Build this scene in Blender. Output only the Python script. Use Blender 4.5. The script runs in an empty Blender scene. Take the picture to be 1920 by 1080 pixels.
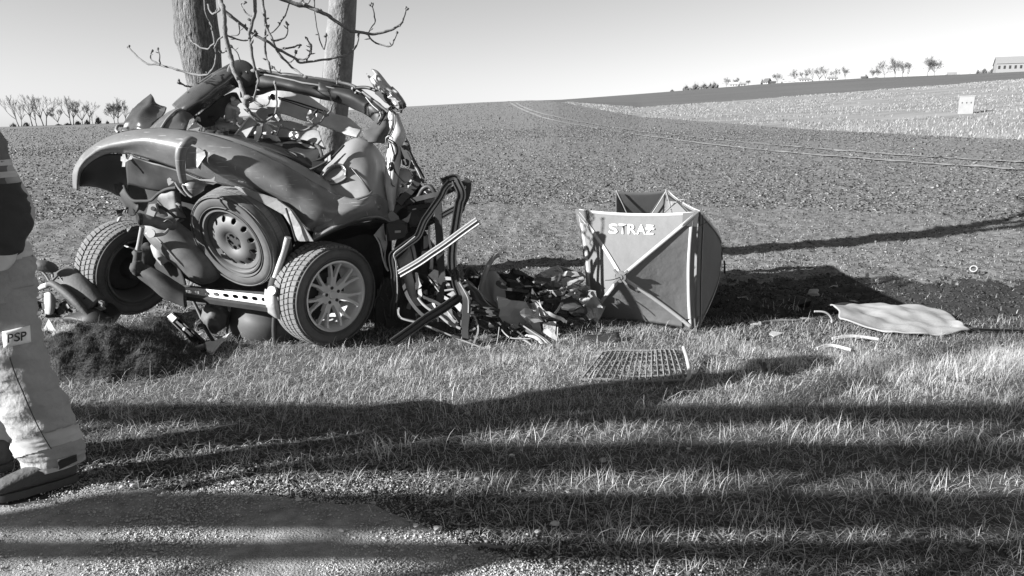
import bpy, bmesh, math, random
import numpy as np
from mathutils import Vector, Matrix, noise, geometry, Quaternion

random.seed(7)
rng = np.random.default_rng(7)
sc = bpy.context.scene
R = math.radians

# ---------------------------------------------------------------- camera
CAM_H = 1.45
PITCH = R(12.2)
FPX = 1387.0                      # focal length in pixels of the 1920 wide frame
cam_d = bpy.data.cameras.new("camera")
cam_d.sensor_width = 36.0
cam_d.lens = 36.0 * FPX / 1920.0
cam_d.clip_start = 0.05
cam_d.clip_end = 3000.0
cam = bpy.data.objects.new("camera", cam_d)
sc.collection.objects.link(cam)
cam.location = (0, 0, CAM_H)
cam.rotation_euler = (R(90) - PITCH, 0, 0)
sc.camera = cam

# ---------------------------------------------------------------- sun and sky
SUN_EL = 22.0
SUN_AZ = Vector((-1.0, -0.44, 0.0)).normalized()        # towards the sun, over the ground
sun_vec = (SUN_AZ * math.cos(R(SUN_EL)) + Vector((0, 0, math.sin(R(SUN_EL))))).normalized()
sun_d = bpy.data.lights.new("sun", 'SUN')
sun_d.energy = 4.5
sun_d.angle = R(0.55)
sun_d.color = (1.0, 1.0, 1.0)                            # the photograph has no colour at all
sun_o = bpy.data.objects.new("sun", sun_d)
sc.collection.objects.link(sun_o)
sun_o.rotation_mode = 'QUATERNION'
sun_o.rotation_quaternion = sun_vec.to_track_quat('Z', 'Y')

world = bpy.data.worlds.new("World")
sc.world = world
world.use_nodes = True
wn, wl = world.node_tree.nodes, world.node_tree.links
wn.clear()
sky = wn.new('ShaderNodeTexSky'); sky.sky_type = 'NISHITA'
sky.sun_disc = False
sky.sun_elevation = R(SUN_EL)
sky.sun_rotation = math.atan2(SUN_AZ.x, SUN_AZ.y)
sky.air_density = 1.0; sky.dust_density = 0.25; sky.ozone_density = 1.5
bw = wn.new('ShaderNodeRGBToBW')
bg = wn.new('ShaderNodeBackground'); bg.inputs['Strength'].default_value = 0.050
wo = wn.new('ShaderNodeOutputWorld')
wl.new(sky.outputs[0], bw.inputs[0]); wl.new(bw.outputs[0], bg.inputs['Color'])
wl.new(bg.outputs[0], wo.inputs[0])

sc.view_settings.view_transform = 'Standard'
sc.view_settings.look = 'None'
sc.view_settings.exposure = 1.62
sc.view_settings.gamma = 1.0
sc.view_settings.use_curve_mapping = False
sc.render.engine = 'CYCLES'
sc.cycles.max_bounces = 6
sc.cycles.diffuse_bounces = 3
sc.cycles.glossy_bounces = 3
sc.cycles.transparent_max_bounces = 8

# ---------------------------------------------------------------- picture-to-place helpers
cp, sp_ = math.cos(PITCH), math.sin(PITCH)

def ray(u, v):
    cx, cy = (u - 960) / FPX, (540 - v) / FPX
    return Vector((cx, cp + cy * sp_, -sp_ + cy * cp))

def P(u, v, Y):
    d = ray(u, v)
    t = Y / d.y
    return Vector((d.x * t, Y, CAM_H + d.z * t))

def uv_of(p):
    q = Vector(p) - Vector((0, 0, CAM_H)); zc = q.y * cp - q.z * sp_
    return 960 + FPX * q.x / zc, 540 - FPX * (q.y * sp_ + q.z * cp) / zc

def sst(x):
    x = min(1.0, max(0.0, x)); return x * x * (3 - 2 * x)
def dip(x, y):                    # the field edge lies lower than the verge, right of the wreck
    if y < 4.8 or x < 0.2 or y > 14: return 0.0
    return -0.03 * sst((y - 4.85) / 0.8) * sst((x - 0.25) / 0.5) * sst((13.0 - y) / 4.0)

def G(u, v):
    d = ray(u, v); z = 0.0
    for _ in range(12):
        t = (z - CAM_H) / d.z
        z += (dip(d.x * t, d.y * t) - z) * .7
    t = (z - CAM_H) / d.z
    return Vector((d.x * t, d.y * t, z))

def camdir(x, y, z):              # camera axes (right, up, towards the viewer) to world
    return Vector((x, y * sp_ - z * cp, y * cp + z * sp_)).normalized()

def gz(x, y):                     # height of the ground near the road
    return dip(x, y) + 0.022 * noise.noise((x * 0.9, y * 1.4, 3.1)) + 0.010 * noise.noise((x * 3.1, y * 3.7, 9.2))

# ---------------------------------------------------------------- materials
MATS = {}
def mat(name, base, rough=0.6, metal=0.0, nscale=0.0, namt=0.0, bump=0.0, bscale=60.0,
        coat=0.0, spec=0.5, attr=None, attr_hi=None, dust=0.0, dust_col=0.30, scratch=0.0, bdist=0.01, stretch=None, trans=0.0):
    if name in MATS: return MATS[name]
    m = bpy.data.materials.new(name); m.use_nodes = True
    nt = m.node_tree; n, l = nt.nodes, nt.links
    b = n['Principled BSDF']
    b.inputs['Roughness'].default_value = rough
    b.inputs['Metallic'].default_value = metal
    b.inputs['Specular IOR Level'].default_value = spec
    if coat:
        b.inputs['Coat Weight'].default_value = coat
        b.inputs['Coat Roughness'].default_value = 0.12
    tc = n.new('ShaderNodeTexCoord')
    src = tc.outputs['Object']
    if stretch:
        mp = n.new('ShaderNodeMapping'); mp.inputs['Scale'].default_value = stretch
        l.new(src, mp.inputs['Vector']); src = mp.outputs['Vector']
    val = n.new('ShaderNodeValue'); val.outputs[0].default_value = base
    cur = val.outputs[0]
    if attr:
        a = n.new('ShaderNodeAttribute'); a.attribute_name = attr
        mr = n.new('ShaderNodeMapRange')
        mr.inputs['To Min'].default_value = base; mr.inputs['To Max'].default_value = attr_hi
        l.new(a.outputs['Fac'], mr.inputs['Value']); cur = mr.outputs[0]
    if nscale:
        no = n.new('ShaderNodeTexNoise'); no.inputs['Scale'].default_value = nscale
        no.inputs['Detail'].default_value = 8; no.inputs['Roughness'].default_value = 0.65
        l.new(src, no.inputs['Vector'])
        mr = n.new('ShaderNodeMapRange')
        mr.inputs['From Min'].default_value = 0.3; mr.inputs['From Max'].default_value = 0.7
        mr.inputs['To Min'].default_value = 1 - namt; mr.inputs['To Max'].default_value = 1 + namt
        l.new(no.outputs['Fac'], mr.inputs['Value'])
        mu = n.new('ShaderNodeMath'); mu.operation = 'MULTIPLY'
        l.new(cur, mu.inputs[0]); l.new(mr.outputs[0], mu.inputs[1]); cur = mu.outputs[0]
    if dust:
        no = n.new('ShaderNodeTexNoise'); no.inputs['Scale'].default_value = 5.0
        no.inputs['Detail'].default_value = 10; no.inputs['Roughness'].default_value = 0.75
        l.new(tc.outputs['Object'], no.inputs['Vector'])
        mr = n.new('ShaderNodeMapRange')
        mr.inputs['From Min'].default_value = 0.42; mr.inputs['From Max'].default_value = 0.75
        mr.inputs['To Min'].default_value = dust * 0.35; mr.inputs['To Max'].default_value = dust
        l.new(no.outputs['Fac'], mr.inputs['Value'])
        mx = n.new('ShaderNodeMix'); mx.data_type = 'FLOAT'
        l.new(mr.outputs[0], mx.inputs[0]); l.new(cur, mx.inputs[2]); mx.inputs[3].default_value = dust_col
        cur = mx.outputs[0]
        ad = n.new('ShaderNodeMath'); ad.operation = 'MULTIPLY_ADD'; ad.use_clamp = True
        l.new(mr.outputs[0], ad.inputs[0]); ad.inputs[1].default_value = 0.45; ad.inputs[2].default_value = rough
        l.new(ad.outputs[0], b.inputs['Roughness'])
    if scratch:                      # thin pale scuffs and scratches through the paint
        for (sx, sy, sz, th) in ((4, 4, 70, .66), (50, 6, 9, .69)):
            mp = n.new('ShaderNodeMapping'); mp.inputs['Scale'].default_value = (sx, sy, sz); mp.inputs['Rotation'].default_value = (.3, .5, .4)
            l.new(tc.outputs['Object'], mp.inputs['Vector'])
            no = n.new('ShaderNodeTexNoise'); no.inputs['Scale'].default_value = 1.6; no.inputs['Detail'].default_value = 5
            l.new(mp.outputs[0], no.inputs['Vector'])
            mr = n.new('ShaderNodeMapRange'); mr.inputs['From Min'].default_value = th; mr.inputs['From Max'].default_value = th + .03
            mr.inputs['To Max'].default_value = scratch
            l.new(no.outputs['Fac'], mr.inputs['Value'])
            mx = n.new('ShaderNodeMix'); mx.data_type = 'FLOAT'
            l.new(mr.outputs[0], mx.inputs[0]); l.new(cur, mx.inputs[2]); mx.inputs[3].default_value = 0.45
            cur = mx.outputs[0]
    l.new(cur, b.inputs['Base Color'])
    if bump:
        no = n.new('ShaderNodeTexNoise'); no.inputs['Scale'].default_value = bscale
        no.inputs['Detail'].default_value = 6
        l.new(src, no.inputs['Vector'])
        bp = n.new('ShaderNodeBump'); bp.inputs['Strength'].default_value = bump
        bp.inputs['Distance'].default_value = bdist
        l.new(no.outputs['Fac'], bp.inputs['Height']); l.new(bp.outputs[0], b.inputs['Normal'])
    MATS[name] = m
    return m

# ---------------------------------------------------------------- object helpers
OFF = {}
def top(name, label, cat, loc=(0, 0, 0), group=None):
    o = bpy.data.objects.new(name, None); sc.collection.objects.link(o)
    o.location = loc; o.empty_display_size = 0.2
    OFF[o] = Vector(loc)
    tag(o, label, cat, group)
    return o

def tag(o, label=None, cat=None, group=None, kind=None):
    if label: o['label'] = label
    if cat: o['category'] = cat
    if group: o['group'] = group
    if kind: o['kind'] = kind
    return o

def link(name, me, m, parent=None, smooth=True, loc=None):
    """vertices of me are in world space; the object keeps them relative to its thing's base"""
    off = OFF[parent] if parent else (Vector(loc) if loc is not None else Vector((0, 0, 0)))
    if off.length > 0: me.transform(Matrix.Translation(-off))
    if m is not None and not me.materials: me.materials.append(m)
    if smooth: me.shade_smooth()
    o = bpy.data.objects.new(name, me); sc.collection.objects.link(o)
    if parent: o.parent = parent
    else: o.location = off
    OFF[o] = off
    return o

def from_bm(name, bm, m, parent=None, smooth=True, loc=None, angle=None):
    me = bpy.data.meshes.new(name); bm.to_mesh(me); bm.free()
    o = link(name, me, m, parent, smooth, loc)
    if smooth and angle: 
        me.set_sharp_from_angle(angle=R(angle))
    return o

def from_np(name, verts, faces, m, parent=None, smooth=False, attr=None, loc=None):
    """verts (n,3), faces (k,3|4) arrays; attr = per-face float"""
    me = bpy.data.meshes.new(name)
    verts = np.asarray(verts, dtype=np.float32); faces = np.asarray(faces, dtype=np.int32)
    k = faces.shape[1]
    me.vertices.add(len(verts)); me.vertices.foreach_set('co', verts.ravel())
    me.loops.add(faces.size); me.loops.foreach_set('vertex_index', faces.ravel())
    me.polygons.add(len(faces))
    me.polygons.foreach_set('loop_start', np.arange(0, faces.size, k, dtype=np.int32))
    me.polygons.foreach_set('loop_total', np.full(len(faces), k, dtype=np.int32))
    me.update(calc_edges=True)
    if attr is not None:
        a = me.attributes.new('shade', 'FLOAT', 'FACE')
        a.data.foreach_set('value', np.asarray(attr, dtype=np.float32))
    return link(name, me, m, parent, smooth, loc)

def cat1(p0, p1, p2, p3, t):
    return 0.5 * ((2 * p1) + (-p0 + p2) * t + (2 * p0 - 5 * p1 + 4 * p2 - p3) * t * t + (-p0 + 3 * p1 - 3 * p2 + p3) * t ** 3)

def spline(pts, sub):
    pts = [Vector(p) for p in pts]
    if len(pts) < 3 or sub <= 1:
        if sub <= 1: return pts
        out = []
        for i in range(len(pts) - 1):
            for k in range(sub): out.append(pts[i].lerp(pts[i + 1], k / sub))
        return out + [pts[-1]]
    out = []
    n = len(pts)
    for i in range(n - 1):
        p0 = pts[max(i - 1, 0)]; p3 = pts[min(i + 2, n - 1)]
        for k in range(sub):
            out.append(cat1(p0, pts[i], pts[i + 1], p3, k / sub))
    out.append(pts[-1])
    return out

def PP(seq, Y=None):
    return [P(*q) if len(q) == 3 else P(q[0], q[1], Y) for q in seq]

def zf(u0, v0, s):                # coordinates measured in an enlarged crop of the photograph
    def f(seq, Y=None):
        return [P(u0 + q[0] / s, v0 + q[1] / s, q[2] if len(q) > 2 else Y) for q in seq]
    return f

def crump(p, amp, scale, seed=0.0):
    q = p * scale + Vector((seed, seed * 1.7, -seed))
    return p + Vector((noise.noise(q), noise.noise(q + Vector((31, 7, 3))), noise.noise(q + Vector((5, 47, 13))))) * amp

def sheet(name, rows, m, parent=None, thick=0.006, sub=4, subr=None, crumple=0.0, cscale=8.0, seed=0.0, raw=False, loc=None, angle=None, ridge=0.0):
    """rows = lists of world points; smooth surface through them with real thickness"""
    if not raw: rows = [PP(r) for r in rows]
    rows = [spline(r, sub) for r in rows]
    cols = list(zip(*rows))
    cols = [spline(c, subr or sub) for c in cols]
    bm = bmesh.new()
    def bend(p):
        if crumple: p = crump(p, crumple, cscale, seed)
        if ridge:                     # sharp folds, as in buckled sheet metal
            a = .5 - abs(noise.noise(p * 5.5 + Vector((seed, 3, 1)))) * 2.2; b = .4 - abs(noise.noise(p * 12 + Vector((9, seed, 1)))) * 2
            p = p + Vector((.25, -1, .35)) * ridge * (a + .4 * b)
        return p
    vs = [[bm.verts.new(bend(p)) for p in c] for c in cols]
    for i in range(len(vs) - 1):
        for j in range(len(vs[0]) - 1):
            bm.faces.new((vs[i][j], vs[i + 1][j], vs[i + 1][j + 1], vs[i][j + 1]))
    bmesh.ops.recalc_face_normals(bm, faces=bm.faces)
    o = from_bm(name, bm, m, parent, True, loc)
    if thick:
        s = o.modifiers.new('thickness', 'SOLIDIFY'); s.thickness = thick; s.offset = 0
    return o

def plate(name, poly, m, parent=None, thick=0.006, cuts=0, crumple=0.0, cscale=10.0, seed=0.0, raw=False, smooth=False, loc=None):
    pts = poly if raw else PP(poly)
    bm = bmesh.new()
    vs = [bm.verts.new(p) for p in pts]
    for t in geometry.tessellate_polygon([pts]):
        try: bm.faces.new([vs[i] for i in t])
        except ValueError: pass
    if cuts:
        for _ in range(cuts):
            bmesh.ops.subdivide_edges(bm, edges=bm.edges[:], cuts=1, use_grid_fill=True)
    bmesh.ops.recalc_face_normals(bm, faces=bm.faces)
    if crumple:
        for v in bm.verts: v.co = crump(v.co, crumple, cscale, seed)
    o = from_bm(name, bm, m, parent, smooth, loc)
    s = o.modifiers.new('thickness', 'SOLIDIFY'); s.thickness = thick; s.offset = 0
    return o

CIRC = lambda n: [(math.cos(2 * math.pi * k / n), math.sin(2 * math.pi * k / n)) for k in range(n)]
FLAT = [(1, .25), (.9, .45), (-.9, .45), (-1, .25), (-1, -.25), (-.9, -.45), (.9, -.45), (1, -.25)]
CHAN = [(1, .5), (.75, .5), (.7, -.1), (.35, -.1), (.3, .25), (-.3, .25), (-.35, -.1), (-.7, -.1), (-.75, .5), (-1, .5), (-1, -.5), (1, -.5)]
RAIL = [(1, .4), (.8, .55), (.55, .4), (.5, .1), (.1, .1), (.05, .4), (-.15, .5), (-.3, .4), (-.4, 0), (-.8, 0), (-1, -.2), (-.9, -.5), (.9, -.5), (1, -.3)]

def sweep_bm(bm, pts, rad, prof, up=Vector((0, -1, 0)), cap=True):
    n = len(pts)
    rings = []
    for i, p in enumerate(pts):
        t = (pts[min(i + 1, n - 1)] - pts[max(i - 1, 0)])
        if t.length < 1e-9: t = Vector((0, 0, 1))
        t.normalize()
        a = t.cross(up)
        if a.length < 1e-3: a = t.cross(Vector((1, 0, 0)))
        a.normalize(); b = a.cross(t).normalized()
        r = rad[i] if isinstance(rad, (list, tuple)) else rad
        rings.append([bm.verts.new(p + a * (x * r) + b * (y * r)) for x, y in prof])
    k = len(prof)
    for i in range(n - 1):
        for j in range(k):
            bm.faces.new((rings[i][j], rings[i][(j + 1) % k], rings[i + 1][(j + 1) % k], rings[i + 1][j]))
    if cap:
        bm.faces.new(rings[0][::-1]); bm.faces.new(rings[-1])
    return rings

def rads(r, n):
    if isinstance(r, (int, float)): return r
    out = []
    for i in range(n):
        f = i / (n - 1) * (len(r) - 1); k = min(int(f), len(r) - 2)
        out.append(r[k] + (r[k + 1] - r[k]) * (f - k))
    return out

def tube(name, pts, r, m, parent=None, prof=None, sub=4, raw=False, crumple=0.0, cscale=12, seed=0.0, n=10, loc=None, up=Vector((0, -1, 0)), angle=40):
    pts = [Vector(p) for p in pts] if raw else PP(pts)
    pts = spline(pts, sub)
    if crumple: pts = [crump(p, crumple, cscale, seed) for p in pts]
    bm = bmesh.new()
    sweep_bm(bm, pts, rads(r, len(pts)), prof or CIRC(n), up)
    bmesh.ops.recalc_face_normals(bm, faces=bm.faces)
    return from_bm(name, bm, m, parent, True, loc, angle)

def frame_mat(c, nrm, up=Vector((0, 0, 1))):
    z = nrm.normalized(); x = up.cross(z).normalized(); y = z.cross(x)
    return Matrix(((x.x, y.x, z.x, c.x), (x.y, y.y, z.y, c.y), (x.z, y.z, z.z, c.z), (0, 0, 0, 1)))

def lathe_bm(bm, prof, n=64, M=Matrix.Identity(4), a0=0.0, a1=2 * math.pi, close=False):
    full = abs(a1 - a0 - 2 * math.pi) < 1e-6
    cnt = n if full else n + 1
    rings = []
    for i in range(cnt):
        a = a0 + (a1 - a0) * i / n
        rings.append([bm.verts.new(M @ Vector((r * math.cos(a), r * math.sin(a), z))) for r, z in prof])
    fs = []
    k = len(prof)
    for i in range(n):
        A, B = rings[i], rings[(i + 1) % cnt]
        for j in range(k if close else k - 1):
            fs.append(bm.faces.new((A[j], B[j], B[(j + 1) % k], A[(j + 1) % k])))
    return fs

def box_bm(bm, M, sx, sy, sz):
    vs = [bm.verts.new(M @ Vector((x * sx / 2, y * sy / 2, z * sz / 2))) for x in (-1, 1) for y in (-1, 1) for z in (-1, 1)]
    for f in ((0, 1, 3, 2), (4, 6, 7, 5), (0, 4, 5, 1), (2, 3, 7, 6), (0, 2, 6, 4), (1, 5, 7, 3)):
        bm.faces.new([vs[i] for i in f])

def blob_bm(bm, c, rx, ry, rz, amp=0.25, sc_=3.0, seed=0.0, sub=2, M=None):
    r = bmesh.ops.create_icosphere(bm, subdivisions=sub, radius=1.0)
    for v in r['verts']:
        p = v.co.copy()
        k = 1 + amp * noise.noise(p * sc_ * 0.5 + Vector((seed, seed, seed))) + amp * .5 * noise.noise(p * sc_ + Vector((seed, 9, seed)))
        q = Vector((p.x * rx * k, p.y * ry * k, p.z * rz * k))
        v.co = Vector(c) + (M @ q if M else q)
    return r['verts']
# ================================================================ THE GROUND
M_field = mat('field_soil', 0.125, 0.95, nscale=9.0, namt=0.55, bump=0.9, bscale=22)
M_meadow = mat('dry_meadow', 0.19, 0.95, nscale=0.25, namt=0.35, bump=0.6, bscale=6, stretch=(0.5, 1.6, 1))
M_far = mat('far_winter_field', 0.075, 0.95, nscale=0.03, namt=0.2)
M_soil = mat('verge_soil', 0.05, 0.95, nscale=14, namt=0.5, bump=0.8, bscale=40)
M_road = mat('road_dirt', 0.24, 0.95, nscale=12, namt=0.45, bump=1.0, bscale=120)

def azi(u, v):
    d = ray(u, v); return math.atan2(d.x, d.y)
def tanel(u, v):
    d = ray(u, v); return d.z / math.hypot(d.x, d.y)

# crest of the near field, top of the meadow strip, far skyline: (u, v, distance)
B0 = [(-900, 262, 150), (-200, 243, 160), (0, 238, 160), (210, 231, 160), (500, 215, 160), (760, 200, 150), (900, 192, 140), (1000, 188, 130), (1040, 190, 110), (1200, 219, 78),
      (1537, 244, 52), (1762, 255, 44), (1920, 262, 38), (2300, 275, 32), (3200, 300, 26)]
B1 = [(-900, 263, 170), (-200, 245, 180), (0, 240, 180), (210, 233, 180), (500, 217, 180), (760, 202, 170), (900, 194, 160), (1000, 189.5, 150), (1040, 190.5, 125), (1200, 202, 125), (1350, 191, 140),
      (1612, 171, 155), (1920, 148, 170), (2300, 120, 180), (3200, 60, 200)]
B2 = [(-900, 264, 600), (-200, 246, 600), (0, 241, 600), (210, 234, 600), (500, 218, 600), (760, 203, 560), (900, 195, 520), (1000, 188.5, 500), (1050, 187, 480), (1200, 176, 450), (1425, 158, 430),
      (1612, 147, 400), (1920, 134, 380), (2300, 112, 380), (3200, 60, 380)]
def prof_tab(B):
    a = np.array([azi(u, v) for u, v, r in B]); t = np.array([tanel(u, v) for u, v, r in B]); r = np.array([q[2] for q in B], float)
    return a, t, r
def smooth_r(T):                                     # distances change gently from one direction to the next
    a = np.radians(np.arange(-60, 60, .25)); r = np.interp(a, T[0], T[2]); k = np.exp(-np.linspace(-2, 2, 41) ** 2); k /= k.sum()
    return T[0], T[1], a, np.convolve(np.pad(r, 20, mode='edge'), k, mode='valid')
T0, T1, T2 = smooth_r(prof_tab(B0)), smooth_r(prof_tab(B1)), smooth_r(prof_tab(B2))
def bound(T, a):
    t = np.interp(a, T[0], T[1]); r = np.interp(a, T[2], T[3])
    return r, CAM_H + r * t
def far_z(a, r):
    """terrain height in direction a at distance r"""
    r0, z0 = bound(T0, a); r1, z1 = bound(T1, a); r2, z2 = bound(T2, a)
    s = max(0.0, (r - 11.0)) / (r0 - 11.0)
    if r <= r0: return z0 * s ** 1.35
    if r <= r1: return z0 + (z1 - z0) * (r - r0) / (r1 - r0)
    if r <= r2: return z1 + (z2 - z1) * (r - r1) / (r2 - r1)
    return z2 - (r - r2) * 0.03
def terrain(x, y):
    r = math.hypot(x, y)
    return far_z(math.atan2(x, y), r) if r > 11 and y > 0 else 0.0
def at_far(u, v0, r):
    """point of the ground at distance r in the direction of picture column u"""
    a = azi(u, v0)
    return Vector((r * math.sin(a), r * math.cos(a), far_z(a, r)))

def field_z(x, y):
    d = math.hypot(x, y)
    w = min(1.0, max(0.0, (y - 5.0) / 1.0))
    a = 0.030 * noise.noise((x * 2.6, y * 2.6, 1)) + 0.024 * noise.noise((x * 7, y * 7, 5)) + 0.012 * noise.noise((x * 17, y * 17, 8))
    fur = 0.02 * noise.noise((x * 0.25, y * 2.2, 17))
    dp = dip(x, y)
    return w * (a + fur) * min(1.0, 24.0 / max(d, 1)) + (1 - w) * (gz(x, y) - dp) + dp

az = list(np.radians(np.concatenate([np.arange(-180, -44, 6), np.arange(-44, 44, 0.22), np.arange(44, 180, 6)])))
def polar(name, radii_of, m, nr, mats=None, zf_=None):
    verts = []; faces = []
    na = len(az)
    for j in range(nr):
        for a in az:
            r = radii_of(a, j)
            x, y = r * math.sin(a), r * math.cos(a)
            aa = max(min(a, 0.95), -0.95)
            back = max(0.0, min(1.0, (abs(a) - 1.0) / 0.6))
            z = far_z(aa, r) * (1 - back) if r > 11 else 0.0
            if zf_ and r < 60: z += zf_(x, y)
            verts.append((x, y, z))
    for j in range(nr - 1):
        for i in range(na):
            i2 = (i + 1) % na
            faces.append((j * na + i, j * na + i2, (j + 1) * na + i2, (j + 1) * na + i))
    me_o = from_np(name, verts, faces, m, None, True)
    tag(me_o, kind='structure')
    return me_o
def clampa(a): return max(min(a, 0.95), -0.95)
NR = 330
def rad_near(a, j):
    r0 = bound(T0, clampa(a))[0]
    if j == 0: return 0.25
    return 1.6 * (r0 / 1.6) ** ((j - 1) / (NR - 2))
g = polar('field_ground', rad_near, M_field, NR, zf_=field_z)
# verge side of the sheet is soil under grass
g.data.materials.append(M_soil)
co = np.zeros(len(g.data.polygons) * 3, np.float32); g.data.polygons.foreach_get('center', co); co = co.reshape(-1, 3)
edge_y = 5.15
mi = ((co[:, 1] < edge_y + 0.12 * np.sin(co[:, 0] * 2.1) + 0.08 * np.sin(co[:, 0] * 5.3))).astype(np.int32)
g.data.materials.append(mat('dark_soil', .018, .95, nscale=9, namt=.6, bump=1.0, bscale=25))
cx_, cy_ = co[:, 0], co[:, 1]
def darkened(x, y):                                   # soil and clods darker in a band right of the screen
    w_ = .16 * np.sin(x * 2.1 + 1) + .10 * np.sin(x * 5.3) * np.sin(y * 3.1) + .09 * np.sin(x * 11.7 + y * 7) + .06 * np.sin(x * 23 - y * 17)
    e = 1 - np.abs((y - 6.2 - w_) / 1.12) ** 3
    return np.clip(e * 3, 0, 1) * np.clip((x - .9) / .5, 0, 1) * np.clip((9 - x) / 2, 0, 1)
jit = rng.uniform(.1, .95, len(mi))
mi = np.where(darkened(cx_, cy_) > jit, 2, mi).astype(np.int32)
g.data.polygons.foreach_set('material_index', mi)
def rad_mid(a, j):
    r0 = bound(T0, clampa(a))[0]; r1 = bound(T1, clampa(a))[0]
    return r0 + (r1 - r0) * j / 40
polar('meadow', rad_mid, M_meadow, 41)
def rad_far(a, j):
    r1 = bound(T1, clampa(a))[0]; r2 = bound(T2, clampa(a))[0]
    return r1 + (r2 - r1) * j / 20 if j <= 20 else r2 + (j - 20) * 60
polar('far_field', rad_far, M_far, 30)

# wheel tracks over the crest of the field
def track(pts, w):
    rows = []
    for (u, v) in pts:
        a = azi(u, v); te = tanel(u, v)
        lo, hi = 11.0, bound(T0, a)[0]                 # walk the sight line to the ground
        for _ in range(40):
            mid = (lo + hi) / 2
            if CAM_H + mid * te > far_z(a, mid): lo = mid
            else: hi = mid
        rows.append(Vector((lo * math.sin(a), lo * math.cos(a), 0)))
    c = spline(rows, 12)
    vs, fs = [], []
    for i, p in enumerate(c):
        t = (c[min(i + 1, len(c) - 1)] - c[max(i - 1, 0)]).normalized(); nn = Vector((-t.y, t.x, 0))
        for s in (-1, -.33, .33, 1):
            q = p + nn * (w / 2 * s)
            vs.append((q.x, q.y, terrain(q.x, q.y) + field_z(q.x, q.y) * (1 if q.length < 60 else 0) + 0.035))
    for i in range(len(c) - 1):
        for k in range(3):
            fs.append((i * 4 + k, i * 4 + k + 1, i * 4 + 5 + k, i * 4 + 4 + k))
    o = from_np('field_track', vs, fs, mat('packed_track', 0.21, 0.95, nscale=6, namt=0.45), None, True)
    tag(o, kind='structure')
track([(957, 193), (985, 208), (1030, 224), (1100, 238), (1200, 254), (1320, 270), (1450, 284), (1600, 297), (1760, 309), (1925, 320)], 0.34)
track([(966, 193), (1000, 208), (1050, 221), (1130, 236), (1240, 251), (1360, 264), (1490, 276), (1640, 288), (1800, 299), (1925, 306)], 0.30)

# gravelly shoulder of the road, under and behind the photographer
road_edge = [(-14, 2.72), (-6, 2.72), (-2.6, 2.78), (-1.9, 2.80), (-1.5, 2.80), (-1.15, 2.78), (-.85, 2.72), (-.55, 2.66), (-.38, 2.54), (-.22, 2.42), (-.05, 2.32), (.12, 2.22), (.3, 2.12), (.6, 2.0), (1.2, 1.9), (6, 1.8), (14, 1.8), (60, 1.8)]
rex = np.array([p[0] for p in road_edge]); rey = np.array([p[1] for p in road_edge])
def redge(x): return float(np.interp(x, rex, rey)) + 0.03 * noise.noise((x * 5, 2, 2)) + .05 * noise.noise((x * 1.3, 7, 2))
vs, fs = [], []
xs = np.concatenate([np.arange(-30, -3, 0.5), np.arange(-3, 2, 0.03), np.arange(2, 60, 1.0)])
ys = np.concatenate([np.linspace(0, 1.0, 34), np.linspace(1.1, 8, 14)])
for x in xs:
    e = redge(x)
    for t in ys:
        y = e - t
        drop = min(1, t / .06)
        z = gz(x, y) * max(0, 1 - t * .6) + 0.002 + 0.005 * drop + 0.004 * noise.noise((x * 9, y * 9, 4)) + .012 * noise.noise((x * 2, y * 2, 14))
        vs.append((x, y, z))
nt_ = len(ys)
for i in range(len(xs) - 1):
    for j in range(nt_ - 1):
        fs.append((i * nt_ + j, i * nt_ + j + 1, (i + 1) * nt_ + j + 1, (i + 1) * nt_ + j))
tag(from_np('road_shoulder', vs, fs, M_road, None, True), kind='structure')
def road_z(x, y): return gz(x, y) + (0.008 if y < redge(x) else 0.0)

# ---------------------------------------------------------------- grass, clods, gravel (nobody could count them)
def blades(name, xy, L, W, lean, shade, m, zfun, heading=None, seg=3, zoff=None):
    """curved three-segment blades"""
    n = len(xy)
    th = rng.uniform(0, 2 * np.pi, n) if heading is None else heading
    dirx, diry = np.cos(th), np.sin(th)
    px, py = -diry, dirx
    z0 = np.array([zfun(x, y) for x, y in xy]) if zoff is None else zoff
    ts = np.linspace(0, 1, seg + 1)
    V = np.zeros((n, 2 * seg + 1, 3), np.float32)
    ang0 = rng.uniform(0.0, 0.5, n) * lean; ang1 = ang0 + rng.uniform(0.3, 1.5, n) * lean
    cx = np.zeros(n); cz = np.zeros(n)
    prev = 0
    for k, t in enumerate(ts):
        if k:
            a = ang0 + (ang1 - ang0) * (t - 0.5 / seg)
            a = np.clip(a, 0, 1.75)
            cx = cx + np.sin(a) * L / seg; cz = cz + np.cos(a) * L / seg
        w = W * (1 - t ** 1.6) * 0.5
        bx = xy[:, 0] + dirx * cx; by = xy[:, 1] + diry * cx; bz = z0 + np.maximum(cz, 0.002) - (0.004 if k == 0 else 0)
        if k < seg:
            V[:, 2 * k, 0] = bx - px * w; V[:, 2 * k, 1] = by - py * w; V[:, 2 * k, 2] = bz
            V[:, 2 * k + 1, 0] = bx + px * w; V[:, 2 * k + 1, 1] = by + py * w; V[:, 2 * k + 1, 2] = bz
        else:
            V[:, 2 * k, 0] = bx; V[:, 2 * k, 1] = by; V[:, 2 * k, 2] = bz
    tri = []
    for k in range(seg - 1):
        tri += [(2 * k, 2 * k + 1, 2 * k + 3), (2 * k, 2 * k + 3, 2 * k + 2)]
    tri.append((2 * seg - 2, 2 * seg - 1, 2 * seg))
    tri = np.array(tri, np.int32)
    F = (tri[None] + (np.arange(n) * (2 * seg + 1))[:, None, None]).reshape(-1, 3)
    return V.reshape(-1, 3), F, np.repeat(shade, len(tri))

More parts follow.
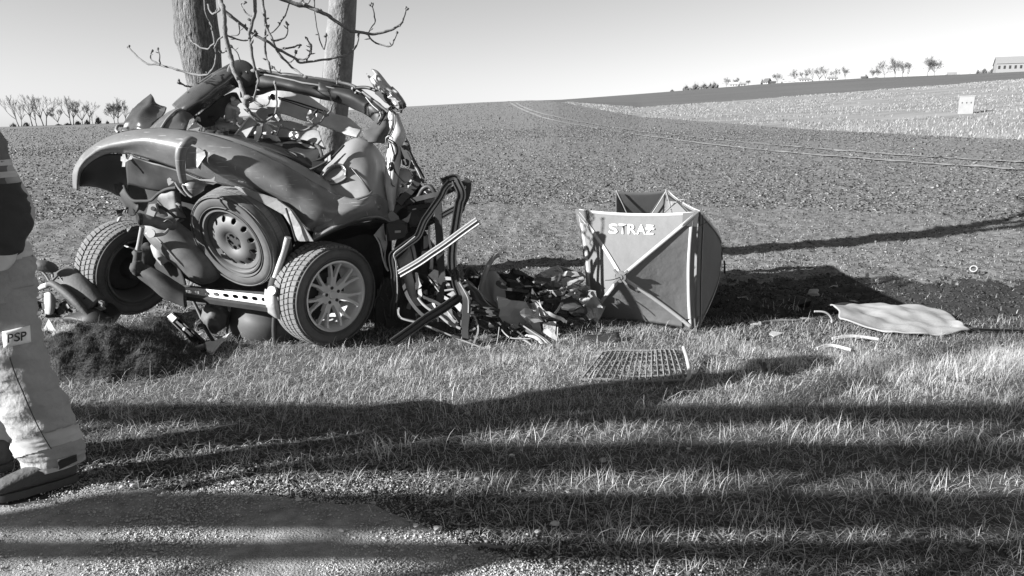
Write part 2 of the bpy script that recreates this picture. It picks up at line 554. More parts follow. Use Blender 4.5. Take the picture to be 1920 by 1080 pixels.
M_grass = mat('grass_blades', 0.035, 0.7, attr='shade', attr_hi=0.80, spec=0.2)
def add_translucency(m, f):              # light shines through thin blades and cloth
    nt = m.node_tree; b = nt.nodes['Principled BSDF']; out = nt.nodes['Material Output']
    tr = nt.nodes.new('ShaderNodeBsdfTranslucent'); mx = nt.nodes.new('ShaderNodeMixShader'); mx.inputs[0].default_value = f
    if b.inputs['Base Color'].links: nt.links.new(b.inputs['Base Color'].links[0].from_socket, tr.inputs['Color'])
    nt.links.new(b.outputs[0], mx.inputs[1]); nt.links.new(tr.outputs[0], mx.inputs[2]); nt.links.new(mx.outputs[0], out.inputs['Surface'])
add_translucency(M_grass, .35)
def noise2(xy, s, seed):
    return np.array([noise.noise((x * s, y * s, seed)) for x, y in xy])

def scatter(n, x0, x1, y0, y1, ybias=1.0):
    x = rng.uniform(x0, x1, n); y = y0 + (y1 - y0) * rng.uniform(0, 1, n) ** ybias
    return np.stack([x, y], 1)
def in_view(xy, pad=0.25):
    return np.abs(xy[:, 0]) < xy[:, 1] * 0.70 + pad

N = 640000
xy = scatter(N, -5.4, 6.2, 1.9, 5.45, 1.25)
xy = xy[in_view(xy, .9)]
dens = noise2(xy, 1.7, 2.0) * 0.9 + noise2(xy, 6.0, 8.0) * 0.9 + 0.16
ed = np.array([redge(x) for x in xy[:, 0]])
dd = xy[:, 1] - ed
bare = np.clip((dd - 0.02) / np.where(xy[:, 0] < -.1, .75, .35), 0, 1) ** 1.3
keep = (rng.uniform(0, 1, len(xy)) < np.clip(0.40 + dens, 0.03, 1.0) * np.clip(bare * 1.2, 0, 1)) & (dd > 0)
# thinner at the field edge and under the wreck
keep &= rng.uniform(0, 1, len(xy)) < np.clip((5.45 - xy[:, 1]) / 0.7, 0, 1)
keep &= ~((np.hypot((xy[:, 0] + 2.35) / .62, (xy[:, 1] - 4.35) / .40) < 1))
keep &= ~((xy[:, 0] > -2.6) & (xy[:, 0] < 0.2) & (xy[:, 1] > 4.85) & (rng.uniform(0, 1, len(xy)) < .8))
xy = xy[keep]
big = np.clip(noise2(xy, 1.3, 12.0) * 1.4 + 0.5 + (noise2(xy, 4.5, 5.0)) * 0.9, 0, 1)
right = np.clip((xy[:, 0] + 0.5) / 2.5, 0, 1)
L = (0.012 + 0.039 * big * rng.uniform(0.4, 1.4, len(xy))) * (0.85 + 0.35 * right)
W = rng.uniform(0.0008, 0.0022, len(xy))
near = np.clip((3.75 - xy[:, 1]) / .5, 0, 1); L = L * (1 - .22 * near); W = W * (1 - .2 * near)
dry_and_sunlit = noise2(xy, 0.8, 33.0) * 0.5 + 0.36 + .55 * np.exp(-((xy[:, 1] - 4.42) / .33) ** 2) + .6 * np.clip((xy[:, 0] - 1.6) / .8, 0, 1) * np.exp(-((xy[:, 1] - 4.3) / .5) ** 2) - .22 * np.clip((3.7 - xy[:, 1]) / .6, 0, 1)  # sunlit strips put into the colour: more pale blades there
sh = np.where(rng.uniform(0, 1, len(xy)) < dry_and_sunlit, rng.uniform(0.45, 1.0, len(xy)), rng.uniform(0.0, 0.3, len(xy)))
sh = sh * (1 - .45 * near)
hd = rng.uniform(0, 2 * np.pi, len(xy)) * 0.85 + noise2(xy, 1.1, 50.0) * 7
lean = np.clip(1.45 + noise2(xy, 2.4, 61.0) * 1.8, .7, 2.4)
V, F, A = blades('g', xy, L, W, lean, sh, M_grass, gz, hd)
# lying straw
n2 = 70000
xy2 = scatter(n2, -4.2, 4.2, 1.95, 5.6, 1.1); xy2 = xy2[in_view(xy2)]
ed2 = np.array([redge(x) for x in xy2[:, 0]]); d2 = xy2[:, 1] - ed2
xy2 = xy2[(d2 > -.03) & (rng.uniform(0, 1, len(xy2)) < np.clip(.15 + d2 * 3, 0, 1))]
V2, F2, A2 = blades('g2', xy2, rng.uniform(0.04, 0.13, len(xy2)), rng.uniform(0.0010, 0.0030, len(xy2)), 2.4, rng.uniform(.15, .9, len(xy2)), M_grass, lambda x, y: gz(x, y) + 0.008)
F = np.concatenate([F, F2 + len(V)]); V = np.concatenate([V, V2]); A = np.concatenate([A, A2])
gr = from_np('verge_grass', V, F, M_grass, None, False, A)
tag(gr, 'matted short grass and dry straw covering the roadside verge', 'grass', kind='stuff')

# long tufts
cent = []
for (u, v, n, L0) in [(1470, 690, 90, .16), (1800, 700, 260, .17), (1880, 690, 260, .18), (1700, 705, 160, .13), (1380, 700, 90, .13), (1250, 780, 60, .12), (890, 770, 90, .12), (545, 765, 60, .11), (740, 690, 150, .10), (640, 690, 150, .10), (850, 700, 100, .10),
                      (430, 640, 60, .10), (780, 640, 60, .1), (900, 650, 60, .1), (1560, 800, 80, .13), (1500, 820, 80, .13), (1320, 900, 80, .12), (1750, 930, 90, .12), (1650, 690, 80, .14), (1900, 770, 120, .14), (960, 830, 60, .12), (720, 850, 70, .12), (470, 870, 50, .1),
                      (1100, 900, 60, .12), (1160, 990, 60, .12), (1420, 980, 60, .1), (1850, 850, 90, .13), (1600, 740, 60, .15), (1480, 580, 25, .12), (1560, 640, 30, .1), (330, 700, 60, .1), (250, 780, 50, .1), (180, 720, 60, .12)]:
    p = G(u, v)
    for _ in range(n): cent.append((p.x + rng.normal(0, .09), p.y + rng.normal(0, .07), L0 * rng.uniform(.5, 1.25)))
cent = np.array(cent)
V, F, A = blades('t', cent[:, :2], cent[:, 2], rng.uniform(.0016, .0036, len(cent)), 1.45, rng.uniform(.45, 1, len(cent)), M_grass, gz, seg=4)
tag(from_np('long_grass', V, F, M_grass, None, False, A), 'longer pale tufts standing up out of the verge', 'grass', kind='stuff')

# winter crop shoots, straw bits and clods over the field
M_clod = mat('clods_and_stubble', 0.045, 0.95, attr='shade', attr_hi=0.29, spec=0.1)
def chips(n, r0, r1, smin, smax, yb=5.0):
    a = rng.uniform(-0.66, 0.66, n); r = r0 * (r1 / r0) ** rng.uniform(0, 1, n)
    x, y = r * np.sin(a), r * np.cos(a)
    k = (y > yb + rng.uniform(-.25, .25, n)) & (r < np.array([bound(T0, q)[0] for q in a]) - .5)
    a, r, x, y = a[k], r[k], x[k], y[k]; n = len(x)
    z = np.array([terrain(px, py) + field_z(px, py) for px, py in zip(x, y)])
    s = rng.uniform(smin, smax, n) * (0.75 + r / r1 * 1.1)
    base = rng.normal(0, 1, (n, 4, 3)); base[:, :, 2] *= 0.45
    V = base * s[:, None, None] * 0.55
    V[:, :, 0] += x[:, None]; V[:, :, 1] += y[:, None]; V[:, :, 2] += z[:, None] + s[:, None] * .25
    tri = np.array([(0, 1, 2), (0, 2, 3), (0, 3, 1), (1, 3, 2)], np.int32)
    F = (tri[None] + (np.arange(n) * 4)[:, None, None]).reshape(-1, 3)
    sh = np.where(rng.uniform(0, 1, n) < .42, rng.uniform(.3, 1, n), rng.uniform(0, .35, n))
    sh = np.where(darkened(x, y) > rng.uniform(.0, .9, n), sh * .12, sh)
    return V.reshape(-1, 3), F, np.repeat(sh, 4)
Vc, Fc, Ac = chips(125000, 4.8, 26, 0.007, 0.023)
V3, F3, A3 = chips(50000, 14, 52, 0.03, 0.055)
V4, F4, A4 = chips(45000, 40, 135, 0.045, 0.10)
F3 = np.concatenate([F3, F4 + len(V3)]); V3 = np.concatenate([V3, V4]); A3 = np.concatenate([A3 * .9, .25 + A4 * .35])
Fc = np.concatenate([Fc, F3 + len(Vc)]); Vc = np.concatenate([Vc, V3]); Ac = np.concatenate([Ac, A3])
tag(from_np('field_clods', Vc, Fc, M_clod, None, False, Ac), 'small clods and stubble strewn all over the bare field', 'clods', kind='stuff')
n = 70000
a = rng.uniform(-0.66, 0.66, n); r = 4.9 * (20 / 4.9) ** rng.uniform(0, 1, n)
xyf = np.stack([r * np.sin(a), r * np.cos(a)], 1); xyf = xyf[(xyf[:, 1] > 5.0) & (darkened(xyf[:, 0], xyf[:, 1]) < rng.uniform(.3, 1.3, len(xyf)))]
V, F, A = blades('s', xyf, rng.uniform(.015, .05, len(xyf)), rng.uniform(.002, .006, len(xyf)), 1.3, np.clip(rng.normal(.35, .3, len(xyf)), 0, 1), M_grass, lambda x, y: terrain(x, y) + field_z(x, y), seg=2)
tag(from_np('crop_shoots', V, F, mat('crop_leaves', 0.05, 0.7, attr='shade', attr_hi=0.45, spec=0.2), None, False, A), 'tiny crop shoots and straw lying on the field', 'shoots', kind='stuff')

# gravel of the shoulder
n = 105000
xg = rng.uniform(-2.6, 1.4, n); tg = rng.uniform(0, 1, n) * 1.0
eg = np.array([redge(x) for x in xg]); yg = eg - tg + .03
sp = rng.uniform(0, 1, n) < .16; yg = np.where(sp, eg + rng.gamma(1.3, .13, n), yg)     # strays out over the bare soil
k = (np.abs(xg) < yg * .72 + .2) & (yg > 1.95); xg, yg = xg[k], yg[k]; n = len(xg)
pd = np.array([noise.noise((x * 2.2, y * 2.2, 71)) for x, y in zip(xg, yg)])
k = rng.uniform(0, 1, n) < np.clip(.42 + pd * 1.5 + (2.75 - yg) * .7, .08, 1); xg, yg = xg[k], yg[k]; n = len(xg)
oc = np.array([(1, 0, 0), (0, 1, 0), (-1, 0, 0), (0, -1, 0), (0, 0, 1), (0, 0, -1), ], float)
sz = rng.gamma(2.4, .0009, n) + .0011
V = oc[None] * rng.uniform(.6, 1.25, (n, 6, 1)) * sz[:, None, None] + rng.normal(0, .15, (n, 6, 3)) * sz[:, None, None]
V[:, :, 2] *= .75
V[:, :, 0] += xg[:, None]; V[:, :, 1] += yg[:, None]; V[:, :, 2] += np.array([road_z(x, y) for x, y in zip(xg, yg)])[:, None] + .002
tri = np.array([(0, 1, 4), (1, 2, 4), (2, 3, 4), (3, 0, 4), (1, 0, 5), (2, 1, 5), (3, 2, 5), (0, 3, 5)], np.int32)
F = (tri[None] + (np.arange(n) * 6)[:, None, None]).reshape(-1, 3)
tag(from_np('gravel', V.reshape(-1, 3), F, mat('gravel_stone', 0.22, 0.85, attr='shade', attr_hi=0.48), None, False, np.repeat(rng.uniform(0, 1, n), 8)), 'loose gravel pressed into the dusty road shoulder', 'gravel', kind='stuff')

# crumbs of earth and bits of straw on the bare strip between road and grass
n = 26000
xs2 = rng.uniform(-2.6, 1.8, n); ys2 = np.array([redge(x) for x in xs2]) + rng.gamma(1.6, .22, n)
base_ = rng.normal(0, 1, (n, 4, 3)); base_[:, :, 2] *= .5
V = base_ * (rng.gamma(2.2, .0016, n) + .0015)[:, None, None]
V[:, :, 0] += xs2[:, None]; V[:, :, 1] += ys2[:, None]; V[:, :, 2] += np.array([gz(x, y) for x, y in zip(xs2, ys2)])[:, None] + .002
tri = np.array([(0, 1, 2), (0, 2, 3), (0, 3, 1), (1, 3, 2)], np.int32)
F = (tri[None] + (np.arange(n) * 4)[:, None, None]).reshape(-1, 3)
tag(from_np('soil_crumbs', V.reshape(-1, 3), F, M_clod, None, False, np.repeat(rng.uniform(0, 1, n) ** 2, 4)), 'crumbs of earth on the bare strip beside the road', 'soil crumbs', kind='stuff')
# ================================================================ TREES
M_bark = mat('ash_bark', 0.13, 0.9, nscale=14, namt=0.7, bump=1.0, bscale=20, bdist=.06, stretch=(3.0, 3.0, 0.8))
M_bark2 = mat('smooth_ash_bark', 0.15, 0.85, nscale=10, namt=0.45, bump=0.8, bscale=30, bdist=.025, stretch=(1.2, 1.2, 0.8))
M_twig = mat('twig_bark', 0.13, 0.8, nscale=60, namt=0.3, bump=0.4, bscale=200)

def trunk_mesh(name, pts, rr, m, parent, n=28, amp=0.05, knots=(), rough_=0.0):
    pts = spline(pts, 10); rr = rads(rr, len(pts))
    bm = bmesh.new(); rings = sweep_bm(bm, pts, rr, CIRC(n), up=Vector((0, -1, 0)))
    for i, ring in enumerate(rings):
        c = pts[i]
        for v in ring:
            d = v.co - c
            q = Vector((v.co.x * 14, v.co.y * 14, v.co.z * 3.2))
            k = 1 + amp * noise.noise(q) + amp * .7 * noise.noise(q * 2.3) + amp * 1.2 * noise.noise(v.co * 2.2)
            for (kz, ka, ks, kr) in knots:
                dz = (c.z - kz) / ks
                if abs(dz) < 2.5: k += kr * math.exp(-dz * dz) * max(0, math.cos(math.atan2(d.y, d.x) - ka)) ** 2
            v.co = c + d * k
    bmesh.ops.recalc_face_normals(bm, faces=bm.faces)
    return from_bm(name, bm, m, parent, True)

def grow(bm, p, d, L, r, depth, rnd, spread=0.55, drop=0.0, nchild=(2, 3), minr=0.0035, tip=None):
    k = 4
    pts = [p.copy()]; q = p.copy(); dd = d.copy()
    for i in range(k):
        dd = (dd + Vector((rnd.uniform(-1, 1), rnd.uniform(-1, 1), rnd.uniform(-.5, 1) - drop)) * 0.16).normalized()
        q = q + dd * (L / k); pts.append(q.copy())
    rr = [r * (1 - 0.45 * i / k) for i in range(k + 1)]
    sweep_bm(bm, pts, rr, CIRC(6 if r > .02 else (4 if r > .006 else 3)), up=Vector((0.3, -1, 0.1)))
    if depth == 0: return
    for c in range(rnd.randint(*nchild)):
        j = rnd.randint(2, k)
        a = (pts[j] - pts[j - 1]).normalized()
        s = Vector((rnd.uniform(-1, 1), rnd.uniform(-1, 1), rnd.uniform(-.6, 1) - drop)).normalized()
        nd = (a + s * spread * rnd.uniform(.7, 1.3)).normalized()
        grow(bm, pts[j], nd, L * rnd.uniform(.55, .8), max(rr[j] * rnd.uniform(.5, .72), minr), depth - 1, rnd, spread, drop, nchild, minr)

def crown(name, starts, m, parent, seed, depth=4, **kw):
    rnd = random.Random(seed); bm = bmesh.new()
    for (p, d, L, r) in starts: grow(bm, Vector(p), Vector(d).normalized(), L, r, depth, rnd, **kw)
    bmesh.ops.recalc_face_normals(bm, faces=bm.faces)
    return from_bm(name, bm, m, parent, True)

# --- the two trees that the wreck leans against
b1 = P(392, 600, 6.7); b1.z = 0
t1 = top('ash_tree', 'thick rough barked bare tree behind the left side of the wreck', 'tree', b1)
c1 = [P(400, 640, 6.7), P(392, 420, 6.7), P(386, 240, 6.7), P(384, 160, 6.7), P(372, 70, 6.7), P(362, -20, 6.7), P(352, -160, 6.7), P(335, -420, 6.8)]
c1[0].z = -0.1
trunk_mesh('trunk', c1, [.30, .21, .155, .150, .178, .172, .165, .16], M_bark, t1, 40, .035, [(P(340, 72, 6.7).z, math.pi, .10, .16), (P(355, 120, 6.7).z, -2.0, .06, .08)])
tp = c1[-1]
crown('crown', [(tp, (-.5, .1, 1), 1.9, .11), (tp, (.5, -.1, 1), 1.8, .10), (tp, (.05, .6, 1), 1.7, .08), (tp - Vector((0, 0, .5)), (-.9, -.4, .7), 1.2, .05)], M_twig, t1, 3, 5, spread=.6)
b2 = P(625, 600, 7.0); b2.z = 0
t2 = top('ash_tree', 'slimmer smooth barked tree rising out of the middle of the wreck', 'tree', b2)
c2 = [P(612, 640, 7.0), P(616, 420, 7.0), P(620, 270, 7.0), P(629, 180, 7.0), P(637, 90, 7.0), P(643, 0, 7.0), P(648, -140, 7.0), P(660, -420, 7.1)]
c2[0].z = -0.1
trunk_mesh('trunk', c2, [.22, .155, .132, .130, .127, .124, .12, .11], M_bark2, t2, 36, .02, [(P(620, 235, 7).z, -1.8, .10, .10), (P(637, 70, 7).z, -2.2, .04, .05), (P(637, 15, 7).z, -2.2, .04, .05)])
tp = c2[-1]
crown('crown', [(tp, (-.5, .1, 1), 1.6, .085), (tp, (.5, -.2, 1), 1.6, .08), (tp, (.05, .6, 1), 1.4, .06), (tp - Vector((0, 0, .4)), (.9, -.5, .7), 1.0, .04)], M_twig, t2, 5, 5, spread=.6)

# --- hanging twigs, each followed from the photograph at its own distance
def buds(bm, p, d, r, rnd):
    for k in range(rnd.randint(3, 5)):
        dd = (d + Vector((rnd.uniform(-1, 1), rnd.uniform(-1, 1), rnd.uniform(-1, 1))) * (.9 if k else .1)).normalized()
        L = rnd.uniform(1.6, 2.8) * r
        sweep_bm(bm, [p, p + dd * L * .5, p + dd * L, p + dd * L * 1.35], [r * .5, r * 1.0, r * .8, r * .1], CIRC(5))
def twig(name, pts, Y, r0, r1, parent, ends=(False, True), seed=1):
    rnd = random.Random(seed)
    n = len(pts)
    Ys = Y if isinstance(Y, (list, tuple)) else (Y, Y)
    w = [P(u, v, Ys[0] + (Ys[1] - Ys[0]) * i / (n - 1) + rnd.uniform(-.03, .03)) for i, (u, v) in enumerate(pts)]
    w = spline(w, 6)
    w = [crump(p, .006, 22, seed) for p in w]
    rr = rads([r0, r1], len(w))
    # leaf scars and knots along the twig
    rr = [x * (1.25 if (i % 7 == 3) else 1.0) for i, x in enumerate(rr)]
    bm = bmesh.new(); sweep_bm(bm, w, rr, CIRC(8))
    if ends[1]: buds(bm, w[-1], (w[-1] - w[-2]).normalized(), max(r1 * 1.5, .008), rnd)
    if ends[0]: buds(bm, w[0], (w[0] - w[1]).normalized(), max(r1 * 1.5, .008), rnd)
    for _ in range(max(1, n // 3)):
        i = rnd.randint(3, len(w) - 4); d = Vector((rnd.uniform(-1, 1), -.3, rnd.uniform(-.2, 1))).normalized()
        L = rnd.uniform(.01, .03); sweep_bm(bm, [w[i], w[i] + d * L, w[i] + d * L * 1.5], [rr[i] * .6, rr[i] * .8, rr[i] * .2], CIRC(5))
    bmesh.ops.recalc_face_normals(bm, faces=bm.faces)
    return from_bm(name, bm, M_twig, parent, True)

s1 = [(409, -70), (412, 0), (419, 19), (422, 62), (433, 106), (437, 131), (450, 156), (459, 184)]
tw = [
 (s1, (4.75, 4.55), .0160, .0125, (0, 1)),
 ([(459, 182), (462, 192), (466, 205), (489, 228), (506, 222), (516, 211), (518, 190), (517, 158)], (4.55, 4.6), .0085, .0055, (0, 1)),
 ([(474, -60), (478, 0), (476, 31), (468, 60), (470, 90), (477, 125), (481, 134)], (4.9, 4.8), .0125, .0085, (0, 1)),
 ([(481, 134), (484, 153), (482, 165), (476, 188), (486, 196), (494, 198), (502, 195), (505, 188)], (4.8, 4.7), .0075, .0045, (0, 1)),
 ([(476, 188), (464, 194)], (4.7, 4.6), .006, .005, (0, 1)),
 ([(419, 19), (447, 41), (472, 62), (500, 78), (525, 94), (553, 109), (562, 117), (600, 114), (631, 108), (656, 100), (669, 84), (673, 66)], (4.8, 5.3), .0100, .0055, (0, 1)),
 ([(488, -60), (491, 0), (496, 30), (500, 53), (512, 78), (525, 103), (547, 125), (569, 142)], (5.0, 5.0), .0120, .0060, (0, 1)),
 ([(492, 20), (497, 45), (497, 72), (498, 103), (503, 118), (509, 136)], (5.1, 5.1), .0095, .0070, (0, 0)),
 ([(505, -14), (531, 0), (575, 12), (598, 21), (619, 31), (644, 50), (660, 58), (678, 61), (703, 64), (734, 56), (750, 46), (756, 37), (761, 18)], (4.7, 5.1), .0130, .0062, (0, 1)),
 ([(689, 62), (697, 50), (703, 41), (701, 28), (698, 12)], (5.0, 4.9), .0058, .0045, (0, 1)),
 ([(689, 64), (697, 75), (709, 82), (731, 86), (739, 76), (744, 64)], (5.0, 5.1), .0058, .0042, (0, 1)),
 ([(381, -40), (384, 0), (387, 25), (398, 50), (403, 81), (406, 109), (400, 128), (384, 141), (350, 136), (325, 128), (300, 122), (278, 120), (259, 108), (241, 89)], (4.9, 5.5), .0095, .0055, (0, 1)),
 ([(300, 122), (284, 112), (282, 104), (284, 97)], (5.3, 5.3), .0052, .0045, (0, 1)),
 ([(300, 119), (299, 108), (297, 94)], (5.3, 5.3), .0050, .0040, (0, 1)),
 ([(403, 81), (387, 92), (369, 84), (358, 75), (355, 67)], (5.0, 5.2), .0055, .0045, (0, 1)),
 ([(422, 64), (444, 73), (466, 75), (478, 64)], (4.85, 4.9), .0055, .0040, (0, 1)),
 ([(421, 66), (408, 76), (402, 92)], (4.85, 4.9), .0055, .0045, (0, 0)),
 ([(546, -10), (540, 14), (531, 34), (523, 48), (512, 59), (494, 71)], (5.0, 5.0), .0070, .0045, (0, 0)),
 ([(589, -10), (591, 37), (600, 75), (609, 93), (612, 69)], (5.1, 5.1), .0048, .0036, (0, 1)),
 ([(512, 76), (531, 72), (539, 60), (538, 48)], (5.0, 5.0), .0065, .0045, (0, 1)),
 ([(525, 91), (542, 90), (554, 86), (562, 84)], (5.0, 5.0), .0065, .0050, (0, 1)),
 ([(553, 109), (570, 112), (578, 105), (582, 95), (584, 85), (577, 73)], (5.1, 5.1), .0062, .0045, (0, 1)),
 ([(575, 110), (582, 100), (583, 88)], (5.1, 5.0), .0062, .0060, (0, 1)),
 ([(617, 172), (620, 184), (623, 194), (619, 208), (609, 219), (600, 229), (589, 236), (567, 244), (553, 245), (539, 242), (514, 236), (489, 226)], (4.9, 4.6), .0055, .0052, (1, 0)),
 ([(466, 205), (470, 216), (482, 226), (489, 228)], (4.55, 4.58), .006, .006, (0, 0)),
 ([(589, 234), (584, 228), (580, 226)], (4.85, 4.85), .004, .004, (0, 1)),
 ([(638, 125), (636, 137), (633, 149), (632, 158)], (5.2, 5.1), .0045, .0045, (1, 0)),
 ([(583, -4), (577, 6), (566, 4)], (5, 5), .004, .004, (0, 1)),
 ([(389, 8), (397, 24), (405, 24), (414, 18)], (4.9, 4.8), .006, .005, (0, 1)),
 ([(447, 41), (448, 60), (444, 66), (434, 67)], (4.8, 4.8), .005, .004, (0, 0)),
 ([(478, 31), (466, 28), (456, 18), (453, 8), (457, 5)], (4.9, 4.9), .005, .004, (0, 1)),
 ([(410, 92), (414, 99), (420, 99), (423, 95)], (4.9, 4.9), .004, .003, (0, 1)),
 ([(437, 89), (445, 100), (450, 115)], (5.1, 5.1), .004, .004, (1, 0)),
 ([(532, 112), (540, 116), (550, 112), (553, 100)], (5.1, 5.1), .004, .004, (0, 1)),
 ([(336, 155), (348, 161), (362, 163)], (5.6, 5.9), .0055, .008, (1, 0)),
 ([(512, 128), (520, 134), (527, 137)], (5.1, 5.1), .004, .004, (1, 0)),
]
for i, (pts, Y, r0, r1, e) in enumerate(tw):
    twig('twig', pts, Y, r0, r1, t1 if i < 8 or i in (11, 12, 13, 14) else t2, e, i + 2)

# --- unseen trees and a trailer, added left of the frame to shade the verge
def bare_tree(name, label, base, H, r, seed, group, m=M_bark, depth=4, lean=0.0, cat='tree', trunkf=.62):
    rnd = random.Random(seed)
    t = top(name, label, cat, base, group)
    b = Vector(base)
    pts = [b + Vector((0, 0, -.1)), b + Vector((rnd.uniform(-.1, .1) + lean * .3, 0, H * trunkf * .5)), b + Vector((rnd.uniform(-.15, .15) + lean * .7, rnd.uniform(-.06, .06), H * trunkf))]
    bm = bmesh.new(); pp = spline(pts, 5); sweep_bm(bm, pp, rads([r * 1.25, r, r * .8], len(pp)), CIRC(12))
    bmesh.ops.recalc_face_normals(bm, faces=bm.faces)
    from_bm('trunk', bm, m, t, True)
    q = pts[-1]
    st = [(q, (rnd.uniform(-.6, .6), rnd.uniform(-.5, .5), 1), H * .26, r * .55) for _ in range(3)] + [(pts[1].lerp(q, .6), (rnd.choice((-1, 1)) * .8, rnd.uniform(-.6, .6), .8), H * .12, r * .3)]
    crown('crown', st, M_twig, t, seed + 99, depth, spread=.55)
    return t
for i, (x, y, H, r, lab) in enumerate([(-9.0, -5.0, 10, .09, 'unseen tree added for shade behind the trailer, nearest the photographer'), (-13.0, -3.4, 11, .10, 'second unseen tree added for shade close behind the trailer'),
        (-14.0, -5.6, 11, .14, 'unseen tree added for shade, set back from the row')]):
    bare_tree('shade_tree', lab, (x, y, 0), H, r, 40 + i, 'unseen trees added beside the road for shade', depth=4, trunkf=.40)

# --- unseen slatted trailer, added so its boards lay bands of shade over the verge
M_board = mat('shade_trailer_boards', .30, .8, nscale=8, namt=.3)
M_tyre0 = mat('shade_trailer_tyre', .03, .8)
TX0, TX1, TY0, TY1 = -13.0, -2.5, -1.9, 0.50
trailer = top('shade_trailer', 'unseen slatted trailer added left of the frame to shade the verge', 'trailer', ((TX0 + TX1) / 2, (TY0 + TY1) / 2, 0))
def tbox(name, x0, x1, y0, y1, z0, z1, m=M_board):
    bm = bmesh.new(); box_bm(bm, Matrix.Translation(((x0 + x1) / 2, (y0 + y1) / 2, (z0 + z1) / 2)), x1 - x0, y1 - y0, z1 - z0)
    return from_bm(name, bm, m, trailer, False)
tbox('floor', TX0, TX1, TY0 + .05, TY1 - .05, .62, .75)
tbox('end_wall', TX0, TX0 + .05, TY0, TY1, .62, 1.62)
tbox('skirt', TX0, TX1, TY1 - .04, TY1, .30, .62)
for y in (TY1 - .02, TY0):
    for z0, z1 in ((.76, 1.18), (1.20, 1.62), (1.80, 1.90), (2.00, 2.26), (2.46, 2.74), (3.00, 3.24)):
        if z0 < 1.7: tbox('board', TX0, TX1, y, y + .03, z0, z1)
        else:                         # upper boards left out so sunlight reaches the firefighter
            tbox('board', TX0, -7.68, y, y + .03, z0, z1); tbox('board', -6.72, -4.2 if z0 > 2.9 else (-3.4 if z0 > 2.4 else TX1), y, y + .03, z0, z1)
    for x in (-12.97, -10.2, -8.7, -7.71, -6.69, -4.2, -2.53):
        tbox('post', x - .035, x + .035, y - .04, y, .62, 3.24, M_tyre0)
for x in (-11.5, -10.3, -4.4):
    for y in (TY0 + .15, TY1 - .25):
        bm = bmesh.new(); lathe_bm(bm, [(0, -.1), (.42, -.1), (.46, -.07), (.46, .07), (.42, .1), (0, .1)], 28, frame_mat(Vector((x, y, .46)), Vector((0, 1, 0))))
        from_bm('wheel', bm, M_tyre0, trailer, True, angle=40)
tube('shade_trailer_drawbar', [Vector((TX0, -.7, .55)), Vector((TX0 - 1.2, -.7, .5))], .06, M_tyre0, trailer, raw=True, sub=2)
# ================================================================ THE WRECK
M_paint = mat('dark_car_paint', 0.085, 0.26, coat=0.8, metal=.2, dust=0.4, dust_col=0.30, bump=0.03, bscale=6, scratch=.5)
M_paint2 = mat('dusty_bumper_skin', 0.095, 0.30, coat=0.5, dust=0.5, dust_col=0.25, bump=0.15, bscale=4, scratch=.55)
M_panel = mat('bare_quarter_panel', 0.22, 0.38, coat=0.25, dust=0.4, dust_col=0.22, scratch=.3)
M_roof = mat('glossy_roof_paint', 0.035, 0.18, coat=0.8, dust=0.2, dust_col=0.12)
M_black = mat('black_plastic', 0.018, 0.5, dust=0.25, dust_col=0.09)
M_under = mat('underbody_dirt', 0.035, 0.8, nscale=9, namt=0.5, dust=0.4, dust_col=0.08)
M_rubber = mat('tyre_rubber', 0.045, 0.72, dust=0.6, dust_col=0.2)
M_tread = mat('dusty_tread', 0.10, 0.85, dust=0.7, dust_col=0.24)
M_alloy = mat('alloy_silver', 0.62, 0.4, metal=0.35, dust=0.35, dust_col=0.5)
M_steelrim = mat('painted_steel_rim', 0.11, 0.5, metal=0.2, dust=0.4, dust_col=0.16)
M_steel = mat('bare_steel', 0.40, 0.45, metal=0.4, dust=0.35, dust_col=0.3, bump=.3, bscale=30)
M_alu = mat('aluminium_trim', 0.27, 0.5, metal=0.3, dust=0.25, dust_col=0.4)
M_muff = mat('muffler_metal', 0.16, 0.6, metal=0.45, nscale=20, namt=0.3, dust=0.4, dust_col=0.12)
M_light = mat('pale_lining', 0.42, 0.85, nscale=7, namt=0.18, bump=.3, bscale=14)
M_white = mat('pale_foam_and_hole_plate', 0.48, 0.9, nscale=9, namt=0.2, bump=.5, bscale=20)
M_inner = mat('primed_inner_panel', 0.28, 0.55, nscale=5, namt=0.3, dust=0.3, dust_col=0.3)
M_cable = mat('black_cable', 0.015, 0.4)
M_fabric = mat('seat_leather', 0.045, 0.6, nscale=12, namt=0.2, dust=0.45, dust_col=0.15, bump=.2, bscale=60)
M_tank = mat('plastic_tank', 0.06, 0.55, dust=0.5, dust_col=0.12)

CARP = Vector((-1.9, 5.2, 0))
car = top('wrecked_car', 'rear half of a dark car torn open and resting against two trees', 'car wreck', CARP)

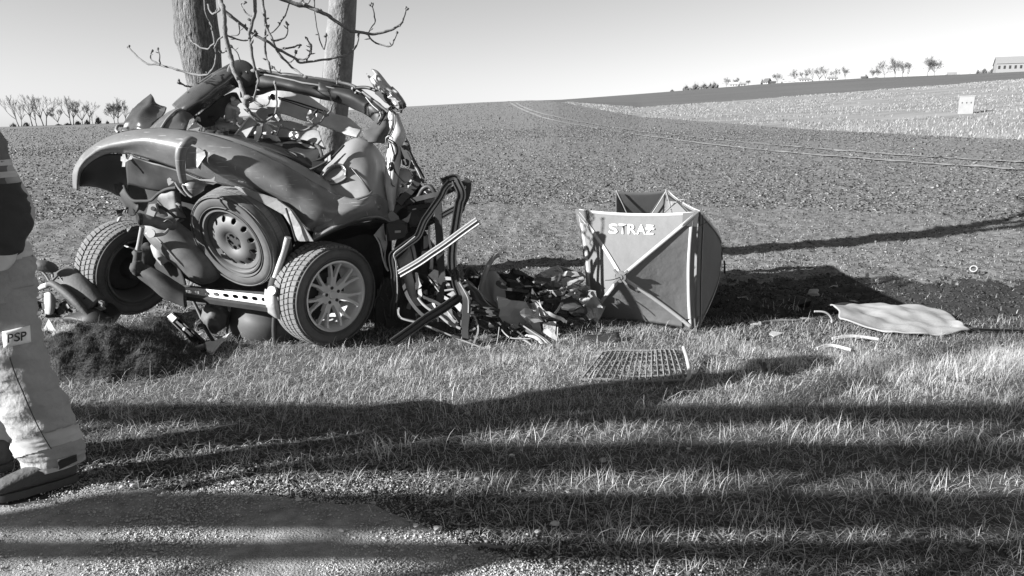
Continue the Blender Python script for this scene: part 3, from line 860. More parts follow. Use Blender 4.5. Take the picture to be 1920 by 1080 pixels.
def wheel(center, nrm, Rt, Rr, W, kind, up=Vector((0, 0, 1)), spin=0.0):
    Mx = frame_mat(center, nrm, up) @ Matrix.Rotation(spin, 4, 'Z')
    wn_ = 'spare_wheel' if kind == 'spare' else 'wheel'
    e = bpy.data.objects.new(wn_, None); sc.collection.objects.link(e); e.parent = car; OFF[e] = OFF[car]
    h = Rt - Rr
    bm = bmesh.new()
    prof = [(Rr - .004, -W * .40), (Rr + .012, -W * .46), (Rr + h * .30, -W * .53), (Rr + h * .62, -W * .53), (Rt - .022, -W * .46), (Rt - .011, -W * .40),
            (Rt - .009, -W * .2), (Rt - .008, 0), (Rt - .009, W * .2), (Rt - .011, W * .40), (Rt - .022, W * .46), (Rr + h * .62, W * .53), (Rr + h * .55, W * .535), (Rr + h * .30, W * .53), (Rr + h * .26, W * .515), (Rr + .012, W * .46), (Rr - .004, W * .40)]
    lathe_bm(bm, prof, 96, Mx)
    bmesh.ops.recalc_face_normals(bm, faces=bm.faces)
    from_bm('tyre', bm, M_rubber, e, True, angle=50)
    # tread blocks: five rows of separate rubber lugs
    bm = bmesh.new(); N = 58
    rows = [(-.385, .15, 0.0, .16, 1), (-.215, .14, .35, .30, 1), (0, .15, .1, -.25, 1), (.20, .14, .6, -.3, 1), (.38, .15, .25, -.16, 1)]
    if kind == 'spare': rows = [(-.33, .27, 0, 0, .55), (0, .26, 0, 0, .5), (.33, .27, 0, 0, .55)]
    for (zc, wd, off, skew, q) in rows:
        for k in range(N):
            pts = []
            a = 2 * math.pi * (k + off) / N; da = 2 * math.pi / N * (.39 if q == 1 else .47)
            for zz in (-1, 1):
                for aa in (-1, 1):
                    for rr_ in (0, 1):
                        an = a + aa * da + skew * zz * .055
                        r = Rt - .012 + rr_ * .012 * q - (abs(zc) > .3) * .003 - (abs(zc) > .3) * (zz * zc > 0) * .006
                        pts.append(bm.verts.new(Mx @ Vector((r * math.cos(an), r * math.sin(an), W * (zc + zz * wd * .5)))))
            for f in ((0, 1, 3, 2), (4, 6, 7, 5), (0, 4, 5, 1), (2, 3, 7, 6), (1, 5, 7, 3)):
                bm.faces.new([pts[i] for i in f])
    bmesh.ops.recalc_face_normals(bm, faces=bm.faces)
    tag(from_bm('tread', bm, M_tread, e, False), kind='stuff')
    # raised sidewall ring
    bm = bmesh.new()
    for rr_ in (Rr + h * .2, Rr + h * .78):
        lathe_bm(bm, [(rr_ - .003, W * .50), (rr_ - .002, W * .545), (rr_ + .002, W * .545), (rr_ + .003, W * .50)], 80, Mx)
    bmesh.ops.recalc_face_normals(bm, faces=bm.faces)
    from_bm('sidewall_ring', bm, M_rubber, e, True)
    if kind == 'alloy':
        bm = bmesh.new()
        lathe_bm(bm, [(Rr - .002, W * .47), (Rr + .006, W * .50), (Rr - .004, W * .505), (Rr - .014, W * .46), (Rr - .022, W * .30), (Rr - .030, W * .0), (Rr - .024, -W * .40), (Rr + .002, -W * .45)], 80, Mx)
        bmesh.ops.recalc_face_normals(bm, faces=bm.faces)
        from_bm('rim', bm, M_alloy, e, True, angle=40)
        def spoke(a):
            bm = bmesh.new()
            def sec(r, an, w, z, t):
                c = Vector((r * math.cos(an), r * math.sin(an), 0)); tg = Vector((-math.sin(an), math.cos(an), 0))
                return [Mx @ (c + tg * w + Vector((0, 0, z - t))), Mx @ (c + tg * w * .7 + Vector((0, 0, z))), Mx @ (c - tg * w * .7 + Vector((0, 0, z))), Mx @ (c - tg * w + Vector((0, 0, z - t)))]
            def strip(secs):
                rr_ = [[bm.verts.new(p) for p in s] for s in secs]
                for i in range(len(rr_) - 1):
                    for j in range(4):
                        bm.faces.new((rr_[i][j], rr_[i][(j + 1) % 4], rr_[i + 1][(j + 1) % 4], rr_[i + 1][j]))
                bm.faces.new(rr_[0]); bm.faces.new(rr_[-1])
            zb = W * .33
            strip([sec(.045, a, .034, zb - .006, .03), sec(.085, a, .030, zb, .03), sec(.125, a, .034, zb + .004, .028)])
            for s in (-1, 1):
                strip([sec(.108, a + s * .10, .014, zb + .004, .028), sec(.150, a + s * .13, .012, zb + .010, .026), sec(.20, a + s * .165, .011, zb + .018, .024), sec(Rr - .012, a + s * .205, .014, zb + .026, .024)])
            bmesh.ops.recalc_face_normals(bm, faces=bm.faces)
            from_bm('spoke', bm, M_alloy, e, True, angle=35)
        for k in range(7): spoke(2 * math.pi * k / 7 + .42)
        bm = bmesh.new()
        lathe_bm(bm, [(0, W * .34), (.022, W * .34), (.027, W * .325), (.029, W * .30), (.038, W * .30), (.066, W * .315), (.080, W * .28), (.082, W * .10), (0, W * .10)], 48, Mx)
        bmesh.ops.recalc_face_normals(bm, faces=bm.faces)
        hub = from_bm('hub', bm, M_alloy, e, True, angle=35)
        for k in range(5):
            a = 2 * math.pi * k / 5 + .2
            bm = bmesh.new()
            lathe_bm(bm, [(0, W * .318), (.009, W * .318), (.0115, W * .326), (.0115, W * .26)], 16, Mx @ Matrix.Translation((.052 * math.cos(a), .052 * math.sin(a), 0)))
            from_bm('lug_bolt', bm, M_black, e, True, angle=30)
        bm = bmesh.new()
        lathe_bm(bm, [(.05, W * .02), (.15, W * .02), (.15, -W * .08), (.05, -W * .08)], 40, Mx)
        bmesh.ops.recalc_face_normals(bm, faces=bm.faces)
        from_bm('brake_disc', bm, M_under, e, True, angle=30)
    elif kind == 'spare':
        bm = bmesh.new()
        lathe_bm(bm, [(Rr - .002, W * .47), (Rr + .005, W * .50), (Rr - .006, W * .505), (Rr - .014, W * .44), (Rr - .020, W * .20), (Rr - .050, W * .14), (Rr - .046, -W * .40), (Rr, -W * .45)], 80, Mx)
        bmesh.ops.recalc_face_normals(bm, faces=bm.faces)
        from_bm('rim', bm, M_steelrim, e, True, angle=40)
        # pressed steel disc with oval holes
        bm = bmesh.new(); NA, NR_ = 192, 26; ra, rb = .045, Rr - .018
        def zprof(r):
            f = (r - ra) / (rb - ra)
            return W * .16 + W * (.16 + .16 * math.sin(min(1, f * 1.25) * math.pi) - .02 * f) if f < .8 else W * .16 + W * (.16 + .16 * math.sin(math.pi) + .05 * (f - .8) / .2)
        g_ = [[bm.verts.new(Mx @ Vector((r * math.cos(a), r * math.sin(a), zprof(r)))) for a in [2 * math.pi * i / NA for i in range(NA)]] for r in [ra + (rb - ra) * j / NR_ for j in range(NR_ + 1)]]
        for j in range(NR_):
            r = ra + (rb - ra) * (j + .5) / NR_
            for i in range(NA):
                a = 2 * math.pi * (i + .5) / NA
                k = round(a / (2 * math.pi / 12)); dd = (a - k * 2 * math.pi / 12) * r
                if (dd / .0155) ** 2 + ((r - (rb - .052)) / .019) ** 2 < 1: continue
                bm.faces.new((g_[j][i], g_[j][(i + 1) % NA], g_[j + 1][(i + 1) % NA], g_[j + 1][i]))
        bmesh.ops.recalc_face_normals(bm, faces=bm.faces)
        d = from_bm('rim_disc', bm, M_steelrim, e, True)
        s = d.modifiers.new('thickness', 'SOLIDIFY'); s.thickness = .004
        bm = bmesh.new()
        lathe_bm(bm, [(0, W * .36), (.05, W * .36), (.052, W * .40), (.075, W * .41), (.08, W * .34)], 40, Mx)
        for k in range(5):
            a = 2 * math.pi * k / 5 + .5
            lathe_bm(bm, [(0, W * .46), (.010, W * .46), (.011, W * .3)], 8, Mx @ Matrix.Translation((.046 * math.cos(a), .046 * math.sin(a), 0)))
        for k in range(3):
            a = 2 * math.pi * k / 3 + .3
            box_bm(bm, Mx @ Matrix.Rotation(a, 4, 'Z') @ Matrix.Translation((.022, 0, W * .27)), .06, .012, .016)
        bmesh.ops.recalc_face_normals(bm, faces=bm.faces)
        from_bm('carrier_nut_plate', bm, M_under, e, True, angle=30)
        bm = bmesh.new()
        lathe_bm(bm, [(ra + .0, -W * .2), (Rr - .05, -W * .2)], 40, Mx)
        from_bm('carrier_tray', bm, M_black, e, True)
    else:                                    # seen from its inner side: rim barrel, disc and hub carrier
        bm = bmesh.new()
        lathe_bm(bm, [(Rr - .002, W * .47), (Rr + .006, W * .50), (Rr - .006, W * .505), (Rr - .016, W * .44), (Rr - .024, W * .25), (Rr - .05, W * .1), (Rr - .05, -W * .38)], 80, Mx)
        bmesh.ops.recalc_face_normals(bm, faces=bm.faces)
        from_bm('rim', bm, M_steelrim, e, True, angle=40)
        bm = bmesh.new()
        lathe_bm(bm, [(0, -W * .1), (.17, -W * .1), (.17, .0), (.14, .005), (.08, .02), (.07, W * .5), (0, W * .5)], 40, Mx)
        bmesh.ops.recalc_face_normals(bm, faces=bm.faces)
        from_bm('brake_disc', bm, M_under, e, True, angle=30)
        bm = bmesh.new()
        lathe_bm(bm, [(.02, -W * .35), (Rr - .04, -W * .35)], 40, Mx)
        from_bm('wheel_disc', bm, M_steelrim, e, True)
    return e

# right rear wheel, left rear wheel, spare in its carrier
wheel(P(611, 550, 4.92), Vector((.78, -.62, -.05)), .352, .238, .235, 'alloy', Vector((.06, 0, 1)), .25)
wheel(P(240, 501, 5.45), Vector((.86, -.47, -.15)), .352, .235, .235, 'inner', Vector((-.12, 0, 1)))
SPN = camdir(-.40, -.50, .76)
wheel(P(453, 442, 4.92), SPN, .352, .232, .20, 'spare', Vector((0, 0, 1)), .1)

# ---- bumper skin, one long bent panel
sheet('bumper_skin', [
 [(137, 354, 5.35), (139, 318, 5.30), (166, 279, 5.22), (222, 251, 5.12), (292, 241, 5.02), (372, 249, 4.92), (444, 268, 4.86), (520, 302, 4.83), (590, 343, 4.85), (650, 372, 4.90), (705, 364, 5.02)],
 [(142, 356, 5.26), (146, 316, 5.20), (176, 281, 5.10), (228, 259, 4.98), (294, 251, 4.88), (368, 262, 4.78), (434, 284, 4.73), (506, 318, 4.71), (574, 357, 4.74), (634, 388, 4.80), (704, 378, 4.98)],
 [(145, 357, 5.24), (151, 314, 5.18), (183, 285, 5.08), (229, 271, 4.94), (280, 268, 4.85), (345, 286, 4.75), (414, 312, 4.70), (484, 338, 4.68), (556, 374, 4.70), (618, 406, 4.76), (712, 392, 4.97)],
 [(148, 358, 5.30), (155, 318, 5.24), (192, 291, 5.16), (230, 287, 5.06), (264, 293, 5.00), (322, 312, 4.92), (395, 339, 4.86), (462, 356, 4.82), (530, 380, 4.80), (580, 432, 4.82), (640, 424, 4.93)],
], M_paint2, car, thick=.008, sub=6, subr=5, crumple=.004, cscale=4, ridge=0.006)
tube('bumper_crease', [(222, 252, 5.10), (292, 245, 5.0), (344, 248, 4.93), (372, 258, 4.86), (395, 268, 4.80)], .006, M_paint, car)
# painted tail panel above the bumper with its sharp lit edge
sheet('tail_panel', [
 [(371, 247, 4.98), (400, 250, 4.97), (450, 261, 4.96), (520, 288, 4.96), (580, 318, 4.98), (622, 345, 5.0), (648, 360, 5.05)],
 [(374, 262, 4.84), (398, 264, 4.82), (446, 279, 4.79), (516, 308, 4.79), (578, 341, 4.82), (620, 366, 4.86), (646, 372, 4.95)],
], M_panel, car, thick=.006, sub=5, ridge=0.004)
sheet('wheel_arch_edge', [
 [(588, 436, 4.80), (612, 428, 4.80), (650, 411, 4.86), (690, 402, 4.95), (715, 404, 5.02), (732, 414, 5.08)],
 [(586, 450, 4.78), (612, 436, 4.77), (650, 418, 4.84), (690, 408, 4.93), (715, 409, 5.0), (733, 420, 5.06)],
 [(590, 452, 4.88), (614, 440, 4.9), (652, 424, 4.97), (690, 414, 5.06), (715, 414, 5.13), (732, 424, 5.2)],
], M_paint2, car, thick=.005, sub=5)
# bright inner returns of the bumper behind the spare wheel
plate('bumper_bracket', [(440, 350, 4.76), (455, 352, 4.74), (520, 374, 4.72), (548, 394, 4.72), (572, 427, 4.73), (588, 452, 4.74), (560, 452, 4.75), (545, 422, 4.75), (532, 402, 4.75), (500, 384, 4.76), (462, 364, 4.76)], M_steel, car, .01)
tube('bracket_edge', [(536, 390, 4.70), (545, 418, 4.70), (555, 452, 4.71)], .007, M_black, car)
plate('torn_bracket', [(372, 276, 4.70), (384, 284, 4.70), (386, 292, 4.70), (378, 303, 4.70), (376, 318, 4.70), (368, 312, 4.71), (366, 300, 4.71), (368, 288, 4.71)], M_alu, car, .006)
plate('torn_bracket', [(372, 337, 4.74), (396, 336, 4.74), (404, 330, 4.74), (402, 339, 4.74), (408, 342, 4.74), (400, 346, 4.76), (385, 342, 4.76)], M_alu, car, .006)
# quarter panel on the right and the light recess
sheet('quarter_panel', [
 [(648, 268, 5.20), (668, 258, 5.22), (690, 264, 5.24), (708, 280, 5.28), (722, 300, 5.32)],
 [(628, 296, 5.12), (655, 290, 5.10), (685, 295, 5.12), (710, 306, 5.18), (724, 326, 5.27)],
 [(606, 318, 5.06), (640, 330, 5.02), (680, 332, 5.02), (708, 340, 5.10), (727, 358, 5.24)],
 [(600, 342, 5.02), (640, 362, 4.95), (690, 362, 4.95), (712, 364, 5.06), (729, 380, 5.22)],
 [(628, 400, 4.90), (650, 400, 4.86), (690, 388, 4.90), (714, 386, 5.04), (730, 402, 5.20)],
], M_panel, car, thick=.007, sub=5, crumple=.004, cscale=5, ridge=0.008)
sheet('corner_skin', [
 [(646, 369, 4.84), (676, 375, 4.84), (705, 364, 4.94), (728, 378, 5.16)],
 [(600, 398, 4.80), (650, 398, 4.78), (695, 388, 4.88), (730, 400, 5.14)],
 [(586, 446, 4.80), (640, 424, 4.83), (690, 405, 4.92), (731, 414, 5.10)],
], M_paint2, car, thick=.007, sub=6, ridge=0.007)
tube('panel_gap', [(660, 316, 5.035), (685, 346, 4.96), (700, 368, 4.98), (724, 402, 5.10)], .006, M_cable, car, sub=4)
sheet('light_recess', [
 [(604, 330, 4.99), (622, 310, 5.01), (640, 308, 5.02), (650, 318, 5.0)],
 [(604, 340, 5.0), (622, 326, 5.06), (638, 322, 5.06), (648, 330, 4.99)],
 [(612, 346, 4.97), (628, 345, 4.97), (642, 339, 4.97), (650, 332, 4.97)],
], M_paint, car, thick=.008, sub=4)
tube('crease', [(598, 340, 4.97), (620, 362, 4.9), (640, 373, 4.86), (665, 374, 4.85), (690, 366, 4.88), (697, 360, 4.92)], .008, M_paint, car)

# ---- hatch opening: left roof pillar, header, right pillar
Z1 = zf(200, 110, 6.75)
sheet('roof_side', [
 Z1([(840, 590, 5.45), (1000, 440, 5.50), (1200, 290, 5.56), (1400, 160, 5.64), (1560, 75, 5.72), (1650, 45, 5.78)]),
 Z1([(870, 620, 5.33), (1040, 480, 5.36), (1230, 330, 5.42), (1430, 200, 5.50), (1600, 110, 5.60), (1700, 110, 5.70)]),
 Z1([(960, 680, 5.28), (1130, 560, 5.30), (1300, 430, 5.36), (1480, 300, 5.44), (1640, 200, 5.55), (1760, 180, 5.66)]),
 Z1([(1080, 740, 5.34), (1220, 640, 5.37), (1390, 520, 5.44), (1540, 420, 5.52), (1700, 330, 5.62), (1850, 300, 5.7)]),
], M_roof, car, thick=.012, sub=6, raw=True, crumple=.004, ridge=0.01)
tube('roof_gutter', Z1([(842, 600, 5.44), (1000, 452, 5.47), (1200, 300, 5.53), (1400, 172, 5.61), (1560, 84, 5.69), (1640, 50, 5.75)]), .013, M_paint, car, raw=True)
sheet('pillar_lining', [
 Z1([(1100, 740, 5.40), (1260, 640, 5.44), (1420, 520, 5.5), (1560, 440, 5.56), (1640, 440, 5.6)]),
 Z1([(1150, 800, 5.46), (1320, 720, 5.5), (1450, 600, 5.56), (1560, 500, 5.62), (1680, 500, 5.66)]),
 Z1([(1220, 860, 5.50), (1360, 830, 5.56), (1480, 740, 5.62), (1560, 580, 5.68), (1720, 560, 5.7)]),
], M_under, car, thick=.01, sub=5, raw=True, crumple=.02, cscale=12)
# pillar foot and the rear side glass frame
sheet('rear_pillar', [
 Z1([(545, 888, 5.12), (640, 800, 5.2), (740, 720, 5.28), (850, 640, 5.36), (930, 608, 5.38)]),
 Z1([(620, 900, 5.06), (720, 800, 5.12), (800, 730, 5.2), (900, 660, 5.27), (980, 640, 5.32)]),
 Z1([(720, 905, 5.04), (800, 800, 5.10), (880, 730, 5.16), (960, 690, 5.24), (1040, 690, 5.30)]),
 Z1([(1010, 905, 5.08), (1020, 860, 5.12), (1040, 800, 5.18), (1070, 760, 5.26), (1100, 750, 5.32)]),
], M_paint, car, thick=.01, sub=5, raw=True, crumple=.006, ridge=0.008)
tube('seal_strip', Z1([(690, 880, 5.03), (760, 770, 5.1), (840, 690, 5.18), (900, 650, 5.24), (960, 650, 5.28), (1030, 740, 5.28)]), .008, M_panel, car, raw=True)
# torn left side panel standing up
sheet('torn_side_panel', [
 Z1([(170, 910, 5.40), (240, 790, 5.46), (330, 660, 5.52), (440, 540, 5.58), (560, 455, 5.62)]),
 Z1([(260, 910, 5.34), (330, 800, 5.40), (420, 690, 5.44), (510, 580, 5.52), (600, 480, 5.58)]),
 Z1([(400, 900, 5.32), (440, 800, 5.36), (500, 720, 5.42), (580, 640, 5.48), (640, 560, 5.56)]),
 Z1([(545, 890, 5.30), (590, 820, 5.36), (640, 760, 5.42), (700, 680, 5.48), (750, 620, 5.54)]),
], M_roof, car, thick=.012, sub=5, raw=True, crumple=.02, cscale=6, ridge=0.018)
tube('light_edge', Z1([(150, 935, 5.3), (120, 900, 5.32), (145, 850, 5.36), (200, 850, 5.4)]), .010, M_panel, car, raw=True)
plate('torn_lip', Z1([(640, 660, 5.5), (700, 650, 5.5), (755, 615, 5.48), (735, 680, 5.46), (690, 740, 5.42), (640, 770, 5.40)]), M_roof, car, .01, raw=True)

Z2 = zf(360, 110, 6.75)
# rear header: outer flange, dark inner channel and cable loom
sheet('roof_header', [
 Z2([(560, 110, 5.75), (700, 120, 5.72), (900, 150, 5.70), (1150, 190, 5.68), (1400, 225, 5.66), (1650, 262, 5.66), (1880, 330, 5.66)]),
 Z2([(600, 190, 5.66), (740, 200, 5.62), (920, 215, 5.60), (1160, 255, 5.58), (1400, 300, 5.56), (1650, 345, 5.56), (1880, 400, 5.56)]),
 Z2([(600, 330, 5.62), (740, 330, 5.58), (900, 320, 5.56), (1140, 340, 5.54), (1360, 385, 5.52), (1600, 440, 5.52), (1860, 500, 5.52)]),
 Z2([(620, 480, 5.70), (760, 470, 5.68), (900, 440, 5.66), (1080, 380, 5.62), (1340, 430, 5.60), (1580, 480, 5.60), (1840, 540, 5.60)]),
], M_black, car, thick=.02, sub=5, raw=True, crumple=.008, cscale=9, ridge=0.012)
tube('header_flange', Z2([(740, 195, 5.6), (920, 205, 5.58), (1160, 250, 5.56), (1400, 300, 5.54), (1650, 345, 5.54), (1880, 400, 5.54)]), .007, M_panel, car, raw=True, crumple=.006)
tube('header_flange', Z2([(760, 165, 5.66), (900, 160, 5.65), (1100, 192, 5.64), (1350, 225, 5.62), (1600, 258, 5.62), (1880, 300, 5.62)]), .011, M_paint, car, raw=True, crumple=.004)
Z3 = zf(600, 120, 6.75)
sheet('right_pillar', [
 Z3([(-20, 240, 5.56), (200, 290, 5.56), (400, 350, 5.55), (560, 400, 5.54), (700, 470, 5.50), (800, 560, 5.46), (860, 640, 5.42)]),
 Z3([(-20, 320, 5.52), (180, 370, 5.52), (380, 430, 5.50), (540, 500, 5.48), (680, 580, 5.44), (760, 660, 5.40), (790, 720, 5.36)]),
 Z3([(-20, 400, 5.58), (150, 450, 5.58), (360, 530, 5.56), (500, 590, 5.53), (620, 660, 5.48), (690, 720, 5.44), (720, 760, 5.40)]),
], M_black, car, thick=.02, sub=5, raw=True, crumple=.008, cscale=9, ridge=0.012)
sheet('right_pillar', [
 Z3([(780, 560, 5.42), (865, 620, 5.40), (860, 760, 5.34), (870, 860, 5.30), (840, 940, 5.28), (820, 1000, 5.26)]),
 Z3([(740, 680, 5.38), (800, 720, 5.34), (780, 800, 5.30), (740, 860, 5.26), (700, 930, 5.24), (680, 1000, 5.22)]),
 Z3([(700, 740, 5.42), (660, 800, 5.40), (600, 860, 5.36), (560, 900, 5.32), (560, 930, 5.28), (600, 990, 5.24)]),
], M_under, car, thick=.02, sub=5, raw=True, crumple=.01, cscale=9, ridge=0.012)
for pts, r, m_ in [
 ([(560, 400, 5.46), (640, 440, 5.44), (720, 500, 5.42), (790, 580, 5.38), (790, 680, 5.34), (720, 760, 5.32)], .007, M_under),
 ([(580, 420, 5.44), (660, 520, 5.40), (740, 590, 5.37), (770, 650, 5.34), (740, 720, 5.32)], .004, M_alu),
 ([(-60, 180, 5.5), (100, 205, 5.5), (250, 232, 5.5), (380, 262, 5.48), (480, 310, 5.46), (600, 400, 5.43), (740, 510, 5.40), (862, 610, 5.38)], .011, M_paint),
 ([(432, 340, 5.44), (438, 312, 5.43), (500, 298, 5.42), (600, 300, 5.40), (700, 335, 5.36), (800, 400, 5.32), (870, 470, 5.30)], .012, M_black),
 ([(445, 360, 5.46), (470, 370, 5.47), (560, 395, 5.47), (640, 440, 5.46)], .008, M_black),
 ([(880, 560, 5.30), (930, 620, 5.28), (938, 720, 5.25), (915, 820, 5.22), (880, 900, 5.20)], .014, M_black),
 ([(895, 580, 5.27), (945, 640, 5.25), (950, 730, 5.22), (930, 830, 5.2), (895, 900, 5.18)], .004, M_panel),
]:
    tube('pillar_seal', Z3(pts), r, m_, car, raw=True)
# torn end of the roof rail pointing up
sheet('torn_rail', [
 Z3([(655, 78, 5.36), (720, 100, 5.36), (800, 180, 5.34), (900, 290, 5.32), (985, 360, 5.30), (1085, 505, 5.28)]),
 Z3([(700, 140, 5.32), (740, 180, 5.30), (820, 270, 5.28), (900, 350, 5.26), (980, 440, 5.24), (1060, 530, 5.24)]),
 Z3([(640, 185, 5.34), (680, 230, 5.32), (760, 290, 5.30), (860, 370, 5.28), (930, 460, 5.26), (1010, 540, 5.26)]),
 Z3([(620, 190, 5.38), (660, 260, 5.36), (720, 320, 5.34), (830, 400, 5.32), (880, 480, 5.30), (960, 560, 5.30)]),
], M_steel, car, thick=.008, sub=4, raw=True, crumple=.008, cscale=14, ridge=0.01)
plate('torn_tooth', Z3([(595, 120, 5.37), (640, 160, 5.36), (700, 175, 5.35), (720, 220, 5.34), (680, 260, 5.34), (640, 210, 5.35), (605, 165, 5.36), (588, 130, 5.37)]), M_steel, car, .006, raw=True)
plate('bent_flange', Z3([(910, 285, 5.29), (985, 355, 5.27), (1088, 510, 5.25), (1060, 540, 5.25), (1030, 470, 5.27), (1000, 440, 5.27), (960, 380, 5.28), (905, 330, 5.30)]), M_panel, car, .014, raw=True)
plate('rail_end', Z3([(940, 540, 5.28), (1000, 540, 5.24), (1050, 545, 5.22), (1085, 515, 5.24), (1020, 620, 5.26), (955, 610, 5.28), (920, 560, 5.29)]), M_black, car, .03, raw=True)
plate('torn_white_insert', Z3([(820, 310, 5.24), (870, 360, 5.23), (905, 390, 5.22), (950, 430, 5.22), (1010, 460, 5.22), (1030, 450, 5.22), (1000, 480, 5.22), (1000, 530, 5.22), (960, 530, 5.22), (900, 450, 5.23), (870, 420, 5.24), (840, 360, 5.24)]), M_alu, car, .01, cuts=1, crumple=.01, cscale=25, raw=True)
plate('pillar_shreds', Z3([(700, 320, 5.33), (780, 350, 5.32), (840, 400, 5.30), (900, 480, 5.28), (920, 560, 5.26), (860, 520, 5.28), (780, 440, 5.30), (700, 370, 5.32)]), M_under, car, .02, cuts=1, crumple=.012, cscale=20, raw=True)

# pale torn side panel hanging on the right with its cables
sheet('side_panel', [
 Z3([(880, 560, 5.38), (860, 640, 5.36), (870, 760, 5.34), (870, 900, 5.30), (860, 1060, 5.26)]) + PP([(723, 300, 5.2), (724, 350, 5.16), (727, 400, 5.14)]),
 Z3([(950, 600, 5.32), (960, 700, 5.29), (940, 850, 5.26), (930, 960, 5.24), (920, 1080, 5.22)]) + PP([(738, 305, 5.16), (734, 352, 5.14), (736, 402, 5.12)]),
 Z3([(1000, 620, 5.34), (1030, 720, 5.32), (1060, 830, 5.31), (1080, 920, 5.30), (1050, 1020, 5.28)]) + PP([(750, 305, 5.22), (744, 352, 5.18), (742, 402, 5.16)]),
], M_light, car, thick=.006, sub=4, raw=True, crumple=.014, cscale=7, ridge=0.016)
Z4 = zf(680, 260, 7.714)
Z5 = zf(680, 380, 7.714)
for pts, r in [
 ([(620, 30, 5.26), (650, 100, 5.25), (690, 200, 5.24), (760, 350, 5.22), (830, 470, 5.20), (880, 580, 5.18)], .010),
 ([(600, 100, 5.24), (650, 240, 5.22), (720, 390, 5.20), (790, 520, 5.18), (790, 620, 5.17), (720, 720, 5.16), (620, 830, 5.14), (520, 940, 5.12)], .026),
 ([(645, 190, 5.22), (720, 340, 5.20), (800, 480, 5.18), (840, 560, 5.17), (890, 640, 5.16)], .013)]:
    tube('door_frame_rail', Z4(pts), r, M_black, car, raw=True, prof=FLAT, crumple=.004)
tube('trim_edge', Z4([(650, 190, 5.19), (740, 370, 5.17), (800, 480, 5.15), (840, 570, 5.14)]), .004, M_alu, car, raw=True)
plate('latch_plate', Z4([(600, 110, 5.27), (650, 200, 5.24), (680, 330, 5.23), (640, 400, 5.24), (590, 380, 5.26), (570, 300, 5.28), (570, 200, 5.28)]), M_black, car, .02, raw=True)
plate('latch', Z4([(590, 300, 5.21), (630, 290, 5.2), (650, 370, 5.2), (620, 395, 5.2)]), M_under, car, .03, raw=True)
sheet('inner_skin', [
 Z4([(440, 420, 5.28), (520, 425, 5.26), (640, 440, 5.24), (720, 500, 5.22)]),
 Z4([(430, 560, 5.26), (500, 560, 5.20), (640, 560, 5.20), (740, 600, 5.2)]),
 Z4([(440, 700, 5.26), (500, 760, 5.22), (600, 720, 5.2), (720, 660, 5.18)]),
 Z4([(400, 900, 5.26), (460, 880, 5.22), (520, 820, 5.18), (620, 780, 5.16)]),
], M_light, car, thick=.006, sub=4, raw=True, crumple=.02, cscale=12)
for pts, r in [
 ([(345, 10, 5.18), (420, 40, 5.16), (480, 100, 5.14), (495, 180, 5.14), (470, 250, 5.14), (440, 330, 5.13)], .011),
 ([(350, 30, 5.18), (410, 80, 5.15), (440, 180, 5.14), (455, 250, 5.13)], .006),
 ([(440, 380, 5.12), (470, 480, 5.12), (540, 580, 5.12), (620, 640, 5.12), (660, 630, 5.12)], .006),
 ([(410, 440, 5.12), (400, 560, 5.12), (420, 660, 5.12), (460, 690, 5.14)], .0035),
 ([(330, 240, 5.16), (350, 330, 5.14), (335, 400, 5.14)], .005),
 ([(630, -10, 5.2), (680, 100, 5.2), (690, 180, 5.2)], .004),
]:
    tube('cable', Z4(pts), r, M_cable, car, raw=True)
bm = bmesh.new(); blob_bm(bm, Z4([(415, 400, 5.11)])[0], .018, .02, .028, .5, 4, 1); blob_bm(bm, Z4([(400, 440, 5.11)])[0], .016, .02, .014, .5, 4, 3)
from_bm('cable_plug', bm, M_cable, car, False)
bm = bmesh.new(); blob_bm(bm, Z4([(650, 650, 5.1)])[0], .02, .02, .012, .5, 4, 1); blob_bm(bm, Z4([(570, 680, 5.1)])[0], .014, .02, .012, .5, 4, 3); blob_bm(bm, Z4([(725, 560, 5.14)])[0], .012, .02, .02, .8, 6, 3)
from_bm('cable_plug', bm, M_cable, car, False)
tube('cable_clip', Z3([(840, 990, 5.17), (835, 940, 5.16), (870, 912, 5.15), (915, 930, 5.15), (920, 960, 5.15)]), .0045, M_alu, car, raw=True)

# ---- inside: roof lining, insulation, seats, luggage tray
sheet('roof_lining', [
 Z2([(640, 470, 5.85), (800, 450, 5.88), (1000, 430, 5.9), (1080, 385, 5.9), (1350, 430, 5.92), (1500, 500, 5.95), (1640, 600, 5.98), (1800, 700, 5.98)]) + Z3([(360, 690, 5.96), (500, 800, 5.92)]),
 Z2([(680, 560, 5.78), (850, 540, 5.8), (1000, 520, 5.82), (1150, 530, 5.82), (1350, 600, 5.84), (1520, 660, 5.86), (1660, 720, 5.88), (1820, 790, 5.88)]) + Z3([(380, 780, 5.84), (520, 850, 5.82)]),
 Z2([(720, 640, 5.75), (850, 660, 5.76), (1000, 680, 5.78), (1160, 700, 5.78), (1350, 760, 5.78), (1520, 810, 5.78), (1680, 860, 5.78), (1820, 920, 5.78)]) + Z3([(340, 900, 5.74), (470, 930, 5.72)]),
], M_light, car, thick=.012, sub=5, raw=True, crumple=.01, cscale=6)
tube('lining_seam', Z2([(1090, 490, 5.79), (1250, 530, 5.79), (1450, 590, 5.79), (1660, 660, 5.79)]), .006, M_cable, car, raw=True)
tube('lining_seam', Z2([(1100, 510, 5.78), (1240, 552, 5.78), (1440, 622, 5.78), (1650, 690, 5.78)]), .004, M_cable, car, raw=True)
for cx_, cy_ in ((1025, 480), (1690, 690)):
    plate('lining_clip', Z2([(cx_ - 45, cy_ + 10, 5.74), (cx_ - 10, cy_ - 40, 5.74), (cx_ + 40, cy_ - 10, 5.74), (cx_ + 35, cy_ + 35, 5.74), (cx_ + 5, cy_ + 48, 5.74)]), M_cable, car, .03, raw=True)
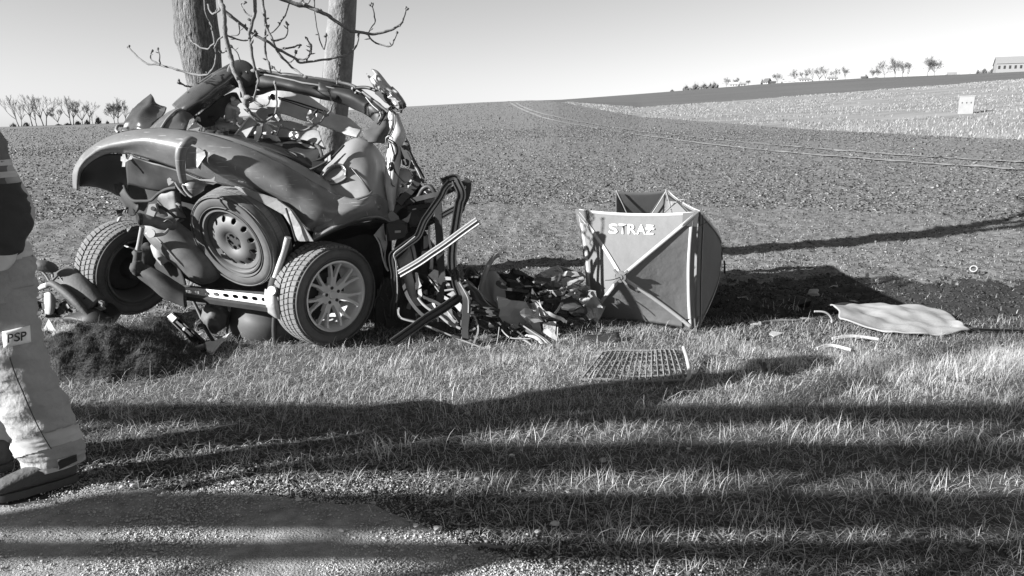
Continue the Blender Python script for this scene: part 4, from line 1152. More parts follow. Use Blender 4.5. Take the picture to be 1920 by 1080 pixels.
sheet('speaker_shelf', [
 Z2([(800, 700, 5.72), (860, 630, 5.74), (960, 610, 5.75), (1050, 640, 5.75), (1120, 700, 5.74)]),
 Z2([(830, 740, 5.68), (880, 690, 5.72), (960, 660, 5.74), (1040, 700, 5.72), (1130, 740, 5.70)]),
 Z2([(900, 790, 5.64), (940, 770, 5.66), (980, 760, 5.68), (1060, 790, 5.68), (1180, 820, 5.68)]),
], M_inner, car, thick=.01, sub=4, raw=True)
sheet('seat_back_panel', [
 Z2([(900, 800, 5.62), (1010, 800, 5.66), (1200, 790, 5.68), (1400, 840, 5.68), (1500, 900, 5.66), (1620, 930, 5.64)]),
 Z2([(890, 920, 5.58), (1020, 930, 5.60), (1200, 940, 5.60), (1380, 960, 5.60), (1520, 980, 5.60), (1640, 1000, 5.58)]),
 Z2([(900, 1040, 5.52), (1040, 1060, 5.52), (1200, 1090, 5.52), (1380, 1110, 5.52), (1540, 1130, 5.52), (1700, 1150, 5.50)]),
], M_inner, car, thick=.012, sub=5, raw=True, crumple=.015, cscale=7)
plate('foam_sheet', Z2([(900, 850, 5.56), (960, 830, 5.54), (1010, 900, 5.53), (1080, 980, 5.53), (1140, 1065, 5.52), (1060, 1050, 5.52), (1000, 1000, 5.52), (930, 1000, 5.53), (890, 940, 5.55)]), M_white, car, .01, cuts=1, crumple=.02, cscale=12, raw=True, smooth=True)
# round warning sticker with its quartered disc
def disc(name, c, nrm, r, m, parent, t=.004, seg=32, M2=None):
    bm = bmesh.new(); Mx = frame_mat(c, nrm)
    lathe_bm(bm, [(0, t), (r, t), (r, 0)], seg, Mx)
    bmesh.ops.recalc_face_normals(bm, faces=bm.faces)
    return from_bm(name, bm, m, parent, True, angle=40)
cst = P(551, 254, 5.50); nst = camdir(0.0, .1, 1)
disc('sticker_ring', cst - nst * .002, nst, .043, M_black, car)
stk = disc('sticker', cst, nst, .034, mat('sticker_white', .8, .5), car)
bm = bmesh.new(); Mx = frame_mat(cst + nst * .0045, nst)
for a0 in (0.6, 0.6 + math.pi):
    lathe_bm(bm, [(0, .0015), (.026, .0015), (.026, 0)], 10, Mx, a0, a0 + math.pi / 2)
box_bm(bm, Mx @ Matrix.Rotation(.6, 4, 'Z') @ Matrix.Translation((0, 0, .001)), .062, .006, .002)
box_bm(bm, Mx @ Matrix.Rotation(.6 + math.pi / 2, 4, 'Z') @ Matrix.Translation((0, 0, .001)), .060, .006, .002)
from_bm('sticker_print', bm, M_black, car, False)
# torn pale insulation behind the left pillar
for pts, m_ in [
 ([(480, 500), (515, 460), (560, 520), (600, 560), (560, 640), (500, 580)], M_white),
 ([(430, 620), (480, 560), (560, 610), (610, 640), (600, 720), (560, 780), (480, 790), (400, 780)], M_white),
 ([(510, 640), (590, 620), (620, 640), (580, 720), (560, 830), (520, 830), (500, 700)], M_light),
 ([(640, 630), (700, 640), (800, 700), (870, 770), (880, 790), (800, 770), (720, 700)], M_white),
 ([(560, 760), (600, 740), (640, 780), (680, 800), (640, 860), (600, 820)], M_light),
 ([(300, 800), (380, 740), (450, 800), (560, 840), (600, 900), (560, 960), (420, 950), (340, 900)], M_inner),
 ([(700, 820), (800, 800), (860, 820), (850, 900), (800, 960), (780, 1000), (700, 1020), (680, 960)], M_light)]:
    sd = pts[0][0] * .01
    plate('torn_insulation', Z2([(x, y, 5.62 + .05 * math.sin(i * 2.3 + sd) - (y - 450) * .00022) for i, (x, y) in enumerate(pts)]), m_, car, .012, cuts=2, crumple=.016, cscale=16, seed=sd, raw=True, smooth=True)
plate('folded_box', Z2([(515, 1000, 5.40), (560, 940, 5.42), (640, 850, 5.45), (730, 745, 5.48), (820, 800, 5.47), (760, 900, 5.43), (690, 1010, 5.38), (640, 1020, 5.38)]), M_inner, car, .012, raw=True)
tube('box_edge', Z2([(515, 1000, 5.39), (600, 890, 5.42), (690, 775, 5.45), (735, 740, 5.46)]), .006, M_white, car, raw=True)
tube('box_edge', Z2([(735, 740, 5.46), (780, 770, 5.46), (830, 800, 5.46)]), .005, M_white, car, raw=True)
tube('bent_hinge', Z2([(860, 860, 5.42), (850, 940, 5.40), (830, 1000, 5.37), (800, 1060, 5.33)]), [.02, .024, .02, .014], M_black, car, raw=True, prof=FLAT)
# dark luggage bay
sheet('luggage_floor', [
 [(380, 262, 5.05), (440, 262, 5.05), (520, 285, 5.05), (600, 325, 5.08), (640, 340, 5.1)],
 [(380, 250, 5.35), (440, 255, 5.38), (520, 277, 5.42), (600, 306, 5.44), (640, 318, 5.44)],
 [(390, 246, 5.50), (450, 252, 5.50), (530, 270, 5.50), (600, 292, 5.50), (650, 300, 5.5)],
], M_black, car, thick=.02, sub=4, crumple=.01)
sheet('luggage_tray', [
 [(478, 282, 5.10), (482, 272, 5.30), (492, 265, 5.50), (540, 264, 5.55), (590, 276, 5.55), (600, 290, 5.4), (585, 318, 5.15)],
 [(488, 288, 5.12), (496, 281, 5.28), (502, 275, 5.44), (540, 274, 5.48), (582, 284, 5.48), (586, 294, 5.36), (574, 314, 5.16)],
 [(500, 290, 5.16), (506, 288, 5.28), (510, 286, 5.4), (540, 284, 5.42), (566, 290, 5.42), (570, 298, 5.34), (560, 308, 5.2)],
], M_black, car, thick=.012, sub=4)
tube('tray_rim', [(470, 284, 5.05), (482, 268, 5.28), (500, 262, 5.5), (545, 261, 5.55), (592, 272, 5.52), (602, 286, 5.4), (604, 296, 5.3)], .012, M_under, car)
tube('tray_rim', [(505, 290, 5.1), (515, 283, 5.2), (540, 284, 5.3), (556, 292, 5.25), (556, 304, 5.1)], .007, M_under, car)
plate('lock_bracket', [(585, 303, 5.02), (600, 297, 5.03), (626, 279, 5.08), (628, 290, 5.08), (610, 306, 5.04), (586, 320, 5.0)], M_black, car, .012)
for (a_, b_) in ((609, 299), (615, 294)):
    plate('bracket_slot', [(a_, b_, 5.01), (a_ + 5, b_ - 4, 5.01), (a_ + 5, b_ + 7, 5.0), (a_, b_ + 10, 5.0)], M_panel, car, .006)
tube('bracket_arm', [(556, 320, 5.0), (580, 318, 4.98), (600, 310, 4.99), (622, 296, 5.02), (645, 272, 5.08)], .008, M_black, car)
tube('cable', [(380, 250, 5.08), (410, 260, 5.02), (430, 262, 5.02), (455, 268, 5.0), (463, 276, 4.98)], .012, M_black, car)
bm = bmesh.new(); blob_bm(bm, P(415, 254, 5.2), .05, .05, .035, .5, 5, 2, 3); blob_bm(bm, P(395, 252, 5.2), .05, .05, .03, .5, 5, 6, 3)
from_bm('lock_motor', bm, M_black, car, True)
plate('side_trim', [(352, 246, 5.0), (364, 230, 5.06), (376, 240, 5.06), (372, 248, 5.0)], M_panel, car, .02)
# crumpled pale cloth on the header
plate('torn_airbag', Z2([(540, 90, 5.70), (560, 60, 5.72), (620, 40, 5.74), (700, 45, 5.74), (760, 90, 5.70), (800, 130, 5.66), (900, 135, 5.64), (930, 152, 5.62), (760, 165, 5.60), (715, 150, 5.58), (695, 185, 5.55), (660, 150, 5.56), (620, 110, 5.58), (570, 140, 5.6)]), M_white, car, .012, cuts=2, crumple=.025, cscale=18, raw=True, smooth=True)
bm = bmesh.new(); lathe_bm(bm, [(.0, .0), (.085, 0), (.10, .02), (.085, .03), (.0, .012)], 32, frame_mat(Z2([(630, 195, 5.56)])[0], camdir(.2, -.3, 1)))
from_bm('round_cap', bm, M_black, car, True, angle=50)

# ---- underside
sheet('underbody_pan', [
 [(235, 300, 5.45), (300, 305, 5.20), (380, 335, 5.12), (460, 355, 5.12), (540, 390, 5.12), (600, 430, 5.18), (700, 420, 5.36)],
 [(222, 330, 5.50), (290, 370, 5.34), (380, 400, 5.30), (460, 430, 5.30), (540, 460, 5.30), (620, 470, 5.35), (715, 470, 5.45)],
 [(225, 372, 5.55), (290, 440, 5.46), (380, 480, 5.42), (460, 520, 5.42), (540, 560, 5.42), (620, 560, 5.45), (720, 540, 5.5)],
 [(262, 420, 5.62), (318, 500, 5.56), (390, 545, 5.52), (460, 580, 5.50), (540, 600, 5.50), (620, 610, 5.5), (715, 620, 5.55)],
], M_under, car, thick=.02, sub=5, crumple=.03, cscale=6)
sheet('arch_liner', [
 [(150, 350, 5.30), (156, 315, 5.30), (190, 292, 5.22), (236, 289, 5.14)],
 [(165, 349, 5.45), (185, 325, 5.45), (215, 310, 5.4), (245, 310, 5.3)],
 [(180, 350, 5.6), (205, 358, 5.6), (228, 372, 5.56), (240, 378, 5.5)],
], M_black, car, thick=.01, sub=5)
sheet('arch_liner', [
 [(560, 450, 4.98), (600, 440, 4.98), (650, 424, 5.06), (700, 415, 5.14), (735, 420, 5.25)],
 [(545, 480, 5.12), (600, 460, 5.25), (660, 450, 5.35), (710, 445, 5.4), (735, 455, 5.4)],
 [(540, 560, 5.3), (600, 540, 5.45), (660, 520, 5.5), (712, 520, 5.5), (740, 540, 5.5)],
 [(545, 625, 5.45), (600, 630, 5.5), (660, 640, 5.5), (705, 640, 5.45), (738, 645, 5.4)],
], M_black, car, thick=.01, sub=5, crumple=.02, cscale=7)
sheet('splash_panel', [
 [(236, 292, 5.10), (262, 297, 5.04), (330, 318, 4.98), (400, 345, 4.92)],
 [(240, 310, 5.14), (275, 322, 5.08), (325, 340, 5.02), (372, 352, 4.98)],
 [(238, 345, 5.20), (262, 350, 5.16), (300, 358, 5.12), (330, 350, 5.08)],
], M_black, car, thick=.01, sub=5, crumple=.012, ridge=0.012)
Z7 = zf(200, 260, 6.75)
tube('splash_edge', Z7([(220, 590, 5.12), (260, 700, 5.10), (330, 780, 5.06), (430, 790, 5.04), (560, 780, 5.02), (650, 700, 4.98), (760, 640, 4.94), (880, 620, 4.9)]), .010, M_under, car, raw=True)
sheet('hanging_flap', [
 Z7([(170, 690, 5.2), (230, 620, 5.16), (330, 800, 5.1)]),
 Z7([(210, 800, 5.2), (290, 800, 5.14), (400, 830, 5.1)]),
 Z7([(250, 880, 5.22), (320, 900, 5.16), (400, 890, 5.1)]),
 Z7([(310, 980, 5.24), (340, 980, 5.2), (370, 960, 5.16)]),
], M_black, car, thick=.012, sub=4, raw=True, crumple=.01)
# the Y shaped hole through the arch liner onto the bright field, put in as a pale plate
plate('hole_plate', Z7([(203, 195, 5.06), (235, 195, 5.06), (248, 255, 5.06), (275, 268, 5.06), (300, 215, 5.06), (340, 215, 5.06), (320, 260, 5.06), (285, 270, 5.06), (240, 300, 5.06), (235, 355, 5.06), (197, 355, 5.06), (203, 290, 5.06), (180, 280, 5.06), (183, 225, 5.06), (200, 225, 5.06)]), M_white, car, .006, raw=True)
# bent crash bar hanging over the bumper
tube('bent_crash_tube', Z7([(1130, 40, 4.60), (1060, 20, 4.58), (1000, 60, 4.56), (950, 120, 4.56), (930, 230, 4.56), (940, 400, 4.58), (970, 550, 4.60)]), [.020, .026, .030, .032, .030, .026, .022], M_paint2, car, raw=True, n=14)
sheet('crash_tube_web', Z7([(1020, 80, 4.60), (1080, 95, 4.62), (1130, 130, 4.64)]) and [
 Z7([(1010, 80, 4.60), (1060, 85, 4.62), (1130, 110, 4.66)]),
 Z7([(990, 220, 4.60), (1060, 230, 4.63), (1125, 260, 4.68)]),
 Z7([(1000, 380, 4.62), (1060, 380, 4.65), (1130, 375, 4.70)])], M_paint2, car, thick=.01, sub=4, raw=True)
sheet('crash_bar_foot', [
 Z7([(960, 580, 4.60), (1010, 540, 4.60), (1120, 520, 4.62), (1250, 560, 4.66)]),
 Z7([(980, 640, 4.60), (1060, 610, 4.58), (1150, 600, 4.60), (1230, 620, 4.66)]),
 Z7([(1050, 730, 4.62), (1090, 735, 4.60), (1150, 700, 4.62), (1220, 650, 4.68)])], M_paint2, car, thick=.012, sub=4, raw=True)
tube('bracket_edge', Z7([(870, 550, 4.62), (910, 620, 4.62), (960, 680, 4.62), (1010, 720, 4.63)]), .008, M_panel, car, raw=True)
tube('bracket_edge', Z7([(960, 590, 4.58), (990, 650, 4.58), (1040, 710, 4.58), (1080, 740, 4.58)]), .007, M_alu, car, raw=True)
plate('torn_bracket', Z7([(770, 510, 4.80), (800, 490, 4.80), (830, 510, 4.80), (815, 530, 4.80), (860, 545, 4.80), (790, 595, 4.80), (772, 550, 4.80)]), M_alu, car, .012, raw=True)
# heat shield and muffler
sheet('heat_shield', [
 Z7([(780, 600, 5.14), (850, 575, 5.14), (900, 600, 5.14), (940, 680, 5.16)]),
 Z7([(660, 720, 5.16), (760, 700, 5.12), (860, 700, 5.10), (930, 740, 5.16)]),
 Z7([(640, 860, 5.22), (760, 850, 5.14), (880, 850, 5.10), (950, 880, 5.16)]),
 Z7([(720, 1000, 5.26), (800, 1000, 5.16), (900, 1000, 5.12), (1000, 1010, 5.16)]),
], M_muff, car, thick=.006, sub=5, raw=True, crumple=.012, cscale=12)
tube('muffler', [(282, 418, 5.08), (292, 424, 5.06), (312, 440, 5.04), (348, 470, 5.04), (382, 500, 5.06), (396, 512, 5.08), (402, 518, 5.10)], [.035, .098, .118, .124, .122, .105, .04], M_muff, car, n=28, crumple=.0)
tube('muffler_seam', [(274, 424, 4.97), (300, 452, 4.92), (330, 486, 4.92), (345, 500, 4.94)], .007, M_panel, car)
tube('tail_pipe', [(262, 411, 4.80), (285, 414, 4.82), (305, 420, 4.86), (322, 418, 4.92)], [.040, .036, .04, .05], M_muff, car, n=20)
bm = bmesh.new(); lathe_bm(bm, [(0, 0.004), (.034, .004), (.041, .006), (.043, 0), (.040, -.02)], 28, frame_mat(P(260, 411, 4.79), Vector((-.75, -.65, -.05))))
from_bm('pipe_mouth', bm, M_cable, car, True, angle=40)
tube('pipe_hanger', [(276, 438, 4.78), (290, 441, 4.76), (308, 438, 4.78), (316, 430, 4.82)], [.014, .013, .011, .008], M_alu, car)
disc('hanger_bolt', P(284, 438, 4.75), camdir(0, 0, 1), .028, M_alu, car, .012)
tube('hanger_bracket', [(330, 408, 4.84), (318, 398, 4.82), (300, 388, 4.82), (292, 398, 4.84)], .010, M_under, car, prof=FLAT)
plate('tow_block', [(281, 383, 4.80), (293, 382, 4.80), (296, 392, 4.80), (290, 406, 4.80), (276, 401, 4.80)], M_alu, car, .03)
disc('tow_block_hole', P(287, 391, 4.785), camdir(0, 0, 1), .014, M_cable, car, .004)
tube('cable', [(326, 418, 4.80), (316, 412, 4.8), (308, 416, 4.8)], .006, M_cable, car)
# shock absorbers
tube('shock_absorber', [(267, 425, 4.82), (262, 452, 4.86), (257, 478, 4.90)], [.016, .016, .017], M_alu, car, sub=2)
tube('shock_absorber', [(259, 470, 4.87), (257, 490, 4.89), (253, 506, 4.90)], [.024, .028, .03], M_under, car, sub=2)
tube('shock_absorber', [(540, 445, 4.72), (530, 480, 4.74), (514, 527, 4.76)], [.021, .021, .021], M_steel, car, sub=2)
tube('shock_absorber', [(516, 520, 4.76), (512, 535, 4.76), (509, 548, 4.76)], [.030, .032, .030], M_under, car, sub=2)
# trailing arm on the left
sheet('trailing_arm', [
 [(246, 500, 4.90), (258, 494, 4.86), (280, 500, 4.82), (310, 516, 4.80), (345, 540, 4.80)],
 [(250, 508, 4.84), (265, 512, 4.78), (290, 524, 4.74), (315, 540, 4.74), (348, 558, 4.76)],
 [(262, 520, 4.88), (280, 535, 4.84), (300, 552, 4.82), (325, 565, 4.82), (350, 576, 4.82)],
], M_under, car, thick=.02, sub=5, crumple=.008)
bm = bmesh.new(); blob_bm(bm, P(258, 503, 4.80), .045, .05, .05, .25, 4, 2, 3)
from_bm('hub_carrier', bm, M_under, car, True)
bm = bmesh.new(); blob_bm(bm, P(272, 480, 5.1), .07, .07, .09, .25, 4, 5, 3)
from_bm('brake_caliper', bm, M_under, car, True)
sheet('inner_fender', [
 [(272, 455, 5.3), (300, 460, 5.2), (330, 490, 5.1)],
 [(280, 490, 5.3), (310, 500, 5.2), (345, 520, 5.1)],
 [(300, 530, 5.3), (320, 530, 5.2), (350, 540, 5.1)]], M_black, car, thick=.01, sub=4)
tube('spring', [(290, 458, 5.02), (300, 475, 5.0), (312, 492, 5.0)], [.03, .045, .04], M_inner, car)
# torsion beam with its row of holes
def holed_beam(name, A, B, C, D, nx, ny, holes, m, depth):
    A, B, C, D = map(Vector, (A, B, C, D))
    bm = bmesh.new()
    def q(s, t): return (A.lerp(B, s)).lerp(D.lerp(C, s), t)
    nn = (B - A).cross(D - A).normalized()
    if nn.y > 0: nn = -nn
    L = (B - A).length; H = (D - A).length
    vs = [[bm.verts.new(q(i / nx, j / ny)) for j in range(ny + 1)] for i in range(nx + 1)]
    for i in range(nx):
        for j in range(ny):
            x = (i + .5) / nx; y = (j + .5) / ny
            if any(((x - hx) * L / hr) ** 2 + ((y - hy) * H / (hr * .72)) ** 2 < 1 for hx, hy, hr in holes): continue
            bm.faces.new((vs[i][j], vs[i + 1][j], vs[i + 1][j + 1], vs[i][j + 1]))
    for s, t in ((0, 0), (0, ny)):
        pr = [bm.verts.new(vs[i][t].co - nn * depth) for i in range(nx + 1)]
        for i in range(nx): bm.faces.new((vs[i][t], vs[i + 1][t], pr[i + 1], pr[i]))
    bmesh.ops.recalc_face_normals(bm, faces=bm.faces)
    o = from_bm(name, bm, m, car, False)
    s = o.modifiers.new('thickness', 'SOLIDIFY'); s.thickness = .006
    return o
hl = [((i + .7) / 10.4, .46, .023) for i in range(10)]
holed_beam('axle_beam', P(336, 537, 4.90), P(526, 556, 4.76), P(528, 576, 4.72), P(346, 554, 4.86), 260, 22, hl, M_steel, .05)
holed_beam('axle_beam_lip', P(330, 553, 4.84), P(520, 580, 4.70), P(522, 588, 4.72), P(326, 560, 4.86), 20, 4, [], M_under, .03)
tube('axle_rod', [(335, 536, 5.0), (430, 546, 4.95), (520, 552, 4.9)], .012, M_under, car)
sheet('beam_end', [
 [(500, 542, 4.74), (512, 546, 4.70), (524, 548, 4.72)],
 [(498, 565, 4.72), (512, 572, 4.66), (526, 575, 4.70)],
 [(504, 586, 4.74), (516, 594, 4.70), (530, 600, 4.74)]], M_steel, car, thick=.02, sub=4, crumple=.01)
disc('beam_bolt', P(513, 545, 4.68), camdir(-.2, 0, 1), .03, M_steel, car, .03)
# tank, exhaust box and rear brake drum hanging below the beam
sheet('fuel_tank', [
 [(436, 575, 5.05), (460, 576, 4.95), (500, 586, 4.92), (540, 596, 5.0)],
 [(432, 605, 5.0), (465, 606, 4.86), (505, 612, 4.86), (548, 612, 4.95)],
 [(440, 632, 5.05), (470, 636, 4.92), (510, 640, 4.92), (550, 638, 5.0)],
 [(450, 645, 5.2), (480, 650, 5.1), (515, 650, 5.1), (550, 648, 5.2)],
], M_tank, car, thick=.02, sub=5)
bm = bmesh.new(); blob_bm(bm, P(404, 592, 4.95), .085, .10, .11, .22, 4, 7, 4)
from_bm('exhaust_box', bm, M_tank, car, True)
for pts, r in [([(360, 560, 5.0), (375, 590, 4.95), (385, 615, 4.9), (400, 640, 4.86)], .012), ([(420, 570, 5.0), (428, 600, 4.95), (424, 630, 4.9)], .008), ([(515, 595, 4.85), (514, 620, 4.85), (516, 650, 4.85)], .018)]:
    tube('brake_line', pts, r, M_black, car)
for k in range(9):
    rnd = random.Random(k); u0, v0 = rnd.uniform(345, 540), rnd.uniform(395, 600)
    tube('underbody_pipe', [(u0, v0, 5.3), (u0 + rnd.uniform(-30, 30), v0 + rnd.uniform(-10, 30), 5.22), (u0 + rnd.uniform(10, 60), v0 + rnd.uniform(-10, 40), 5.3)], rnd.uniform(.006, .016), M_under, car)


# loose shreds, straps and wires inside the opening
rnd = random.Random(91)
for k in range(14):
    u0, v0 = rnd.uniform(372, 610), rnd.uniform(205, 285)
    if v0 > 215 + (u0 - 372) * .34: v0 -= 30
    Yk = rnd.uniform(5.32, 5.55); L = rnd.uniform(8, 34); a = rnd.uniform(-2.6, .2)
    pts = [(u0, v0, Yk), (u0 + math.cos(a) * L * .5 + rnd.uniform(-5, 5), v0 + math.sin(a) * L * .4 + rnd.uniform(-3, 3), Yk + rnd.uniform(-.05, .05)), (u0 + math.cos(a) * L, v0 + abs(math.sin(a)) * L * .6, Yk)]
    tube('torn_strip', pts, rnd.uniform(.003, .013), rnd.choice([M_light, M_black, M_inner, M_white, M_cable, M_inner]), car, prof=FLAT if k % 2 else None, crumple=.008, cscale=20)
for k in range(12):
    u0, v0 = rnd.uniform(225, 350), rnd.uniform(300, 480); Yk = 5.0
    tube('underbody_pipe', [(u0, v0, Yk + .15), (u0 + rnd.uniform(5, 25), v0 + rnd.uniform(-12, 12), Yk + .1), (u0 + rnd.uniform(20, 60), v0 + rnd.uniform(-10, 30), Yk + .2)], rnd.uniform(.004, .011), rnd.choice([M_under, M_black, M_muff, M_panel]), car, crumple=.006, cscale=14)
for k, (u0, v0) in enumerate([(236, 424), (222, 398), (232, 392), (226, 410)]):
    plate('torn_bracket', [(u0 + rnd.uniform(-10, 0), v0 + rnd.uniform(-8, 0), 5.1), (u0 + rnd.uniform(2, 12), v0 + rnd.uniform(-8, 0), 5.12), (u0 + rnd.uniform(2, 10), v0 + rnd.uniform(2, 10), 5.1), (u0 - rnd.uniform(0, 8), v0 + rnd.uniform(2, 8), 5.1)], rnd.choice([M_alu, M_light, M_black]), car, .012, cuts=1, crumple=.02, cscale=20)
# ---------------------------------------------------------------- crushed side of the wreck: bent frames, rails, torn sheets
Z6 = zf(700, 500, 6.0)
Z8 = zf(860, 560, 5.647)
def mix(*ch):
    out = []
    for f, pts in ch: out += f(pts)
    return out
tube('door_frame', mix((Z4, [(1150, 630, 5.02), (1240, 600, 5.0), (1330, 575, 5.0), (1375, 660, 4.99), (1420, 760, 4.98), (1425, 850, 4.98), (1400, 920, 4.98)]),
     (Z5, [(1390, 60, 4.98), (1350, 300, 4.97), (1310, 560, 4.96), (1290, 800, 4.95), (1300, 980, 4.94)]),
     (Z6, [(915, 60, 4.94), (940, 200, 4.93), (975, 320, 4.92), (930, 370, 4.90), (860, 415, 4.86), (740, 500, 4.80), (600, 590, 4.74), (400, 730, 4.66), (210, 860, 4.60)])), .030, M_black, car, raw=True, prof=CHAN, sub=4, crumple=.006, cscale=8)
tube('door_frame', mix((Z4, [(1270, 640, 5.0), (1200, 720, 4.99), (1140, 830, 4.98), (1070, 930, 4.97), (990, 1040, 4.97)]),
     (Z5, [(900, 250, 4.96), (840, 370, 4.95), (780, 490, 4.94), (640, 600, 4.93), (470, 730, 4.92), (430, 780, 4.92), (440, 900, 4.92), (460, 1040, 4.92)]),
     (Z6, [(240, 160, 4.92), (262, 300, 4.93), (240, 430, 4.95), (215, 600, 5.0)])), .024, M_black, car, raw=True, prof=CHAN, sub=4, crumple=.006, cscale=9)
tube('frame_edge', mix((Z5, [(760, 490, 4.90), (600, 620, 4.89), (455, 740, 4.88), (480, 860, 4.88), (495, 1050, 4.88)]), (Z6, [(268, 130, 4.88), (272, 300, 4.89), (258, 400, 4.91)])), .0045, M_panel, car, raw=True)
tube('window_rail', mix((Z4, [(1390, 690, 5.08), (1460, 650, 5.08), (1520, 620, 5.08), (1535, 700, 5.08), (1510, 820, 5.07), (1450, 950, 5.05)]), (Z5, [(1440, 80, 5.03), (1410, 130, 5.0)])), .019, M_black, car, raw=True, prof=FLAT, crumple=.004)
tube('window_rail', Z4([(620, 930, 5.14), (740, 890, 5.12), (880, 850, 5.1), (1040, 812, 5.08), (1180, 785, 5.07), (1330, 720, 5.06)]), .017, M_black, car, raw=True, prof=FLAT, crumple=.005)
tube('window_rail', Z5([(800, 350, 5.10), (950, 290, 5.09), (1100, 215, 5.08), (1250, 130, 5.07), (1360, 75, 5.05), (1420, 50, 5.02)]), .021, M_black, car, raw=True, prof=CHAN)
tube('window_rail', Z4([(880, 860, 5.2), (760, 860, 5.2), (640, 920, 5.18), (500, 1000, 5.16), (440, 1080, 5.14)]), .022, M_black, car, raw=True, prof=FLAT)
tube('centre_post', mix((Z4, [(1085, 920, 5.08), (1095, 1040, 5.08)]), (Z5, [(1095, 250, 5.08), (1110, 500, 5.07), (1128, 760, 5.06), (1140, 1000, 5.05)]), (Z6, [(775, 120, 5.04), (762, 280, 5.02), (735, 400, 5.0), (700, 500, 4.98), (700, 620, 4.96)])), .026, M_black, car, raw=True, prof=FLAT, crumple=.004)
tube('sill_post', Z6([(958, 170, 4.9), (1000, 260, 4.88), (1045, 350, 4.86), (1048, 500, 4.84), (1030, 680, 4.82), (1040, 830, 4.80)]), [.014, .018, .026, .028, .026, .022], M_black, car, raw=True, prof=FLAT)
tube('post_edge', Z6([(970, 180, 4.87), (1060, 340, 4.83), (1072, 430, 4.83), (1070, 520, 4.82)]), .005, M_panel, car, raw=True)
tube('aluminium_rail', Z5([(530, 1030, 4.86), (800, 872, 4.83), (1000, 735, 4.81), (1200, 600, 4.79), (1450, 415, 4.77), (1665, 262, 4.75)]), .026, mat('dull_rail', .17, .5, metal=.4, dust=.4, dust_col=.2), car, raw=True, prof=RAIL, up=Vector((0, -1, 0)))
tube('wheel_trim_arc', Z4([(700, 940, 5.16), (800, 850, 5.14), (870, 730, 5.12), (950, 690, 5.11), (1010, 730, 5.1), (1055, 810, 5.1)]), .016, M_black, car, raw=True)
tube('shock_tower', Z4([(880, 840, 5.2), (960, 800, 5.2), (1040, 790, 5.2)]), .042, M_alu, car, raw=True)
tube('shock_tower', Z4([(900, 885, 5.2), (980, 880, 5.2), (1050, 870, 5.2)]), .03, M_alu, car, raw=True)
plate('bracket_box', Z5([(360, 300, 5.0), (520, 288, 4.99), (640, 300, 5.0), (640, 440, 5.0), (600, 500, 5.0), (420, 545, 5.0), (350, 540, 5.02)]), M_black, car, .05, raw=True)
plate('box_label', Z5([(465, 405, 4.965), (550, 400, 4.965), (550, 432, 4.965), (465, 438, 4.965)]), M_inner, car, .003, raw=True)
plate('hinge_plate', Z5([(360, 170, 5.12), (420, 110, 5.12), (520, 200, 5.12), (540, 280, 5.12), (400, 290, 5.1)]), M_panel, car, .01, raw=True)
plate('hinge_plate', Z5([(565, 250, 5.10), (640, 210, 5.12), (700, 140, 5.14), (660, 280, 5.12), (640, 300, 5.1)]), M_panel, car, .01, raw=True)
plate('wiring_tray', Z5([(650, 130, 5.18), (900, 60, 5.2), (1000, 90, 5.2), (950, 260, 5.18), (820, 340, 5.16), (680, 350, 5.16)]), M_under, car, .05, cuts=1, crumple=.02, cscale=16, raw=True)
plate('dome_panel', Z5([(650, 40, 5.2), (980, 0, 5.2), (1010, 60, 5.2), (660, 100, 5.2)]), M_black, car, .04, raw=True)
plate('reflector', Z5([(718, 95, 5.14), (770, 80, 5.14), (775, 94, 5.14), (722, 106, 5.14)]), M_white, car, .01, raw=True)
plate('torn_liner', Z5([(170, 460, 4.98), (230, 390, 5.0), (290, 300, 5.04), (320, 420, 5.04), (340, 600, 5.04), (320, 740, 5.02), (280, 640, 5.0), (240, 540, 4.99)]), M_inner, car, .008, cuts=1, crumple=.012, cscale=16, raw=True)
tube('liner_edge', Z5([(165, 460, 4.96), (230, 560, 4.96), (262, 660, 4.96), (290, 800, 4.96), (330, 920, 4.96), (370, 990, 4.96)]), .006, M_inner, car, raw=True)
tube('liner_edge', Z5([(335, 465, 4.97), (345, 600, 4.97), (320, 740, 4.98), (330, 880, 4.98), (360, 960, 4.97)]), .005, M_panel, car, raw=True)
sheet('door_inner_panel', [
 Z5([(500, 830, 5.08), (600, 730, 5.08), (690, 640, 5.08), (740, 620, 5.08)]),
 Z5([(520, 900, 5.04), (620, 820, 5.04), (710, 760, 5.04), (780, 860, 5.04)]),
 Z6([(310, 80, 5.04), (350, 60, 5.02), (400, 50, 5.02), (440, 60, 5.02)]),
 Z6([(340, 200, 5.04), (380, 200, 5.0), (430, 200, 5.0), (460, 180, 5.02)]),
 Z6([(400, 350, 5.04), (430, 340, 5.0), (470, 330, 5.0), (490, 300, 5.02)]),
 Z6([(450, 460, 5.0), (490, 440, 4.96), (530, 430, 4.96), (550, 430, 4.98)])], M_inner, car, thick=.008, sub=4, raw=True, crumple=.01)
tube('seam', Z5([(690, 620, 5.03), (720, 740, 5.03), (740, 860, 5.03), (745, 930, 5.03)]), .005, M_cable, car, raw=True)
sheet('torn_white_skin', [
 Z5([(960, 340, 5.10), (985, 330, 5.12)]), Z5([(945, 560, 5.08), (975, 560, 5.12)]), Z5([(960, 760, 5.08), (1000, 760, 5.1)]), Z5([(955, 960, 5.08), (1000, 980, 5.1)])], M_light, car, thick=.006, sub=4, raw=True, crumple=.012)
plate('torn_panel', Z5([(870, 480, 5.12), (930, 470, 5.12), (955, 560, 5.12), (930, 640, 5.12), (880, 660, 5.12)]), M_inner, car, .01, cuts=1, crumple=.012, raw=True)
plate('torn_panel', Z5([(860, 700, 5.1), (960, 690, 5.1), (940, 780, 5.1), (880, 900, 5.1), (840, 860, 5.1)]), M_inner, car, .01, cuts=1, crumple=.015, raw=True)
